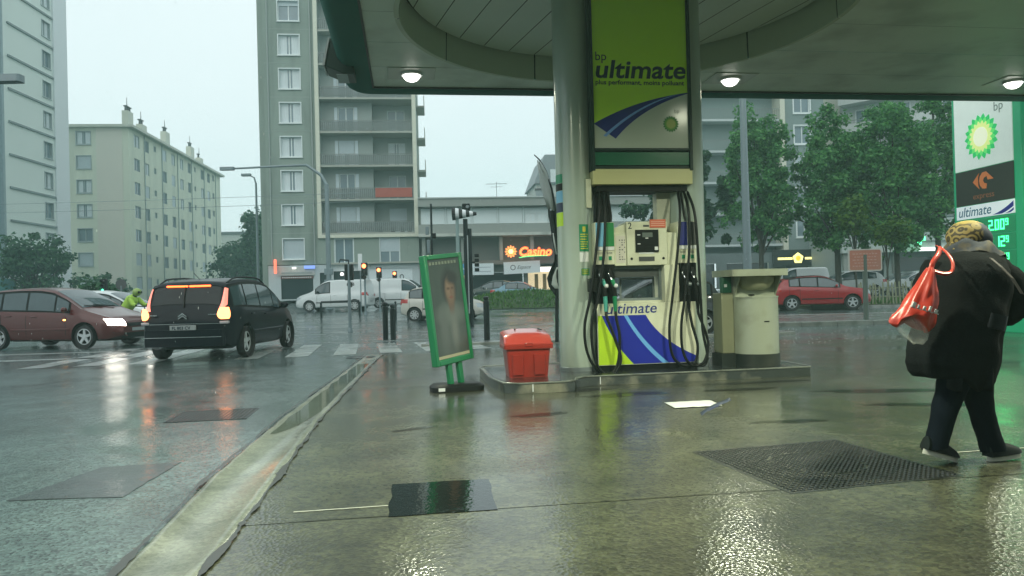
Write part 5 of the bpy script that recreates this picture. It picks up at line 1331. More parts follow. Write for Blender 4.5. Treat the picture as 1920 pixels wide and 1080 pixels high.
# local x runs away along the street face (right-hand face); local +y is to the left
HB = 20.9-ZG; LB2 = 35.; DB = 13.
cols = [(2.2, 1.6, 1.4), (5.2, 1.2, 1.4), (7.7, .7, .7), (10.9, 1.3, 1.4), (14.0, 1.3, 1.4), (17.2, 1.3, 1.4), (20.3, 1.2, 1.4), (22.7, .7, .7), (26.0, 1.3, 1.4), (29.0, 1.3, 1.4), (31.3, .9, .9)]
holes = []; wl = []
rw2 = random.Random(3)
for i in range(7):
    for x, w_, h_ in cols:
        z0 = 1.7 + i*2.72 + (1.4 if h_ < 1 else 0)*.4
        holes.append((x-w_/2, x+w_/2, z0, z0+h_)); wl.append((x, z0, w_, h_))
m_ = MB(); wall_grid(m_, 0, LB2, 0, HB, holes); m_.quad((LB2, 0, 0), (LB2, DB, 0), (LB2, DB, HB), (LB2, 0, HB)); m_.quad((0, DB, 0), (LB2, DB, 0), (LB2, DB, HB), (0, DB, HB)); m_.quad((0,0,HB),(LB2,0,HB),(LB2,DB,HB),(0,DB,HB))
m_.T = Matrix.Rotation(R(-90), 4, 'Z') ; h2 = []
for i in range(7): h2.append((-5.6, -4.1, 1.7+i*2.72, 3.1+i*2.72))
wall_grid(m_, -DB, 0, 0, HB, h2); m_.T = None
m_.build('wall', B2W, b2)
for x, z0, w_, h_ in wl: window(b2, x, 0, z0, 0, w_, h_, rw2.choice(['open', 'shut', 'curtain', 'open']) if w_ > 1 else 'open', .0, .04, .14, fm=FRG)
for i in range(7): window(b2, 0, 4.85, 1.7+i*2.72, R(-90), 1.5, 1.4, ['curtain', 'shut', 'open', 'curtain', 'curtain', 'shut', 'curtain'][i], .08, .05, .16, fm=FRG)
mq = MB(); mq.T = Matrix.Rotation(R(-90), 4, 'Z'); mq.box(-3.5, -.7, -.03, 0, 0, HB-.02); mq.build('plain_wall_panel', B2P, b2)
MB().box(-.5, LB2+.5, -.6, DB+.5, HB, HB+.3).build('roof_edge', B2T, b2)
for i in range(6): MB().cyl((4.0+.3+i*5.6, -.07, .2), (4.0+.3+i*5.6, -.07, HB), .06, n=6).build('drainpipe', FRG, b2)
for cx, cy, hh, n in ((3.5, 1.2, 2.4, 3), (5.8, 9., .8, 2), (6.5, .8, 1.5, 2), (15.5, 1.2, 2.6, 2), (25.5, 1.2, 2.6, 2), (29, 1.0, 1.6, 1)):
    m_ = MB(); m_.box(cx-.5, cx+1.0, cy, cy+.7, HB+.3, HB+.3+hh); o = m_.build('chimney', B2T, b2)
    m_ = MB()
    for q in range(n):
        m_.cyl((cx-.2+q*.5, cy+.35, HB+.3+hh), (cx-.2+q*.5, cy+.35, HB+.3+hh+.5), .16, .13, 8); m_.box(cx-.4+q*.5, cx+.0+q*.5, cy+.15, cy+.55, HB+.8+hh, HB+.92+hh)
    m_.build('chimney_pot', GREYL, o)
    MB().cyl((cx, cy+.3, HB+.8+hh), (cx, cy+.3, HB+1.9+hh), .05, .03, 6).build('cowl_mast', GREYL, o)

# ---- tall pale block at the far left
B1W = M('pale_block_render', (.68, .75, .70), .7, var=.06, scale=.25); B1S = M('pale_block_smooth', (.70, .74, .75), .6, var=.04, scale=.2); B1G = M('pale_block_groove', (.20, .25, .25), .6)
b1 = thing('pale_tower', 'tall pale apartment slab with slanting floor grooves at the left edge', 'apartment building', (-42.6, 61.5, ZG), R(93))
HB1 = 42.; L1_ = 10.6
holes = []
for i in range(14): holes.append((6.85, 8.15, 2.55+i*2.83, 4.0+i*2.83))
m_ = MB(); wall_grid(m_, 1.0, 8.55, 0, HB1, holes); m_.build('wall', B1W, b1)
m_ = MB(); m_.box(8.58, L1_+.3, -.12, 12, 0, HB1); m_.build('corner_wall', B1S, b1)
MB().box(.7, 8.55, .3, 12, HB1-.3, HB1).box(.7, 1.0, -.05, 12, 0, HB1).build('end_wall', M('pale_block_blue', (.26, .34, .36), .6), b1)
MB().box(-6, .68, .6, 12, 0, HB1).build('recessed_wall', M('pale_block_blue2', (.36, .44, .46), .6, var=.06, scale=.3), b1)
for i in range(14):
    window(b1, 7.5, 0, 2.55+i*2.83, 0, 1.3, 1.45, rw2.choice(['open', 'curtain', 'open']), .05, .04, .2, fm=FRG)
    MB().box(1.6, 8.5, -.14, -.002, 4.55+i*2.83, 4.72+i*2.83).build('string_course', B1G, b1)
# hazy far blocks
FARW = M('far_block_render', (.40, .42, .38), .8)
f1 = thing('distant_block', 'hazy distant apartment block beyond the cream block', 'apartment building', (-61, 155, ZG), SA)
MB().box(0, 11, 0, 12, 0, 14).build('wall', FARW, f1); MB().box(-.3, 11.3, -.3, 12.3, 14, 14.5).build('roof', GREYL, f1)
for i in range(4):
    for j in range(5): window(f1, 1.2+j*2.1, 0, 2+i*2.9, 0, 1.1, 1.4, 'open', .0, .03, .1, fm=FRG)
f2 = thing('ornate_house', 'pale hazy old building with dormer roof behind the low flat roof', 'apartment building', (4.2, 115, ZG), SA)
MB().box(0, 14, 0, 12, 0, 17).build('wall', M('ornate_render', (.45, .46, .42), .7, var=.1), f2)
MB().prism([(-.4, 17.0), (14.4, 17.0), (12.6, 21.5), (1.4, 21.5)], -.4, 12).build('roof', M('slate_grey', (.22, .24, .25), .6), f2)
for j in range(4):
    window(f2, 1.6+j*2.4, 0, 12.6, 0, 1.1, 2.0, 'open', .12, .08, .15); window(f2, 1.6+j*2.4, 0, 9.2, 0, 1.1, 2.0, 'open', .12, .08, .15)
    MB().box(2.2+j*2.4, 3.4+j*2.4, -.5, 1.2, 17.2, 19.2).build('dormer', FRW, f2)

# ---- blocks behind the trees on the right
RB = M('right_block_render', (.20, .26, .25), .7, var=.07, scale=.3)
rb_ = thing('grey_block', 'grey-blue apartment block with white framed windows behind the street trees', 'apartment building', (18.4, 66.5, ZG), SA)
HR = 24.
holes = []
for i in range(8): holes.append((7.75, 9.25, 4.6+i*2.83, 6.2+i*2.83))
m_ = MB(); wall_grid(m_, 6.8, 10.6, 3.2, HR, holes); m_.quad((10.6, 0, 0), (10.6, 12, 0), (10.6, 12, HR), (10.6, 0, HR)); wall_grid(m_, -6, 6.8, 3.2, HR, [], 1.3); m_.quad((6.8, 0, 3.2), (6.8, 1.3, 3.2), (6.8, 1.3, HR), (6.8, 0, HR)); m_.quad((-6, 0, HR), (10.6, 0, HR), (10.6, 12, HR), (-6, 12, HR))
m_.build('wall', RB, rb_)
for i in range(8): window(rb_, 8.5, 0, 4.6+i*2.83, 0, 1.5, 1.6, ['open', 'open', 'shut', 'open', 'open', 'shut', 'open', 'open'][i], .12, .06, .16, cl=.0)
MB().box(6.3, 6.75, -.3, 1.3, 3.2, HR).build('corner_pilaster', TWT, rb_)
for i in range(8):
    z0 = 4.0+i*2.83
    MB().box(-6, 6.3, -.1, 1.29, z0-.2, z0).build('balcony_slab', M('slab_pale', (.45, .5, .5), .5), rb_); railing(rb_, -6, 6.3, -.05, z0, .95, .2, RAILM)
    for xx in (-4, -1, 2, 5): window(rb_, xx, 1.3, z0+.02, 0, 1.3, 2.1, rw2.choice(['open', 'shut', 'curtain']), .0, .04, .1, name='balcony_window')
m_ = MB(); wall_grid(m_, -6, 10.6, 0, 3.2, [(-4, 0, .1, 2.3), (1, 5, .1, 2.3), (6.6, 10.2, .1, 2.2)], .0); m_.build('shop_front_wall', M('shop_wall_dark', (.12, .15, .15), .6), rb_)
for x0, x1 in ((-4, 0), (1, 5), (6.6, 10.2)): MB().quad((x0, .4, .1), (x1, .4, .1), (x1, .4, 2.3), (x0, .4, 2.3)).build('shop_window', SHOPD, rb_)
ys_ = thing('yellow_shop_sign', 'black shop fascia with glowing yellow star and lettering behind the red SUV', 'shop sign', (23.6, 66.8, ZG+1.9), SA)
MB().box(0, 4.6, -.12, -.02, 0, 1.5).build('fascia', M('fascia_black', (.012, .016, .013), .4), ys_)
YN = M('yellow_lit', (1, .9, .35), .4, emit=(1, .86, .28), es=1.1); YN2 = M('yellow_lit_dim', (.8, .6, .05), .4, emit=(.85, .62, .05), es=.6)
pts = []
for q in range(10):
    a = math.pi/2 + 2*math.pi*q/10; rr = .52 if q % 2 == 0 else .42; pts.append((2.35+rr*math.cos(a), .72+rr*math.sin(a)))
MB().prism(pts[::1], -.18, -.125).build('star_emblem', YN, ys_); m_ = MB(); m_.lathe([(.24, -.2), (.24, -.18)], 16, axis='y', c=(2.35, 0, .72)); m_.build('star_centre', YN2, ys_)
for x0, n in ((.45, 9), (3.02, 7)):
    m_ = MB()
    for q in range(n): m_.box(x0+q*.155, x0+q*.155+.135, -.15, -.125, .60, .80)
    m_.build('sign_letter_row', YN, ys_)
rc = thing('cream_corner_block', 'narrow cream building between the grey block and the white balconied block', 'apartment building', (28.6, 75, ZG), SA)
MB().box(0, 5.5, 0, 10, 0, 19.5).build('wall', M('rc_render', (.42, .43, .36), .7), rc); MB().box(-.3, 5.8, -.3, 10, 19.5, 19.9).build('roof_edge', B2T, rc)
for cx in (1., 2.2): MB().box(cx, cx+.6, 1, 1.8, 19.9, 21.2).build('chimney', B2T, rc)
for i in range(6): window(rc, 1.6, 0, 2.2+i*2.83, 0, 1.2, 1.5, 'curtain', .1, .05, .14)
wbk = thing('white_balcony_block', 'white apartment block with receding balconies behind the trees on the right', 'apartment building', (34.0, 76, ZG), R(-42))
WB = M('white_render', (.52, .56, .54), .6, var=.06); HW_ = 27.
wall_ = MB(); wall_grid(wall_, 0, 24, 0, HW_, []); wall_.quad((0, 0, 0), (0, 12, 0), (0, 12, HW_), (0, 0, HW_)); wall_.quad((0,0,HW_),(24,0,HW_),(24,12,HW_),(0,12,HW_)); wall_.build('wall', WB, wbk)
for i in range(8):
    z0 = 4.2+i*2.83
    MB().box(.5, 24, -1.5, -.002, z0-.18, z0).box(.5, 24, -1.5, -1.38, z0, z0+.62).build('balcony', WB, wbk); railing(wbk, .5, 24, -1.44, z0+.62, .35, .6, RAILM)
    for xx in (2.5, 6, 9.5, 13, 16.5, 20): window(wbk, xx, -.13, z0+.05, 0, 1.5, 2.1, rw2.choice(['open', 'shut', 'curtain', 'open']), .06, .03, .1, name='balcony_window')
lo = thing('low_shop_row', 'low pale shop row with deep canopy band behind the parked cars on the right', 'shop building', (27.4, 62.0, ZG), R(2))
MB().box(0, 26, .3, 10, 0, 5.6).build('wall', M('low_row_wall', (.34, .40, .38), .6, var=.08), lo)
MB().box(-.2, 26, -1.2, .3, 2.7, 3.5).build('canopy_band', M('low_row_band', (.40, .46, .43), .5, var=.06), lo)
MB().box(-.2, 26, -1.3, -1.2, 3.5, 3.62).build('canopy_edge', M('low_row_edge', (.2, .24, .23), .5), lo)
for j in range(6):
    MB().box(.6+j*4.2, 4.0+j*4.2, .22, .298, .3, 2.3).build('shop_window', SHOPD, lo, bevel=.01); MB().box(.05+j*4.2, .4+j*4.2, -.9, -.6, 0, 2.7).build('pillar', LG, lo)
    window(lo, 2+j*4.2, .3-.12, 3.9, 0, 1.3, 1.3, 'open', .06, .03, .1)
MB().box(6.2, 8.4, -1.34, -1.3, 2.75, 3.0).build('white_light_strip', M('strip_lit', (1, 1, 1), .4, emit=(.9, 1, .98), es=1.4), lo)
cr = thing('pharmacy_cross', 'glowing green pharmacy cross beside the tree trunk on the right', 'neon sign', (33.3, 60.3, 4.75), R(4))
CRM = M('cross_green_lit', (.1, 1, .4), .4, emit=(.10, 1., .36), es=2.4)
for x0, x1, z0, z1 in ((-.16, .16, .18, .48), (-.16, .16, -.48, -.18), (-.48, -.18, -.16, .16), (.18, .48, -.16, .16)): MB().box(x0, x1, -.1, .1, z0, z1).build('light_panel', CRM, cr)
MB().box(-.1, .1, -.09, .09, -.1, .1).build('centre_panel', M('cross_teal_lit', (.1, .7, .6), .4, emit=(.08, .6, .45), es=.9), cr); MB().box(-.03, .03, .1, 1.4, -.03, .03).build('bracket', STEEL, cr)

# ---- unseen station shop and street blocks behind the viewpoint, added to darken reflections
ks = thing('unseen_station_shop', 'unseen glazed station shop with flat roof, added at the back of the forecourt', 'shop building', (*fc(-4, -11.5), 0), A8)
m_ = MB(); wall_grid(m_, 0, 24, 0, 4.4, [(1, 7.5, .4, 3), (8.2, 10.2, 0, 2.6), (11, 17, .4, 3), (17.6, 23, .4, 3)]); m_.box(0, 24, -9, -.5, 0, 4.4); m_.build('wall', LGD, ks)
for x0, x1, z0 in ((1, 7.5, .4), (8.2, 10.2, 0), (11, 17, .4), (17.6, 23, .4)): MB().quad((x0, -.2, z0), (x1, -.2, z0), (x1, -.2, 3), (x0, -.2, 3)).build('shop_window', SHOPD, ks)
MB().box(-.5, 24.5, -9.5, .6, 4.4, 5.0).build('roof', GREEN, ks)
for bx0, by0, bl, bh, ang, lb in ((-62, -8, 30, 22, 82, 'unseen grey street block added across the road to the left of the forecourt'), (-45, -52, 40, 26, 5, 'unseen grey street block added behind the station shop'), (2, -55, 45, 23, 3, 'unseen long grey street block added behind the right half of the forecourt')):
    bb = thing('unseen_street_block', lb, 'apartment building', (bx0, by0, 0), R(ang)); y0_ = 0
    MB().box(0, bl, -12 if ang < 45 else 0, 0 if ang < 45 else 12, 0, bh).build('wall', TW2, bb); MB().box(-.3, bl+.3, -12.3 if ang < 45 else -.3, .3 if ang < 45 else 12.3, bh, bh+.5).build('roof', GREYL, bb)
    for i in range(6):
        for j in range(int(bl/4)): window(bb, 2+j*4, 0, 2.5+i*3, R(180) if ang < 45 else 0, 1.5, 1.6, 'open', .08, .05, -.02, name='window')
# ------------------------------------------------------------------ trees
BARK = M('bark', (.045, .045, .036), .85, var=.35, scale=8, bump=.5, bscale=20)
LEAFA = leafmat('plane_leaves', (.036, .145, .046), (.075, .27, .078), (.16, .41, .12)); LEAFB = leafmat('dark_leaves', (.018, .07, .034), (.036, .12, .052), (.07, .18, .075)); LEAFY = leafmat('young_leaves', (.04, .11, .015), (.07, .17, .02), (.12, .24, .03))
def tree(name, label, x, y, th, cz, rx, rz_, nclump, leaf, mat, seed, tr=.16, lean=0, group=None, per=130, ry=None, cluster=.46, base=None):
    r_ = random.Random(seed); z0 = gz(y)+.02 if base is None else base
    t = thing(name, label, 'tree', (x, y, z0), 0, group); ry = ry or rx*.85
    tk = MB(); tk.tube([(0, 0, -.1), (.02, 0, th*.3), (lean*.5, 0, th*.7), (lean, 0, th), (lean*1.3, .1, cz), (lean*1.2, .1, cz+rz_*.6)], [tr*1.35, tr, tr*.9, tr*.8, tr*.5, tr*.15], 10)
    cl = []
    for i in range(nclump):
        while True:
            p = Vector((r_.uniform(-1, 1), r_.uniform(-1, 1), r_.uniform(-1, 1)))
            l = p.length
            if l < 1 and l > .25: break
        s_ = 1 + .5*noise.noise((p.x*2+seed, p.y*2, p.z*2))
        cl.append(Vector((lean+p.x*rx*s_, p.y*ry*s_, cz+p.z*rz_*s_)))
    for c in cl[:12]:
        a = Vector((lean, 0, th*r_.uniform(.75, 1.1))); m = a.lerp(c, .5)+Vector((0, 0, .15)); tk.tube([a, m, c], [tr*.42, tr*.28, tr*.08], 6)
    tk.build('trunk', BARK, t, 50)
    V = []; F = []
    for c in cl:
        cr = cluster*r_.uniform(.45, 1.5)
        for k in range(per):
            d = Vector((r_.gauss(0, 1), r_.gauss(0, 1), r_.gauss(0, .8))); d = d.normalized()*cr*(r_.random()**.45); p = c+d
            nrm = (d.normalized()*.5 + Vector((r_.gauss(0, .5), r_.gauss(0, .5), .55+r_.gauss(0, .4)))).normalized()
            u = nrm.orthogonal().normalized(); u.rotate(Matrix.Rotation(r_.uniform(0, 6.28), 3, nrm)); v = nrm.cross(u); L_ = leaf*r_.uniform(.6, 1.3)
            o = len(V); V += [p-u*L_*.5, p+v*L_*.36, p+u*L_*.55, p-v*L_*.36]; F.append((o, o+1, o+2, o+3))
    me = bpy.data.meshes.new('crown'); me.from_pydata([tuple(q) for q in V], [], F); me.materials.append(mat)
    o = bpy.data.objects.new('crown', me); COL.objects.link(o); o.parent = t
    return t
G_ = 'street trees along the verge on the right'
tree('plane_tree', 'broad leafy tree hugging the right pump column behind the grey lamp post', 14.2, 42., 3.3, 6.9, 2.1, 4.1, 140, .2, LEAFA, 11, .15, group=G_)
tree('plane_tree', 'tall leafy tree directly above the yellow star shop sign', 18.1, 41., 3.2, 6.5, 2.0, 4.1, 150, .2, LEAFA, 12, .17, group=G_)
tree('plane_tree', 'largest dark leafy tree with black trunk right of the orange sign', 20.6, 39.5, 3.3, 6.7, 2.35, 4.0, 170, .2, LEAFA, 13, .15, group=G_)
tree('plane_tree', 'leafy tree against the green price totem and pharmacy cross', 23.7, 41., 3.6, 7.6, 2.3, 4.6, 170, .2, LEAFA, 14, .17, group=G_)
tree('plane_tree', 'leafy tree behind the two columns seen through the pump opening', 9.8, 44., 2.2, 6.0, 3.2, 3.6, 120, .28, LEAFB, 15, .16, group=G_)
tree('young_tree', 'small bright yellow-green sapling peeking over the orange sign', 18.3, 36.0, 2.0, 3.6, .75, .65, 22, .2, LEAFY, 16, .05, per=70, cluster=.32)
tree('young_tree', 'bright green sapling in front of the middle street tree', 17.6, 37.8, 2.6, 4.5, .8, .9, 24, .2, LEAFY, 19, .05, per=70, cluster=.35)
tree('dark_tree', 'dark round tree in front of the pale slab at the far left', -37.2, 57.5, 1.2, 3.6, 2.4, 2.3, 70, .32, LEAFB, 21, .2, per=80, cluster=.8)
tree('dark_bush', 'low dark bush sloping down beside the round tree at the left', -32.2, 58.0, .4, 1.3, 2.2, 1.2, 40, .3, LEAFB, 22, .1, per=70, cluster=.6)
tree('dark_bush', 'low rounded green shrub behind the small white car', -18.6, 33.6, .3, 1.1, 1.35, 1.05, 30, .2, LEAFB, 28, .08, per=80, cluster=.4)
tree('hazy_tree', 'dark hazy conical tree by the far lamp post between two buildings', -31.2, 92., 2.0, 6.2, 3.4, 5.2, 90, .5, LEAFB, 23, .25, per=70, cluster=1.1)
tree('hazy_tree', 'broad hazy tree in the gap beside the cream block', -36.2, 98., 1.6, 4.6, 3.4, 3.6, 70, .5, LEAFB, 24, .25, per=70, cluster=1.1)
tree('hazy_tree', 'low hazy tree against the left flank of the balcony tower', -27.2, 85., 1.6, 4.0, 2.4, 3.4, 60, .45, LEAFB, 25, .2, per=70, cluster=.9)

# picket fence round the verge
pf = thing('picket_fence', 'weathered uneven picket fence on the verge beyond the orange sign', 'fence', (15.9, 33.9, .1+gz(36)), R(-1))
WOODP = M('picket_wood', (.20, .22, .14), .8, var=.4, scale=5)
for i in range(46):
    h = rnd.uniform(.75, 1.05); m_ = MB(); m_.box(-.035, .035, -.012, .012, 0, h); m_.add([(-.035, -.012, h), (.035, -.012, h), (.035, .012, h), (-.035, .012, h), (0, 0, h+.06)], [(0, 1, 4), (1, 2, 4), (2, 3, 4), (3, 0, 4)])
    o = m_.build('picket', WOODP, pf); o.location = (i*.155, rnd.uniform(-.02, .02), 0); o.rotation_euler = (rnd.uniform(-.05, .05), rnd.uniform(-.08, .08), rnd.uniform(-.3, .3))
for zz in (.3, .7): MB().box(0, 7.0, .014, .04, zz, zz+.05).build('rail', WOODP, pf)

# ------------------------------------------------------------------ street lamps, posts, signals
GP = M('grey_lamp_post', (.17, .22, .235), .4, .2, coat=.4, crough=.2); DP = M('dark_post_paint', (.012, .019, .021), .35, spec=.3)
def post(name, label, cat, x, y, h, r0, r1, mat=GP, group=None):
    t = thing(name, label, cat, (x, y, gz(y)), 0, group); MB().tube([(0, 0, 0), (0, 0, h)], [r0, r1], 14).build('pole', mat, t, 40)
    MB().lathe([(r0*1.5, 0), (r0*1.5, .08), (r0*1.05, .14)], 14).build('foot', mat, t, 40); return t
t = post('street_lamp', 'tall grey street lamp post rising past the canopy right of the pump', 'street lamp', 9.0, 28.2, 11., .17, .11)
MB().tube([(0, 0, 10.8), (-.2, 0, 11.6), (-1.6, 0, 12.0)], [.08, .07, .05], 8).build('arm', GP, t, 40); MB().box(-2.4, -1.5, -.2, .2, 11.95, 12.1).build('lamp_head', GP, t, bevel=.04)
t = post('street_lamp', 'grey street lamp with long bent arm crossing the balcony tower', 'street lamp', -11.5, 46.5, 7.9, .17, .13)
MB().tube([(0, 0, 7.8), (-.35, 0, 8.5), (-1.25, 0, 9.15), (-3.6, 0, 9.1), (-6.0, .3, 9.1)], [.12, .10, .085, .07, .06], 8).build('arm', GP, t, 40)
MB().loft([rect_ring(.45, .16, z, .1, -6.35, .3) for z in (9.0, 9.06, 9.16, 9.2)]).build('lamp_head', GP, t, 40)
for zz in (4.5, 5.2): MB().box(-.26, .26, -.14, .14, zz-3.0, zz-2.6).build('equipment_box', GP, t, bevel=.02)
t = post('street_lamp', 'small hazy street lamp in the gap left of the balcony tower', 'street lamp', -24., 70., 11.2, .14, .09)
MB().tube([(0, 0, 11.1), (-.15, 0, 11.7), (-.6, 0, 11.95)], [.08, .07, .06], 8).build('arm', GP, t, 40); MB().box(-1.35, -.45, -.2, .2, 11.85, 12.1).build('lamp_head', GP, t, bevel=.05)
t = post('street_lamp', 'street lamp head reaching in from the left edge before the pale slab', 'street lamp', -18.9, 25.3, 8.6, .15, .1)
MB().tube([(0, 0, 8.5), (.2, 0, 8.95), (.9, 0, 9.0)], [.09, .07, .06], 8).build('arm', GP, t, 40)
MB().loft([rect_ring(.55, .2, z, .1, 1.75, 0) for z in (8.86, 8.9, 9.06, 9.1)]).build('lamp_head', GP, t, 40)
MB().box(1.35, 2.15, -.14, .14, 8.845, 8.862).build('lamp_glass', M('lamp_glass_dark', (.05, .09, .09), .2), t)
# traffic signals
SIGB = M('signal_black', (.010, .014, .014), .45, spec=.2); REDL = M('signal_red_lit', (1, .15, .05), .3, emit=(1, .16, .05), es=6); LOFF = M('signal_lens_off', (.03, .025, .02), .2); GRN = M('signal_green_lit', (.1, 1, .5), .3, emit=(.10, 1, .5), es=4)
def signal(label, x, y, h, lit='red', rz=0, r=.055, size=1., bh=.86):
    t = post('traffic_light', label, 'traffic light', x, y, h, r, r*.9, GP); t.rotation_euler[2] = rz
    hd = MB().box(-.14*size, .14*size, -.15, .04, h-bh*size, h).build('signal_head', SIGB, t, bevel=.02)
    for i, zz in enumerate((h-.16*size, h-.43*size, h-.70*size)):
        mt = REDL if (lit == 'red' and i == 0) else GRN if (lit == 'green' and i == 2) else LOFF
        m_ = MB(); m_.lathe([(.10*size, -.165), (.06*size, -.18), (.001, -.185)], 18, axis='y', c=(0, 0, zz)); m_.build('lens', mt, hd, 50)
        m_ = MB(); m_.loft([[(.115*size*math.cos(a), yy, zz+.115*size*math.sin(a)) for a in [R(-20+220*q/12) for q in range(13)]] for yy in (-.15, -.30)], 0, False, False); m_.build('visor', SIGB, hd, 50)
    return t
signal('red traffic light on a thin grey post before the white delivery vans', -7.75, 39.0, 2.75, 'red', 0, .055, 1.1, .62)
signal('round red traffic light to the right of the taller red signal', -7.7, 43.0, 2.55, 'red', 0, .05, 1.05, .6)
signal('small distant red traffic light before the white shop front', -7.9, 50.0, 2.35, 'red', 0, .05, 1.0, .6)
t = post('sign_post', 'white blade sign on a post above the first red traffic light', 'sign', -8.1, 39.6, 2.4, .03, .03); MB().box(-.11, .11, -.03, .03, 2.35, 3.25).build('panel', WHITEP, t, bevel=.01)
t = signal('traffic light seen from its dark back nearest the zebra crossing', -5.55, 25.2, 2.32, 'off', R(180), .055, 1.0, .55)
MB().tube([(0, 0, 2.25), (0, 0, 2.45), (.28, 0, 2.48), (.32, 0, 2.38)], .03, 6).build('bracket', DP, t, 40)
t = signal('small green traffic light in front of the shrub behind the white car', -17.6, 32.0, 2.2, 'green', 0, .04, .7)
t = signal('green traffic light under the pale banner by the supermarket', 3.0, 51.5, 2.55, 'green', 0, .05, 1.2)
MB().ball((-.05, .1, 2.35), .01, 5).build('bolt', SIGB, t)
# black post pair with striped cone
t = post('traffic_light', 'tall black double signal post right of the striped wind cone', 'traffic light', -1.62, 26.6, 3.9, .085, .085, DP)
MB().tube([(.14, .05, .0), (.14, .05, 3.55)], .075, 10).build('second_pole', DP, t, 40)
MB().tube([(.068, -.07, .5), (.068, -.07, 3.3)], .022, 6).build('painted_reflection', M('post_reflection_pale', (.42, .47, .47), .3), t)  # pale tube drawn in for the white reflection on the black post
MB().box(-.1, .18, -.1, .12, 4.0, 4.45).build('signal_head', SIGB, t, bevel=.03)
for zz in (4.1, 4.32): MB().lathe([(.07, -.12), (.05, -.2), (.001, -.2)], 12, axis='y', c=(.1, 0, zz)).build('visor', STEEL, t, 50)
for i in range(4): MB().box(.30, .46, -.12, .06, 2.0+i*.17, 2.12+i*.17).build('small_signal', SIGB, t, bevel=.02)
MB().box(.2, .32, -.03, .03, 2.3, 2.36).build('bracket', SIGB, t)
t = post('windsock_post', 'black and white striped wind cone on a pale post by the supermarket', 'wind cone', -1.88, 26.15, 3.86, .075, .06, M('pale_teal_post', (.24, .33, .32), .4))
STB = M('cone_black', (.012, .014, .016), .7); STW = M('cone_white', (.68, .72, .72), .7)
n = 7
for i in range(n):
    f0, f1 = i/n, (i+1)/n; r0, r1 = .235*(1-f0)+.05*f0, .235*(1-f1)+.05*f1
    m_ = MB(); m_.T = Matrix.Translation((-.17, 0, 4.05)) @ Matrix.Rotation(R(-2), 4, 'Y')
    m_.loft([[(.86*f, r*math.cos(a), r*math.sin(a)-.05*f) for a in [2*math.pi*q/18 for q in range(18)]] for f, r in ((f0, r0), ((f0+f1)/2, (r0+r1)/2*1.02), (f1, r1))], 0, i == n-1)
    m_.build('stripe', STB if i % 2 == 0 else STW, t, 50)
MB().tube([(0, 0, 3.9), (-.1, 0, 4.1)], .02, 6).build('swivel', STEEL, t)
t = post('mast', 'thin dark mast with small devices above the poster stand', 'mast', -2.95, 27.6, 4.6, .045, .04, DP)
for x0, zz, hh in ((-.22, 3.45, .30), (-.18, 2.75, .5), (.04, 3.3, .2)): MB().box(x0, x0+.12, -.05, .05, zz, zz+hh).build('device', GP if x0 < 0 else SIGB, t, bevel=.015)
MB().tube([(-.15, 0, 2.3), (.25, 0, 2.42)], .03, 6).build('bracket', DP, t)
# bollards and a hoop barrier
BG = 'dark bollards along the crossing'
for x, y, h, lb in ((-3.50, 20.3, 1.02, 'left one of two close dark bollards by the crossing stripes'), (-3.27, 20.15, .96, 'thicker right one of two close dark bollards by the crossing stripes'), (-.66, 18.6, 1.12, 'lone dark bollard between the poster stand and the red bin'),
                    (-5.3, 33.5, .85, 'thin dark far bollard left of the cream hatchback'), (-4.95, 35.0, .8, 'short dark far bollard touching the cream hatchback tail')):
    t = thing('bollard', lb, 'bollard', (x, y, gz(y)+.004), 0, BG); r = .075 if h > .9 else .05
    MB().lathe([(r, 0), (r, h-.12), (r*.75, h-.10), (r*.75, h-.08), (r, h-.06), (r, h-.02), (r*.7, h), (.001, h+.01)], 16).build('shaft', DP, t, 40)
t = thing('hoop_barrier', 'low dark hoop barrier at the kerb before the white delivery van', 'barrier', (-9.55, 36.9, gz(36.9)), 0)
MB().tube([(0, 0, 0), (0, 0, .78)], .055, 8).build('leg', DP, t, 40); MB().tube([(1.9, .1, 0), (1.9, .1, .78)], .055, 8).build('leg', DP, t, 40); MB().tube([(0, 0, .80), (1.9, .1, .82)], .05, 8).build('rail', DP, t, 40)
# orange notice sign
t = thing('notice_board', 'faded salmon rectangular notice board on a thick post by the right kerb', 'sign', (10.50, 21.95, .11), R(-5))
MB().tube([(0, .03, 0), (0, .03, 1.95)], [.075, .07], 12).build('post', M('sign_post_olive', (.12, .155, .135), .5, .1), t, 40)
MB().loft([[(p[0], -.02 if k == 0 else .02, p[1]+1.79) for p in [(a_[0], a_[1]) for a_ in rect_ring(.46, .31, 0, .05)]] for k in (0, 1)]).build('board', M('notice_salmon', (.50, .20, .15), .4, coat=.3, var=.1, dirt=(.42, .26, .21), dirt_amt=.6), t)
m_ = MB(); oo = rect_ring(.48, .33, 0, .06); ii = rect_ring(.445, .295, 0, .045)
m_.loft([[(p[0], -.024, p[1]+1.79) for p in oo], [(p[0], -.024, p[1]+1.79) for p in ii], ], 0, False); m_.loft([[(p[0], -.024, p[1]+1.79) for p in oo], [(p[0], .024, p[1]+1.79) for p in oo]], 0, False); m_.build('border', M('notice_border', (.55, .52, .48), .4), t)
m_ = MB()
for i, zz in enumerate((1.96, 1.87, 1.78, 1.69, 1.60)):
    x = -.36+.05*(i % 2)
    while x < .34:
        w_ = rnd.uniform(.03, .09); m_.box(x, x+w_, -.0235, -.0205, zz, zz+.03); x += w_+.03
tag(m_.build('notice_marks', M('notice_mark', (.56, .33, .28), .5), t), kind='stuff')
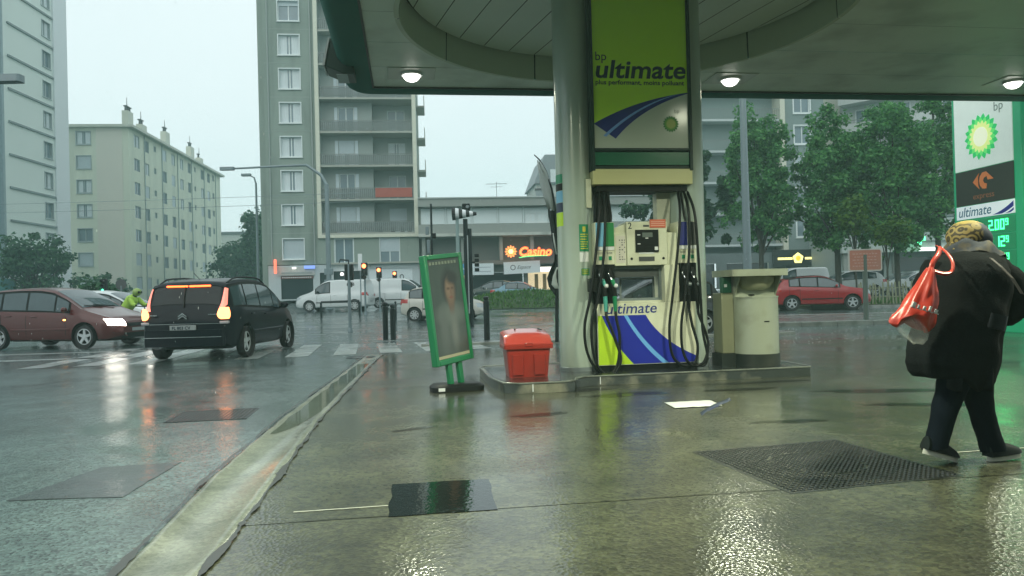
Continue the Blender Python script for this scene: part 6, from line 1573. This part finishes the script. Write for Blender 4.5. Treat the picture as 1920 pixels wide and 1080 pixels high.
# tattered feather flag by the left column
t = thing('feather_flag', 'tattered black feather flag on a bent pole beside the left pump column', 'flag', (1.02, 17.3, 0.02), 0)
pts = [(0, 0, 0), (.02, 0, 1.0), (.06, 0, 2.0), (.07, 0, 2.6), (.04, 0, 3.15), (-.03, 0, 3.6), (-.16, 0, 4.02), (-.30, 0, 4.28), (-.42, 0, 4.40)]
MB().tube(pts, [.045, .04, .03, .028, .026, .024, .022, .018, .012], 8).build('pole', DP, t, 50)
FB = M('flag_black', (.010, .016, .016), .8, var=.3); FWM = M('flag_pale', (.50, .56, .54), .8, var=.1)
def cloth(name, rows_, mat):
    m_ = MB(); m_.loft(rows_, 0, False, False); o = m_.build(name, mat, t, 60); s_ = o.modifiers.new('thickness', 'SOLIDIFY'); s_.thickness = .004; return o
cloth('upper_cloth', [[(x0+(x1-x0)*q/6, .03*math.sin(q*1.3+z*4), z+.03*math.sin(q)) for q in range(7)] for z, x0, x1 in ((4.25, -.36, -.28), (4.0, -.33, -.14), (3.7, -.30, -.05), (3.4, -.22, .01), (3.1, -.13, .04))], FWM)
cloth('dark_cloth', [[(x0+(x1-x0)*q/6, .05*math.sin(q*1.1+z*3), z+.04*math.sin(q*2)) for q in range(7)] for z, x0, x1 in ((3.1, -.13, .04), (2.95, -.12, .05), (2.7, -.08, .06), (2.4, -.05, .07), (2.1, .0, .07))], FB)
cloth('lower_cloth', [[(x0+(x1-x0)*q/6, .06*math.sin(q*1.4+z*3), z+.05*math.sin(q*2)) for q in range(7)] for z, x0, x1 in ((2.3, .02, .07), (1.9, -.02, .10), (1.7, -.12, .10), (1.5, -.20, .12), (1.3, -.16, .14), (1.1, -.02, .16), (.95, .06, .16))], FB)
cloth('pale_scrap', [[(x0+(x1-x0)*q/4, -.05+.03*math.sin(q*1.4+z*3), z) for q in range(5)] for z, x0, x1 in ((1.75, .03, .14), (1.55, -.06, .15), (1.35, -.10, .16), (1.25, -.02, .16))], FWM)
cloth('pale_scrap', [[(x0+(x1-x0)*q/3, -.04, z) for q in range(4)] for z, x0, x1 in ((2.55, -.04, .0), (2.3, -.02, .04), (2.05, .02, .06))], FWM)
# overhead wires on the left
for zz0, zz1, lb in ((7.75, 7.75, 'upper thin overhead wire across the left buildings'), (7.2, 7.2, 'lower thin overhead wire across the left buildings')):
    o = MB().tube([(-48+q*3.5, 46.5, zz0-.15*math.sin(math.pi*q/11)) for q in range(12)], .013, 5).build('overhead_wire', GP); tag(o, lb, 'cable', 'overhead wires')
t = post('road_sign', 'round dark road sign seen from behind by the cream block', 'sign', -15.85, 30.0, 1.9, .035, .035); m_ = MB(); m_.lathe([(.22, -.02), (.22, .0)], 20, axis='y', c=(0, 0, 1.95)); m_.build('disc', GREYL, t)
t = post('green_flag_panel', 'teal panel post at the left edge under the pale slab', 'sign', -38.5, 57., 2.6, .08, .08, WHITEP); MB().box(-1.6, .2, -.1, .1, 1.6, 2.6).build('panel', M('teal_panel', (.04, .18, .18), .4), t)
# ------------------------------------------------------------------ people
SKIN = M('skin', (.42, .26, .19), .5, var=.06)
def skin_body(name, joints, edges, parent, mat, levels=1):
    me = bpy.data.meshes.new(name); me.from_pydata([j[0] for j in joints], edges, []); o = bpy.data.objects.new(name, me); COL.objects.link(o); o.parent = parent
    md = o.modifiers.new('skin', 'SKIN'); md.use_smooth_shade = True
    for i, j in enumerate(joints):
        r = j[1]; me.skin_vertices[0].data[i].radius = (r, r) if not isinstance(r, tuple) else r
    me.skin_vertices[0].data[0].use_root = True
    sb_ = o.modifiers.new('sub', 'SUBSURF'); sb_.levels = levels; sb_.render_levels = levels
    me.materials.append(mat); return o
CLOTH = M('coat_black_cloth', (.010, .012, .013), .9, var=.35, scale=9, bump=.35, bscale=90, spec=.08)
TROU = M('trouser_navy_cloth', (.004, .007, .012), .9, var=.3, scale=9, bump=.2, bscale=90, spec=.08)
p = thing('person', 'person in a long black coat and patterned headscarf walking away under the canopy', 'person', (3.02, 4.87, .010), 0)
# body: pelvis root, spine leaning forward, head, legs mid-stride, arms bent forwards
J = [((.02, .0, .78), .115), ((.01, .0, .95), .12), ((.0, .03, 1.14), .13), ((.01, .06, 1.28), .10), ((.05, .10, 1.37), .05), ((.085, .14, 1.44), .075), ((.10, .16, 1.50), .085), ((.10, .165, 1.55), .06),
     ((-.07, .0, .72), .085), ((-.165, .01, .42), .058), ((-.275, -.03, .14), .036), ((-.285, -.02, .09), .032), ((-.18, .03, .045), .026),
     ((.10, .02, .72), .085), ((.06, .06, .41), .058), ((.135, .03, .13), .036), ((.14, .03, .055), .034), ((.24, .07, .035), .026),
     ((-.17, .06, 1.27), .055), ((-.25, .07, 1.03), .042), ((-.17, .28, .98), .03), ((-.12, .34, .99), .032),
     ((.19, .06, 1.27), .055), ((.285, .06, 1.02), .042), ((.25, .27, .96), .03), ((.22, .34, .97), .032)]
E_ = [(0, 1), (1, 2), (2, 3), (3, 4), (4, 5), (5, 6), (6, 7), (0, 8), (8, 9), (9, 10), (10, 11), (11, 12), (0, 13), (13, 14), (14, 15), (15, 16), (16, 17), (3, 18), (18, 19), (19, 20), (20, 21), (3, 22), (22, 23), (23, 24), (24, 25)]
for hx, base, dx in ((21, (-.12, .34, .99), 1), (25, (.22, .34, .97), -1)):
    for k in range(4):
        i0 = len(J); bx = base[0]+(-.027+.018*k)
        J += [((bx, base[1]+.045, base[2]-.005), .0095), ((bx+.003*dx, base[1]+.085-.006*abs(k-1.5), base[2]-.02), .0085), ((bx+.006*dx, base[1]+.09, base[2]-.052), .0075)]
        E_ += [(hx, i0), (i0, i0+1), (i0+1, i0+2)]
    i0 = len(J); J += [((base[0]+dx*.04, base[1]+.02, base[2]), .011), ((base[0]+dx*.05, base[1]+.055, base[2]-.012), .0095)]; E_ += [(hx, i0), (i0, i0+1)]
body = skin_body('body', J, E_, p, SKIN, 2)
# face on the far side: nose, eyes, mouth, ears
hc = Vector((.10, .165, 1.475))
MB().tube([hc+Vector((.045, .085, .02)), hc+Vector((.062, .115, -.01))], [.008, .014], 8).build('nose', SKIN, body, 60)
for s_ in (-1, 1): MB().ball(hc+Vector((.05-.03*s_, .082+.018*s_, .025)), .010, 6).build('eye', WHITEP, body, 60); MB().ball(hc+Vector((.0-.08*s_, .02+.02*s_, .0)), .02, 6, sc=(.5, 1, 1.4)).build('ear', SKIN, body, 60)
MB().ball(hc+Vector((.052, .094, -.04)), .018, 6, sc=(1, .6, .35)).build('mouth', M('lips', (.32, .10, .09), .5), body, 60)
# trousers: tubes with folds
def leg(pts, rs, nm, mat):
    m_ = MB(); P_ = [Vector(q) for q in pts]; n = 20; rings = []
    for i in range(25):
        t_ = i/24*(len(P_)-1); k = min(len(P_)-2, int(t_)); f = t_-k; c = P_[k].lerp(P_[k+1], f); r0 = rs[k]; r1 = rs[k+1]
        rx, ry = r0[0]*(1-f)+r1[0]*f, r0[1]*(1-f)+r1[1]*f
        ring = []
        for q in range(n):
            a = 2*math.pi*q/n; w_ = 1+.07*noise.noise((math.cos(a)*2+c.x*3, math.sin(a)*2, c.z*8)) + .03*math.sin(c.z*38+a*2)
            ring.append((c.x+rx*w_*math.cos(a), c.y+ry*w_*math.sin(a), c.z+.012*math.cos(a+1)))
        rings.append(ring)
    m_.loft(rings); return m_.build(nm, mat, p, 60)
leg([(-.04, .0, .82), (-.09, .0, .60), (-.17, .01, .40), (-.23, -.01, .24), (-.285, -.03, .10)], [(.15, .12), (.125, .105), (.092, .088), (.074, .075), (.078, .075)], 'trousers', TROU)
leg([(-.0, .0, .82), (.045, .03, .60), (.06, .05, .42), (.095, .045, .24), (.14, .03, .06)], [(.15, .12), (.115, .10), (.086, .085), (.072, .075), (.076, .075)], 'trousers', TROU)
# shoes
SHOE = M('shoe_black', (.008, .013, .012), .6, spec=.2); SOLE = M('shoe_sole', (.55, .56, .48), .6)
for (x, y, z), yaw, pitch in (((-.31, -.035, .055), R(12), R(17)), ((.145, .02, .004), R(14), R(-3))):
    T_ = Matrix.Translation((x, y, z)) @ Matrix.Rotation(yaw, 4, 'Z') @ Matrix.Rotation(pitch, 4, 'Y')
    so = []
    for z0 in (0, .033):
        so.append([(-.07+.135*(1+math.cos(a))*1.0*.99-.0, (.044+.008*math.cos(a))*math.sin(a)*(.9 if z0 else 1), z0) for a in [2*math.pi*q/24 for q in range(24)]])
    m_ = MB(); m_.T = T_; m_.loft(so); sh_o = m_.build('shoe_sole', SOLE, p, 40)
    m_ = MB(); m_.T = T_; rg = []
    for i in range(9):
        f = i/8; xx = -.068+.26*f; h = .075*(1-f**1.6)+.03 if f > .28 else .085; w_ = .040+.010*math.sin(f*3.0)
        if f > .9: w_ *= .62; h *= .8
        rg.append([(xx, w_*math.cos(a), .031+h*max(0, math.sin(a))**.8) for a in [math.pi*q/10 for q in range(11)]])
    m_.loft(rg); m_.build('shoe', SHOE, p, 60)
    m_ = MB(); m_.T = T_; m_.tube([(-.01, 0, .06), (-.005, 0, .12)], .033, 10); m_.build('ankle', SKIN, p, 60)
# coat: asymmetric rings (x0, x1, y0, y1, z) with folds
RG = [(.50, -.27, .11, -.16, .20), (.535, -.33, .135, -.18, .22), (.60, -.385, .15, -.20, .24), (.66, -.405, .155, -.22, .25), (.74, -.395, .165, -.23, .26), (.84, -.365, .175, -.23, .26), (.95, -.33, .20, -.23, .26), (1.06, -.30, .23, -.22, .26), (1.16, -.275, .25, -.21, .26), (1.25, -.25, .255, -.19, .25), (1.32, -.20, .235, -.14, .22), (1.37, -.14, .20, -.07, .20), (1.41, -.05, .15, .02, .18)]
rings = []; NN = 56
for i in range((len(RG)-1)*4+1):
    t_ = i/4; k = min(len(RG)-2, int(t_)); f = t_-k; v = [RG[k][q]*(1-f)+RG[k+1][q]*f for q in range(5)]
    z, x0, x1, y0, y1 = v; ring = []
    for q in range(NN):
        a = 2*math.pi*q/NN; ca, sa = math.cos(a), math.sin(a)
        low = max(0, (1.15-z)/.65)
        fold = 1 + low*.055*math.sin(a*8+z*5) + .03*math.sin(z*26+a*2.5+ca*2)*(.4+.6*abs(sa)) + .07*noise.noise((ca*2.2, sa*2.2, z*3.2)) + .02*noise.noise((ca*6, sa*6, z*9))
        hem = 0
        if i < 6: hem = (.13*max(0, -ca) if i == 0 else .13*max(0, -ca)*(1-i/6)) + .02*math.sin(a*5)*(1-i/6)
        ring.append(((x0+x1)/2+(x1-x0)/2*ca*fold, (y0+y1)/2+(y1-y0)/2*sa*fold, z+hem))
    rings.append(ring)
MB().loft(rings, 0, True).build('coat', CLOTH, p, 70)
# inner tail of the coat below the wind-blown flap
m_ = MB(); m_.loft([[(-.25+.06*(z-.5)+.31*q/10, -.12-.06*math.sin(q*.31*math.pi/1)+.012*math.sin(q*2.1), z-.02*math.sin(q)) for q in range(11)] for z in (.505, .56, .62, .72)], 0, False, False)
o = m_.build('coat_tail', CLOTH, p, 70); s_ = o.modifiers.new('thickness', 'SOLIDIFY'); s_.thickness = .006
def sleeve(pts, rs):
    m_ = MB(); P_ = [Vector(q) for q in pts]; rr = []; pp = []
    for i in range(17):
        t_ = i/16*(len(P_)-1); k = min(len(P_)-2, int(t_)); f = t_-k; pp.append(P_[k].lerp(P_[k+1], f)); rr.append((rs[k]*(1-f)+rs[k+1]*f)*(1+.05*math.sin(i*2.3)))
    m_.tube(pp, rr, 14); m_.build('sleeve', CLOTH, p, 70)
sleeve([(-.16, .07, 1.29), (-.24, .06, 1.15), (-.275, .07, 1.01), (-.24, .17, .98), (-.17, .29, .985)], [.10, .105, .095, .075, .058])
sleeve([(.17, .07, 1.29), (.27, .04, 1.17), (.315, .03, 1.03), (.30, .10, .965), (.25, .28, .965)], [.10, .115, .108, .085, .058])
# headscarf with printed pattern
def scarf_mat():
    m = bpy.data.materials.new('patterned_scarf'); m.use_nodes = True; n = m.node_tree; b = n.nodes['Principled BSDF']; L = n.links.new
    t_ = n.nodes.new('ShaderNodeTexCoord'); 
    wv = n.nodes.new('ShaderNodeTexVoronoi'); wv.inputs['Scale'].default_value = 15; wv.inputs['Randomness'].default_value = .8
    mp = n.nodes.new('ShaderNodeMapping'); mp.inputs['Location'].default_value = (-.005, .08, -1.52); L(t_.outputs['Object'], mp.inputs['Vector']); L(mp.outputs[0], wv.inputs['Vector'])
    r1 = n.nodes.new('ShaderNodeValToRGB'); e = r1.color_ramp.elements; e[0].position = .3; e[0].color = (.045, .034, .016, 1); e[1].position = .62; e[1].color = (.27, .20, .065, 1); x_ = e.new(.48); x_.color = (.15, .115, .04, 1)
    sn = n.nodes.new('ShaderNodeMath'); sn.operation = 'MULTIPLY'; sn.inputs[1].default_value = 17; L(wv.outputs['Distance'], sn.inputs[0]); s2_ = n.nodes.new('ShaderNodeMath'); s2_.operation = 'SINE'; L(sn.outputs[0], s2_.inputs[0]); s3_ = n.nodes.new('ShaderNodeMapRange'); s3_.inputs['From Min'].default_value = -1; L(s2_.outputs[0], s3_.inputs['Value']); L(s3_.outputs[0], r1.inputs[0])
    nz = n.nodes.new('ShaderNodeTexNoise'); nz.inputs['Scale'].default_value = 9; L(t_.outputs['Object'], nz.inputs['Vector'])
    sp_ = n.nodes.new('ShaderNodeSeparateXYZ'); L(t_.outputs['Object'], sp_.inputs[0])
    mr = n.nodes.new('ShaderNodeMapRange'); mr.inputs['From Min'].default_value = .095; mr.inputs['From Max'].default_value = .115; L(sp_.outputs['X'], mr.inputs['Value'])
    nv = n.nodes.new('ShaderNodeMix'); nv.data_type = 'RGBA'; nv.inputs['A'].default_value = (.014, .022, .055, 1); nv.inputs['B'].default_value = (.05, .06, .08, 1); L(nz.outputs['Fac'], nv.inputs['Factor'])
    mx = n.nodes.new('ShaderNodeMix'); mx.data_type = 'RGBA'; L(mr.outputs[0], mx.inputs['Factor']); L(r1.outputs[0], mx.inputs['A']); L(nv.outputs['Result'], mx.inputs['B'])
    # golden crown patch and border
    m2 = n.nodes.new('ShaderNodeMapRange'); m2.inputs['From Min'].default_value = 1.565; m2.inputs['From Max'].default_value = 1.585; L(sp_.outputs['Z'], m2.inputs['Value'])
    m3 = n.nodes.new('ShaderNodeMix'); m3.data_type = 'RGBA'; m3.inputs['B'].default_value = (.34, .25, .06, 1); L(m2.outputs[0], m3.inputs['Factor']); L(mx.outputs['Result'], m3.inputs['A'])
    L(m3.outputs['Result'], b.inputs['Base Color']); b.inputs['Roughness'].default_value = .7; return m
SC = scarf_mat()
rings = []
for i in range(19):
    f = i/18; ph = math.pi*(.02+.86*f)     # from crown downwards
    z = 1.478+.122*math.cos(ph); rr = .118*math.sin(ph)+.006
    if f > .78: rr += (f-.78)*.12
    ring = []
    for q in range(36):
        a = 2*math.pi*q/36; w_ = 1+.05*noise.noise((math.cos(a)*2, math.sin(a)*2, z*14))+.025*math.sin(a*7+z*60)*f
        ring.append((.082+(1-f)*.012+rr*1.12*w_*math.cos(a), .145+rr*w_*math.sin(a)*1.05, z-.02*math.cos(a)*(f)+.012*math.sin(3*a)*f))
    rings.append(ring)
MB().loft(rings[::-1]).build('headscarf', SC, p, 70)
m_ = MB(); rings = []
for i in range(9):
    f = i/8; z = 1.435-.085*f; rr = .115+.075*f**.8
    rings.append([(.075+rr*1.15*(1+.08*noise.noise((math.cos(a)*2.5, math.sin(a)*2.5, f*3)))*math.cos(a), .11+rr*.85*math.sin(a), z+.03*math.cos(a+2.2)+.012*math.sin(a*5+f*4)) for a in [2*math.pi*q/36 for q in range(36)]])
m_.loft(rings[::-1], 0, False).build('scarf_drape', M('scarf_drape_print', (.022, .028, .040), .8, var=.8, scale=14, dirt=(.16, .12, .045), dirt_amt=.75, dscale=11), p, 70)
m_ = MB(); m_.tube([(-.045, .10, 1.44), (-.08, .06, 1.42), (-.09, .02, 1.40)], [.02, .014, .006], 8).build('scarf_knot', SC, p, 60)
# strap and shoulder bag
strap = [(.035, -.145, 1.33), (.075, -.185, 1.27), (.12, -.215, 1.20), (.165, -.235, 1.10)]
hb = thing('shoulder_bag', 'black shoulder bag hanging at the right hip of the walking person', 'bag', (3.02, 4.87, .010), 0)
m_ = MB(); m_.loft([[(x-.010, y-.012, z+.004), (x+.012, y-.014, z-.004)] for x, y, z in strap], 0, False, False); o = m_.build('strap', M('strap_grey', (.085, .075, .07), .6), hb); s_ = o.modifiers.new('thickness', 'SOLIDIFY'); s_.thickness = .004
m_ = MB(); m_.T = Matrix.Translation((.03, -.20, .93)) @ Matrix.Rotation(R(14), 4, 'Y') @ Matrix.Rotation(R(8), 4, 'Z')
m_.loft([rect_ring(.065, .03, z, .028) for z in (-.05, -.04, .03, .045)]); m_.build('pouch', M('bag_black_leather', (.008, .011, .013), .45, spec=.2, var=.2), hb, 40)
MB().tube([(.215, -.20, .91), (.245, -.20, .86), (.265, -.20, .82)], .008, 6).build('strap_end', BLACK, hb)
# red carrier bag hung over the shoulder and the clear bag below it
BAGR = M('carrier_bag_red', (.52, .045, .026), .4, coat=.2, crough=.25, var=.1, scale=8)
cb = thing('carrier_bag', 'bright red plastic carrier bag slung over the walking shoulder', 'bag', (2.92, 4.87, .010), 0)
BG_ = [(1.28, -.315, -.285, .03), (1.25, -.338, -.278, .045), (1.20, -.37, -.272, .06), (1.13, -.42, -.272, .08), (1.06, -.465, -.278, .095), (1.01, -.505, -.288, .105), (.975, -.54, -.30, .10), (.955, -.55, -.305, .07), (.94, -.535, -.315, .03)]
rings = []
for i in range((len(BG_)-1)*4+1):
    t_ = i/4; k = min(len(BG_)-2, int(t_)); f = t_-k; z, x0, x1, d = [BG_[k][q]*(1-f)+BG_[k+1][q]*f for q in range(4)]; ring = []
    for q in range(40):
        a = 2*math.pi*q/40; ca, sa = math.cos(a), math.sin(a)
        w_ = 1+.22*noise.noise((ca*2.4, sa*2.4, z*7))+.07*math.sin(a*6+z*9)+.05*noise.noise((ca*6, sa*6, z*22))
        zz = z - (.05*max(0, ca)*min(1, max(0, (1.08-z)/.12)))+ (.03*math.sin(a*3+.6) if z < 1.0 else 0)*min(1, (1.0-z)/.05 if z < 1.0 else 0)
        ring.append(((x0+x1)/2+(x1-x0)/2*ca*w_, -.24+d*.9*sa*w_, zz))
    rings.append(ring)
MB().loft(rings[::-1]).build('bag_body', BAGR, cb, 70)
def strapm(pts, w_, nm='handle'):
    m_ = MB(); P_ = [Vector(q) for q in pts]; P2 = []
    PP = [P_[0]*2-P_[1]]+P_+[P_[-1]*2-P_[-2]]
    for i in range(1, len(PP)-2):
        for k in range(6):
            t_ = k/6; a, b, c, d = PP[i-1], PP[i], PP[i+1], PP[i+2]; P2.append(.5*((2*b)+(c-a)*t_+(2*a-5*b+4*c-d)*t_*t_+(3*b-a-3*c+d)*t_**3))
    P2.append(P_[-1]); rows_ = []
    for i, q in enumerate(P2):
        d = (P2[min(i+1, len(P2)-1)]-P2[max(0, i-1)]).normalized(); n_ = d.cross(Vector((0, -1, .15))).normalized(); rows_.append([q-n_*w_, q+Vector((0, -.008, 0)), q+n_*w_])
    m_.loft(rows_, 0, False, False); o = m_.build(nm, BAGR, cb, 60); s_ = o.modifiers.new('thickness', 'SOLIDIFY'); s_.thickness = .004
strapm([(-.305, -.25, 1.25), (-.28, -.24, 1.31), (-.22, -.20, 1.365), (-.15, -.10, 1.405), (-.12, -.02, 1.42)], .017)
strapm([(-.30, -.25, 1.265), (-.24, -.275, 1.24), (-.18, -.265, 1.25), (-.15, -.23, 1.31), (-.14, -.16, 1.37), (-.13, -.06, 1.42)], .012)
m_ = MB()
for k in range(5):
    w_ = (.022, .012, .016, .014, .02)[k]; x = -.475+.034*k; m_.T = Matrix.Translation((x, -.338, 1.055-.010*k)) @ Matrix.Rotation(R(24), 4, 'Y') @ Matrix.Rotation(R(6), 4, 'Z')
    m_.box(0, w_, -.012, -.004, -.016, .020 if k in (0, 3) else .010); m_.box(0, .030, -.012, -.004, -.016, -.010)
m_.T = None
m_.build('lettering', WHITEP, cb)
clb = thing('clear_bag', 'thin translucent plastic bag hanging beneath the red carrier bag', 'bag', (2.92, 4.87, .010), 0)
rings = []
for z, x0, x1, d in ((.985, -.52, -.36, .05), (.94, -.535, -.32, .07), (.89, -.51, -.31, .08), (.84, -.46, -.32, .06), (.81, -.42, -.35, .03)):
    rings.append([((x0+x1)/2+(x1-x0)/2*math.cos(a)*(1+.06*math.sin(a*5+z*30)), -.22+d*math.sin(a)*(1+.08*math.sin(a*4)), z+.012*math.sin(a*3)) for a in [2*math.pi*q/32 for q in range(32)]])
MB().loft(rings[::-1]).build('film', M('clear_film', (.75, .8, .76), .15, alpha=.28, var=.2, scale=12), clb, 60)

# rider in a high-visibility jacket between the two people carriers
sc = thing('scooter', 'dark motor scooter with small lit lamp between the two people carriers', 'scooter', (-12.75, 25.0, .004), R(-12))
for xx in (-.62, .62): MB().lathe([(.16, -.06), (.24, -.055), (.25, 0), (.24, .055), (.16, .06)], 20, axis='y', c=(xx, 0, .25)).build('wheel', TYRE, sc, 50)
MB().prism([(-.75, .45), (-.25, .35), (.30, .35), (.42, .95), (.34, .95), (.2, .48), (-.2, .5), (-.3, .78), (-.8, .80)], -.16, .16).build('body', GREYC, sc, bevel=.04)
MB().box(-.8, -.2, -.14, .14, .80, .87).build('seat', BLACK, sc, bevel=.03); MB().tube([(.38, 0, .9), (.35, 0, 1.05), (.28, -.3, 1.08)], .02, 6).tube([(.35, 0, 1.05), (.28, .3, 1.08)], .02, 6).build('handlebar', BLACK, sc)
MB().ball((.47, 0, .86), .09, 8, sc=(.6, 1, .9)).build('headlamp', HEADOFF, sc, 60); MB().box(-.85, -.79, -.07, .07, .66, .74).build('tail_lamp', M('scooter_tail_lit', (1, .3, .15), .3, emit=(1, .30, .15), es=3), sc)
MB().tube([(.62, .09, .25), (.45, .09, .9)], .03, 6).build('fork', BLACK, sc)
rd = thing('person', 'rider in a bright yellow jacket bent forward on the scooter', 'person', (-12.75, 25.0, .004), R(-12))
J = [((-.35, 0, .92), .12), ((-.22, 0, 1.12), .13), ((-.08, 0, 1.32), .12), ((.0, 0, 1.42), .06), ((.06, 0, 1.52), .09), ((.08, 0, 1.6), .07), ((-.28, .1, .88), .09), ((.05, .14, .82), .07), ((.0, .14, .42), .05), ((.12, .14, .38), .04),
     ((-.28, -.1, .88), .09), ((.05, -.14, .82), .07), ((.0, -.14, .42), .05), ((.12, -.14, .38), .04), ((-.06, .18, 1.32), .06), ((.12, .24, 1.12), .05), ((.28, .27, 1.1), .035), ((-.06, -.18, 1.32), .06), ((.12, -.24, 1.12), .05), ((.28, -.27, 1.1), .035)]
E_ = [(0, 1), (1, 2), (2, 3), (3, 4), (4, 5), (0, 6), (6, 7), (7, 8), (8, 9), (0, 10), (10, 11), (11, 12), (12, 13), (2, 14), (14, 15), (15, 16), (2, 17), (17, 18), (18, 19)]
skin_body('body', J, E_, rd, M('rider_clothes', (.03, .035, .04), .7), 1)
HV = M('high_vis_yellow', (.34, .55, .06), .6, emit=(.5, .9, .1), es=.0)
MB().tube([(-.38, 0, .95), (-.24, 0, 1.13), (-.1, 0, 1.31), (-.02, 0, 1.42)], [.19, .20, .20, .11], 14).tube([(-.06, .19, 1.33), (.12, .25, 1.13), (.24, .27, 1.1)], [.09, .075, .06], 10).tube([(-.06, -.19, 1.33), (.12, -.25, 1.13), (.24, -.27, 1.1)], [.09, .075, .06], 10).build('jacket', HV, rd, 60)
MB().ball((.07, 0, 1.55), .14, 10, sc=(1.1, .95, 1)).build('helmet', M('helmet_yellow', (.24, .36, .07), .3, coat=.5), rd, 60)
MB().box(.14, .22, -.09, .09, 1.50, 1.58).build('visor', BLACK, rd, bevel=.02)

# ------------------------------------------------------------------ rain and haze
dr = MB(); r3 = random.Random(5)
for _ in range(900):
    y = r3.uniform(6, 24); x = r3.uniform(-.75, .75)*y; z = r3.uniform(.1, 1.2+.42*y)
    X_, Y_ = (x*math.cos(A8)+y*math.sin(A8)), (-x*math.sin(A8)+y*math.cos(A8))
    if X_ > -1.2 and Y_ < 14.3 and z < 6: continue
    a = r3.uniform(.0012, .0022)*(.6+y/14); L_ = a*7
    dr.add([(x, y, z-L_), (x+a, y, z), (x, y+a, z), (x-a, y, z), (x, y-a, z), (x+.15*L_, y, z+L_)], [(0, 2, 1), (0, 3, 2), (0, 4, 3), (0, 1, 4), (5, 1, 2), (5, 2, 3), (5, 3, 4), (5, 4, 1)])
tag(dr.build('rain', M('rain_drop', (.7, .76, .76), .1, spec=.8)), 'sparse falling raindrops beyond the canopy', 'rain', kind='stuff')
sp2 = MB()
for _ in range(800):
    y = r3.uniform(14.8, 23); x = r3.uniform(-.6, .62)*y; a = r3.uniform(.008, .022); h = r3.uniform(.004, .03)
    for k in range(5):
        b_ = 2*math.pi*k/5+r3.random(); q = (x+a*math.cos(b_), y+a*math.sin(b_), .006+h*r3.random()); e = .0035
        sp2.add([(q[0]-e, q[1], q[2]), (q[0]+e, q[1], q[2]), (q[0], q[1], q[2]+e*2.2)], [(0, 1, 2)])
tag(sp2.build('splash', M('splash_water', (.75, .8, .8), .15, spec=.8)), 'tiny raindrop splashes dotting the wet road', 'rain', kind='stuff')
hz = MB().box(-205, 205, -75, 305, -1.2, 47).build('haze', [])
hm = bpy.data.materials.new('haze_air'); hm.use_nodes = True; n = hm.node_tree; n.nodes.clear()
o_ = n.nodes.new('ShaderNodeOutputMaterial'); pv_ = n.nodes.new('ShaderNodeVolumePrincipled'); pv_.inputs['Color'].default_value = (.62, .95, .93, 1); pv_.inputs['Density'].default_value = HAZE = .0018; pv_.inputs['Anisotropy'].default_value = .1
n.links.new(pv_.outputs[0], o_.inputs['Volume']); hz.data.materials.append(hm); tag(hz, 'thin grey rain haze filling the air', 'haze', kind='stuff')
hz.visible_shadow = True
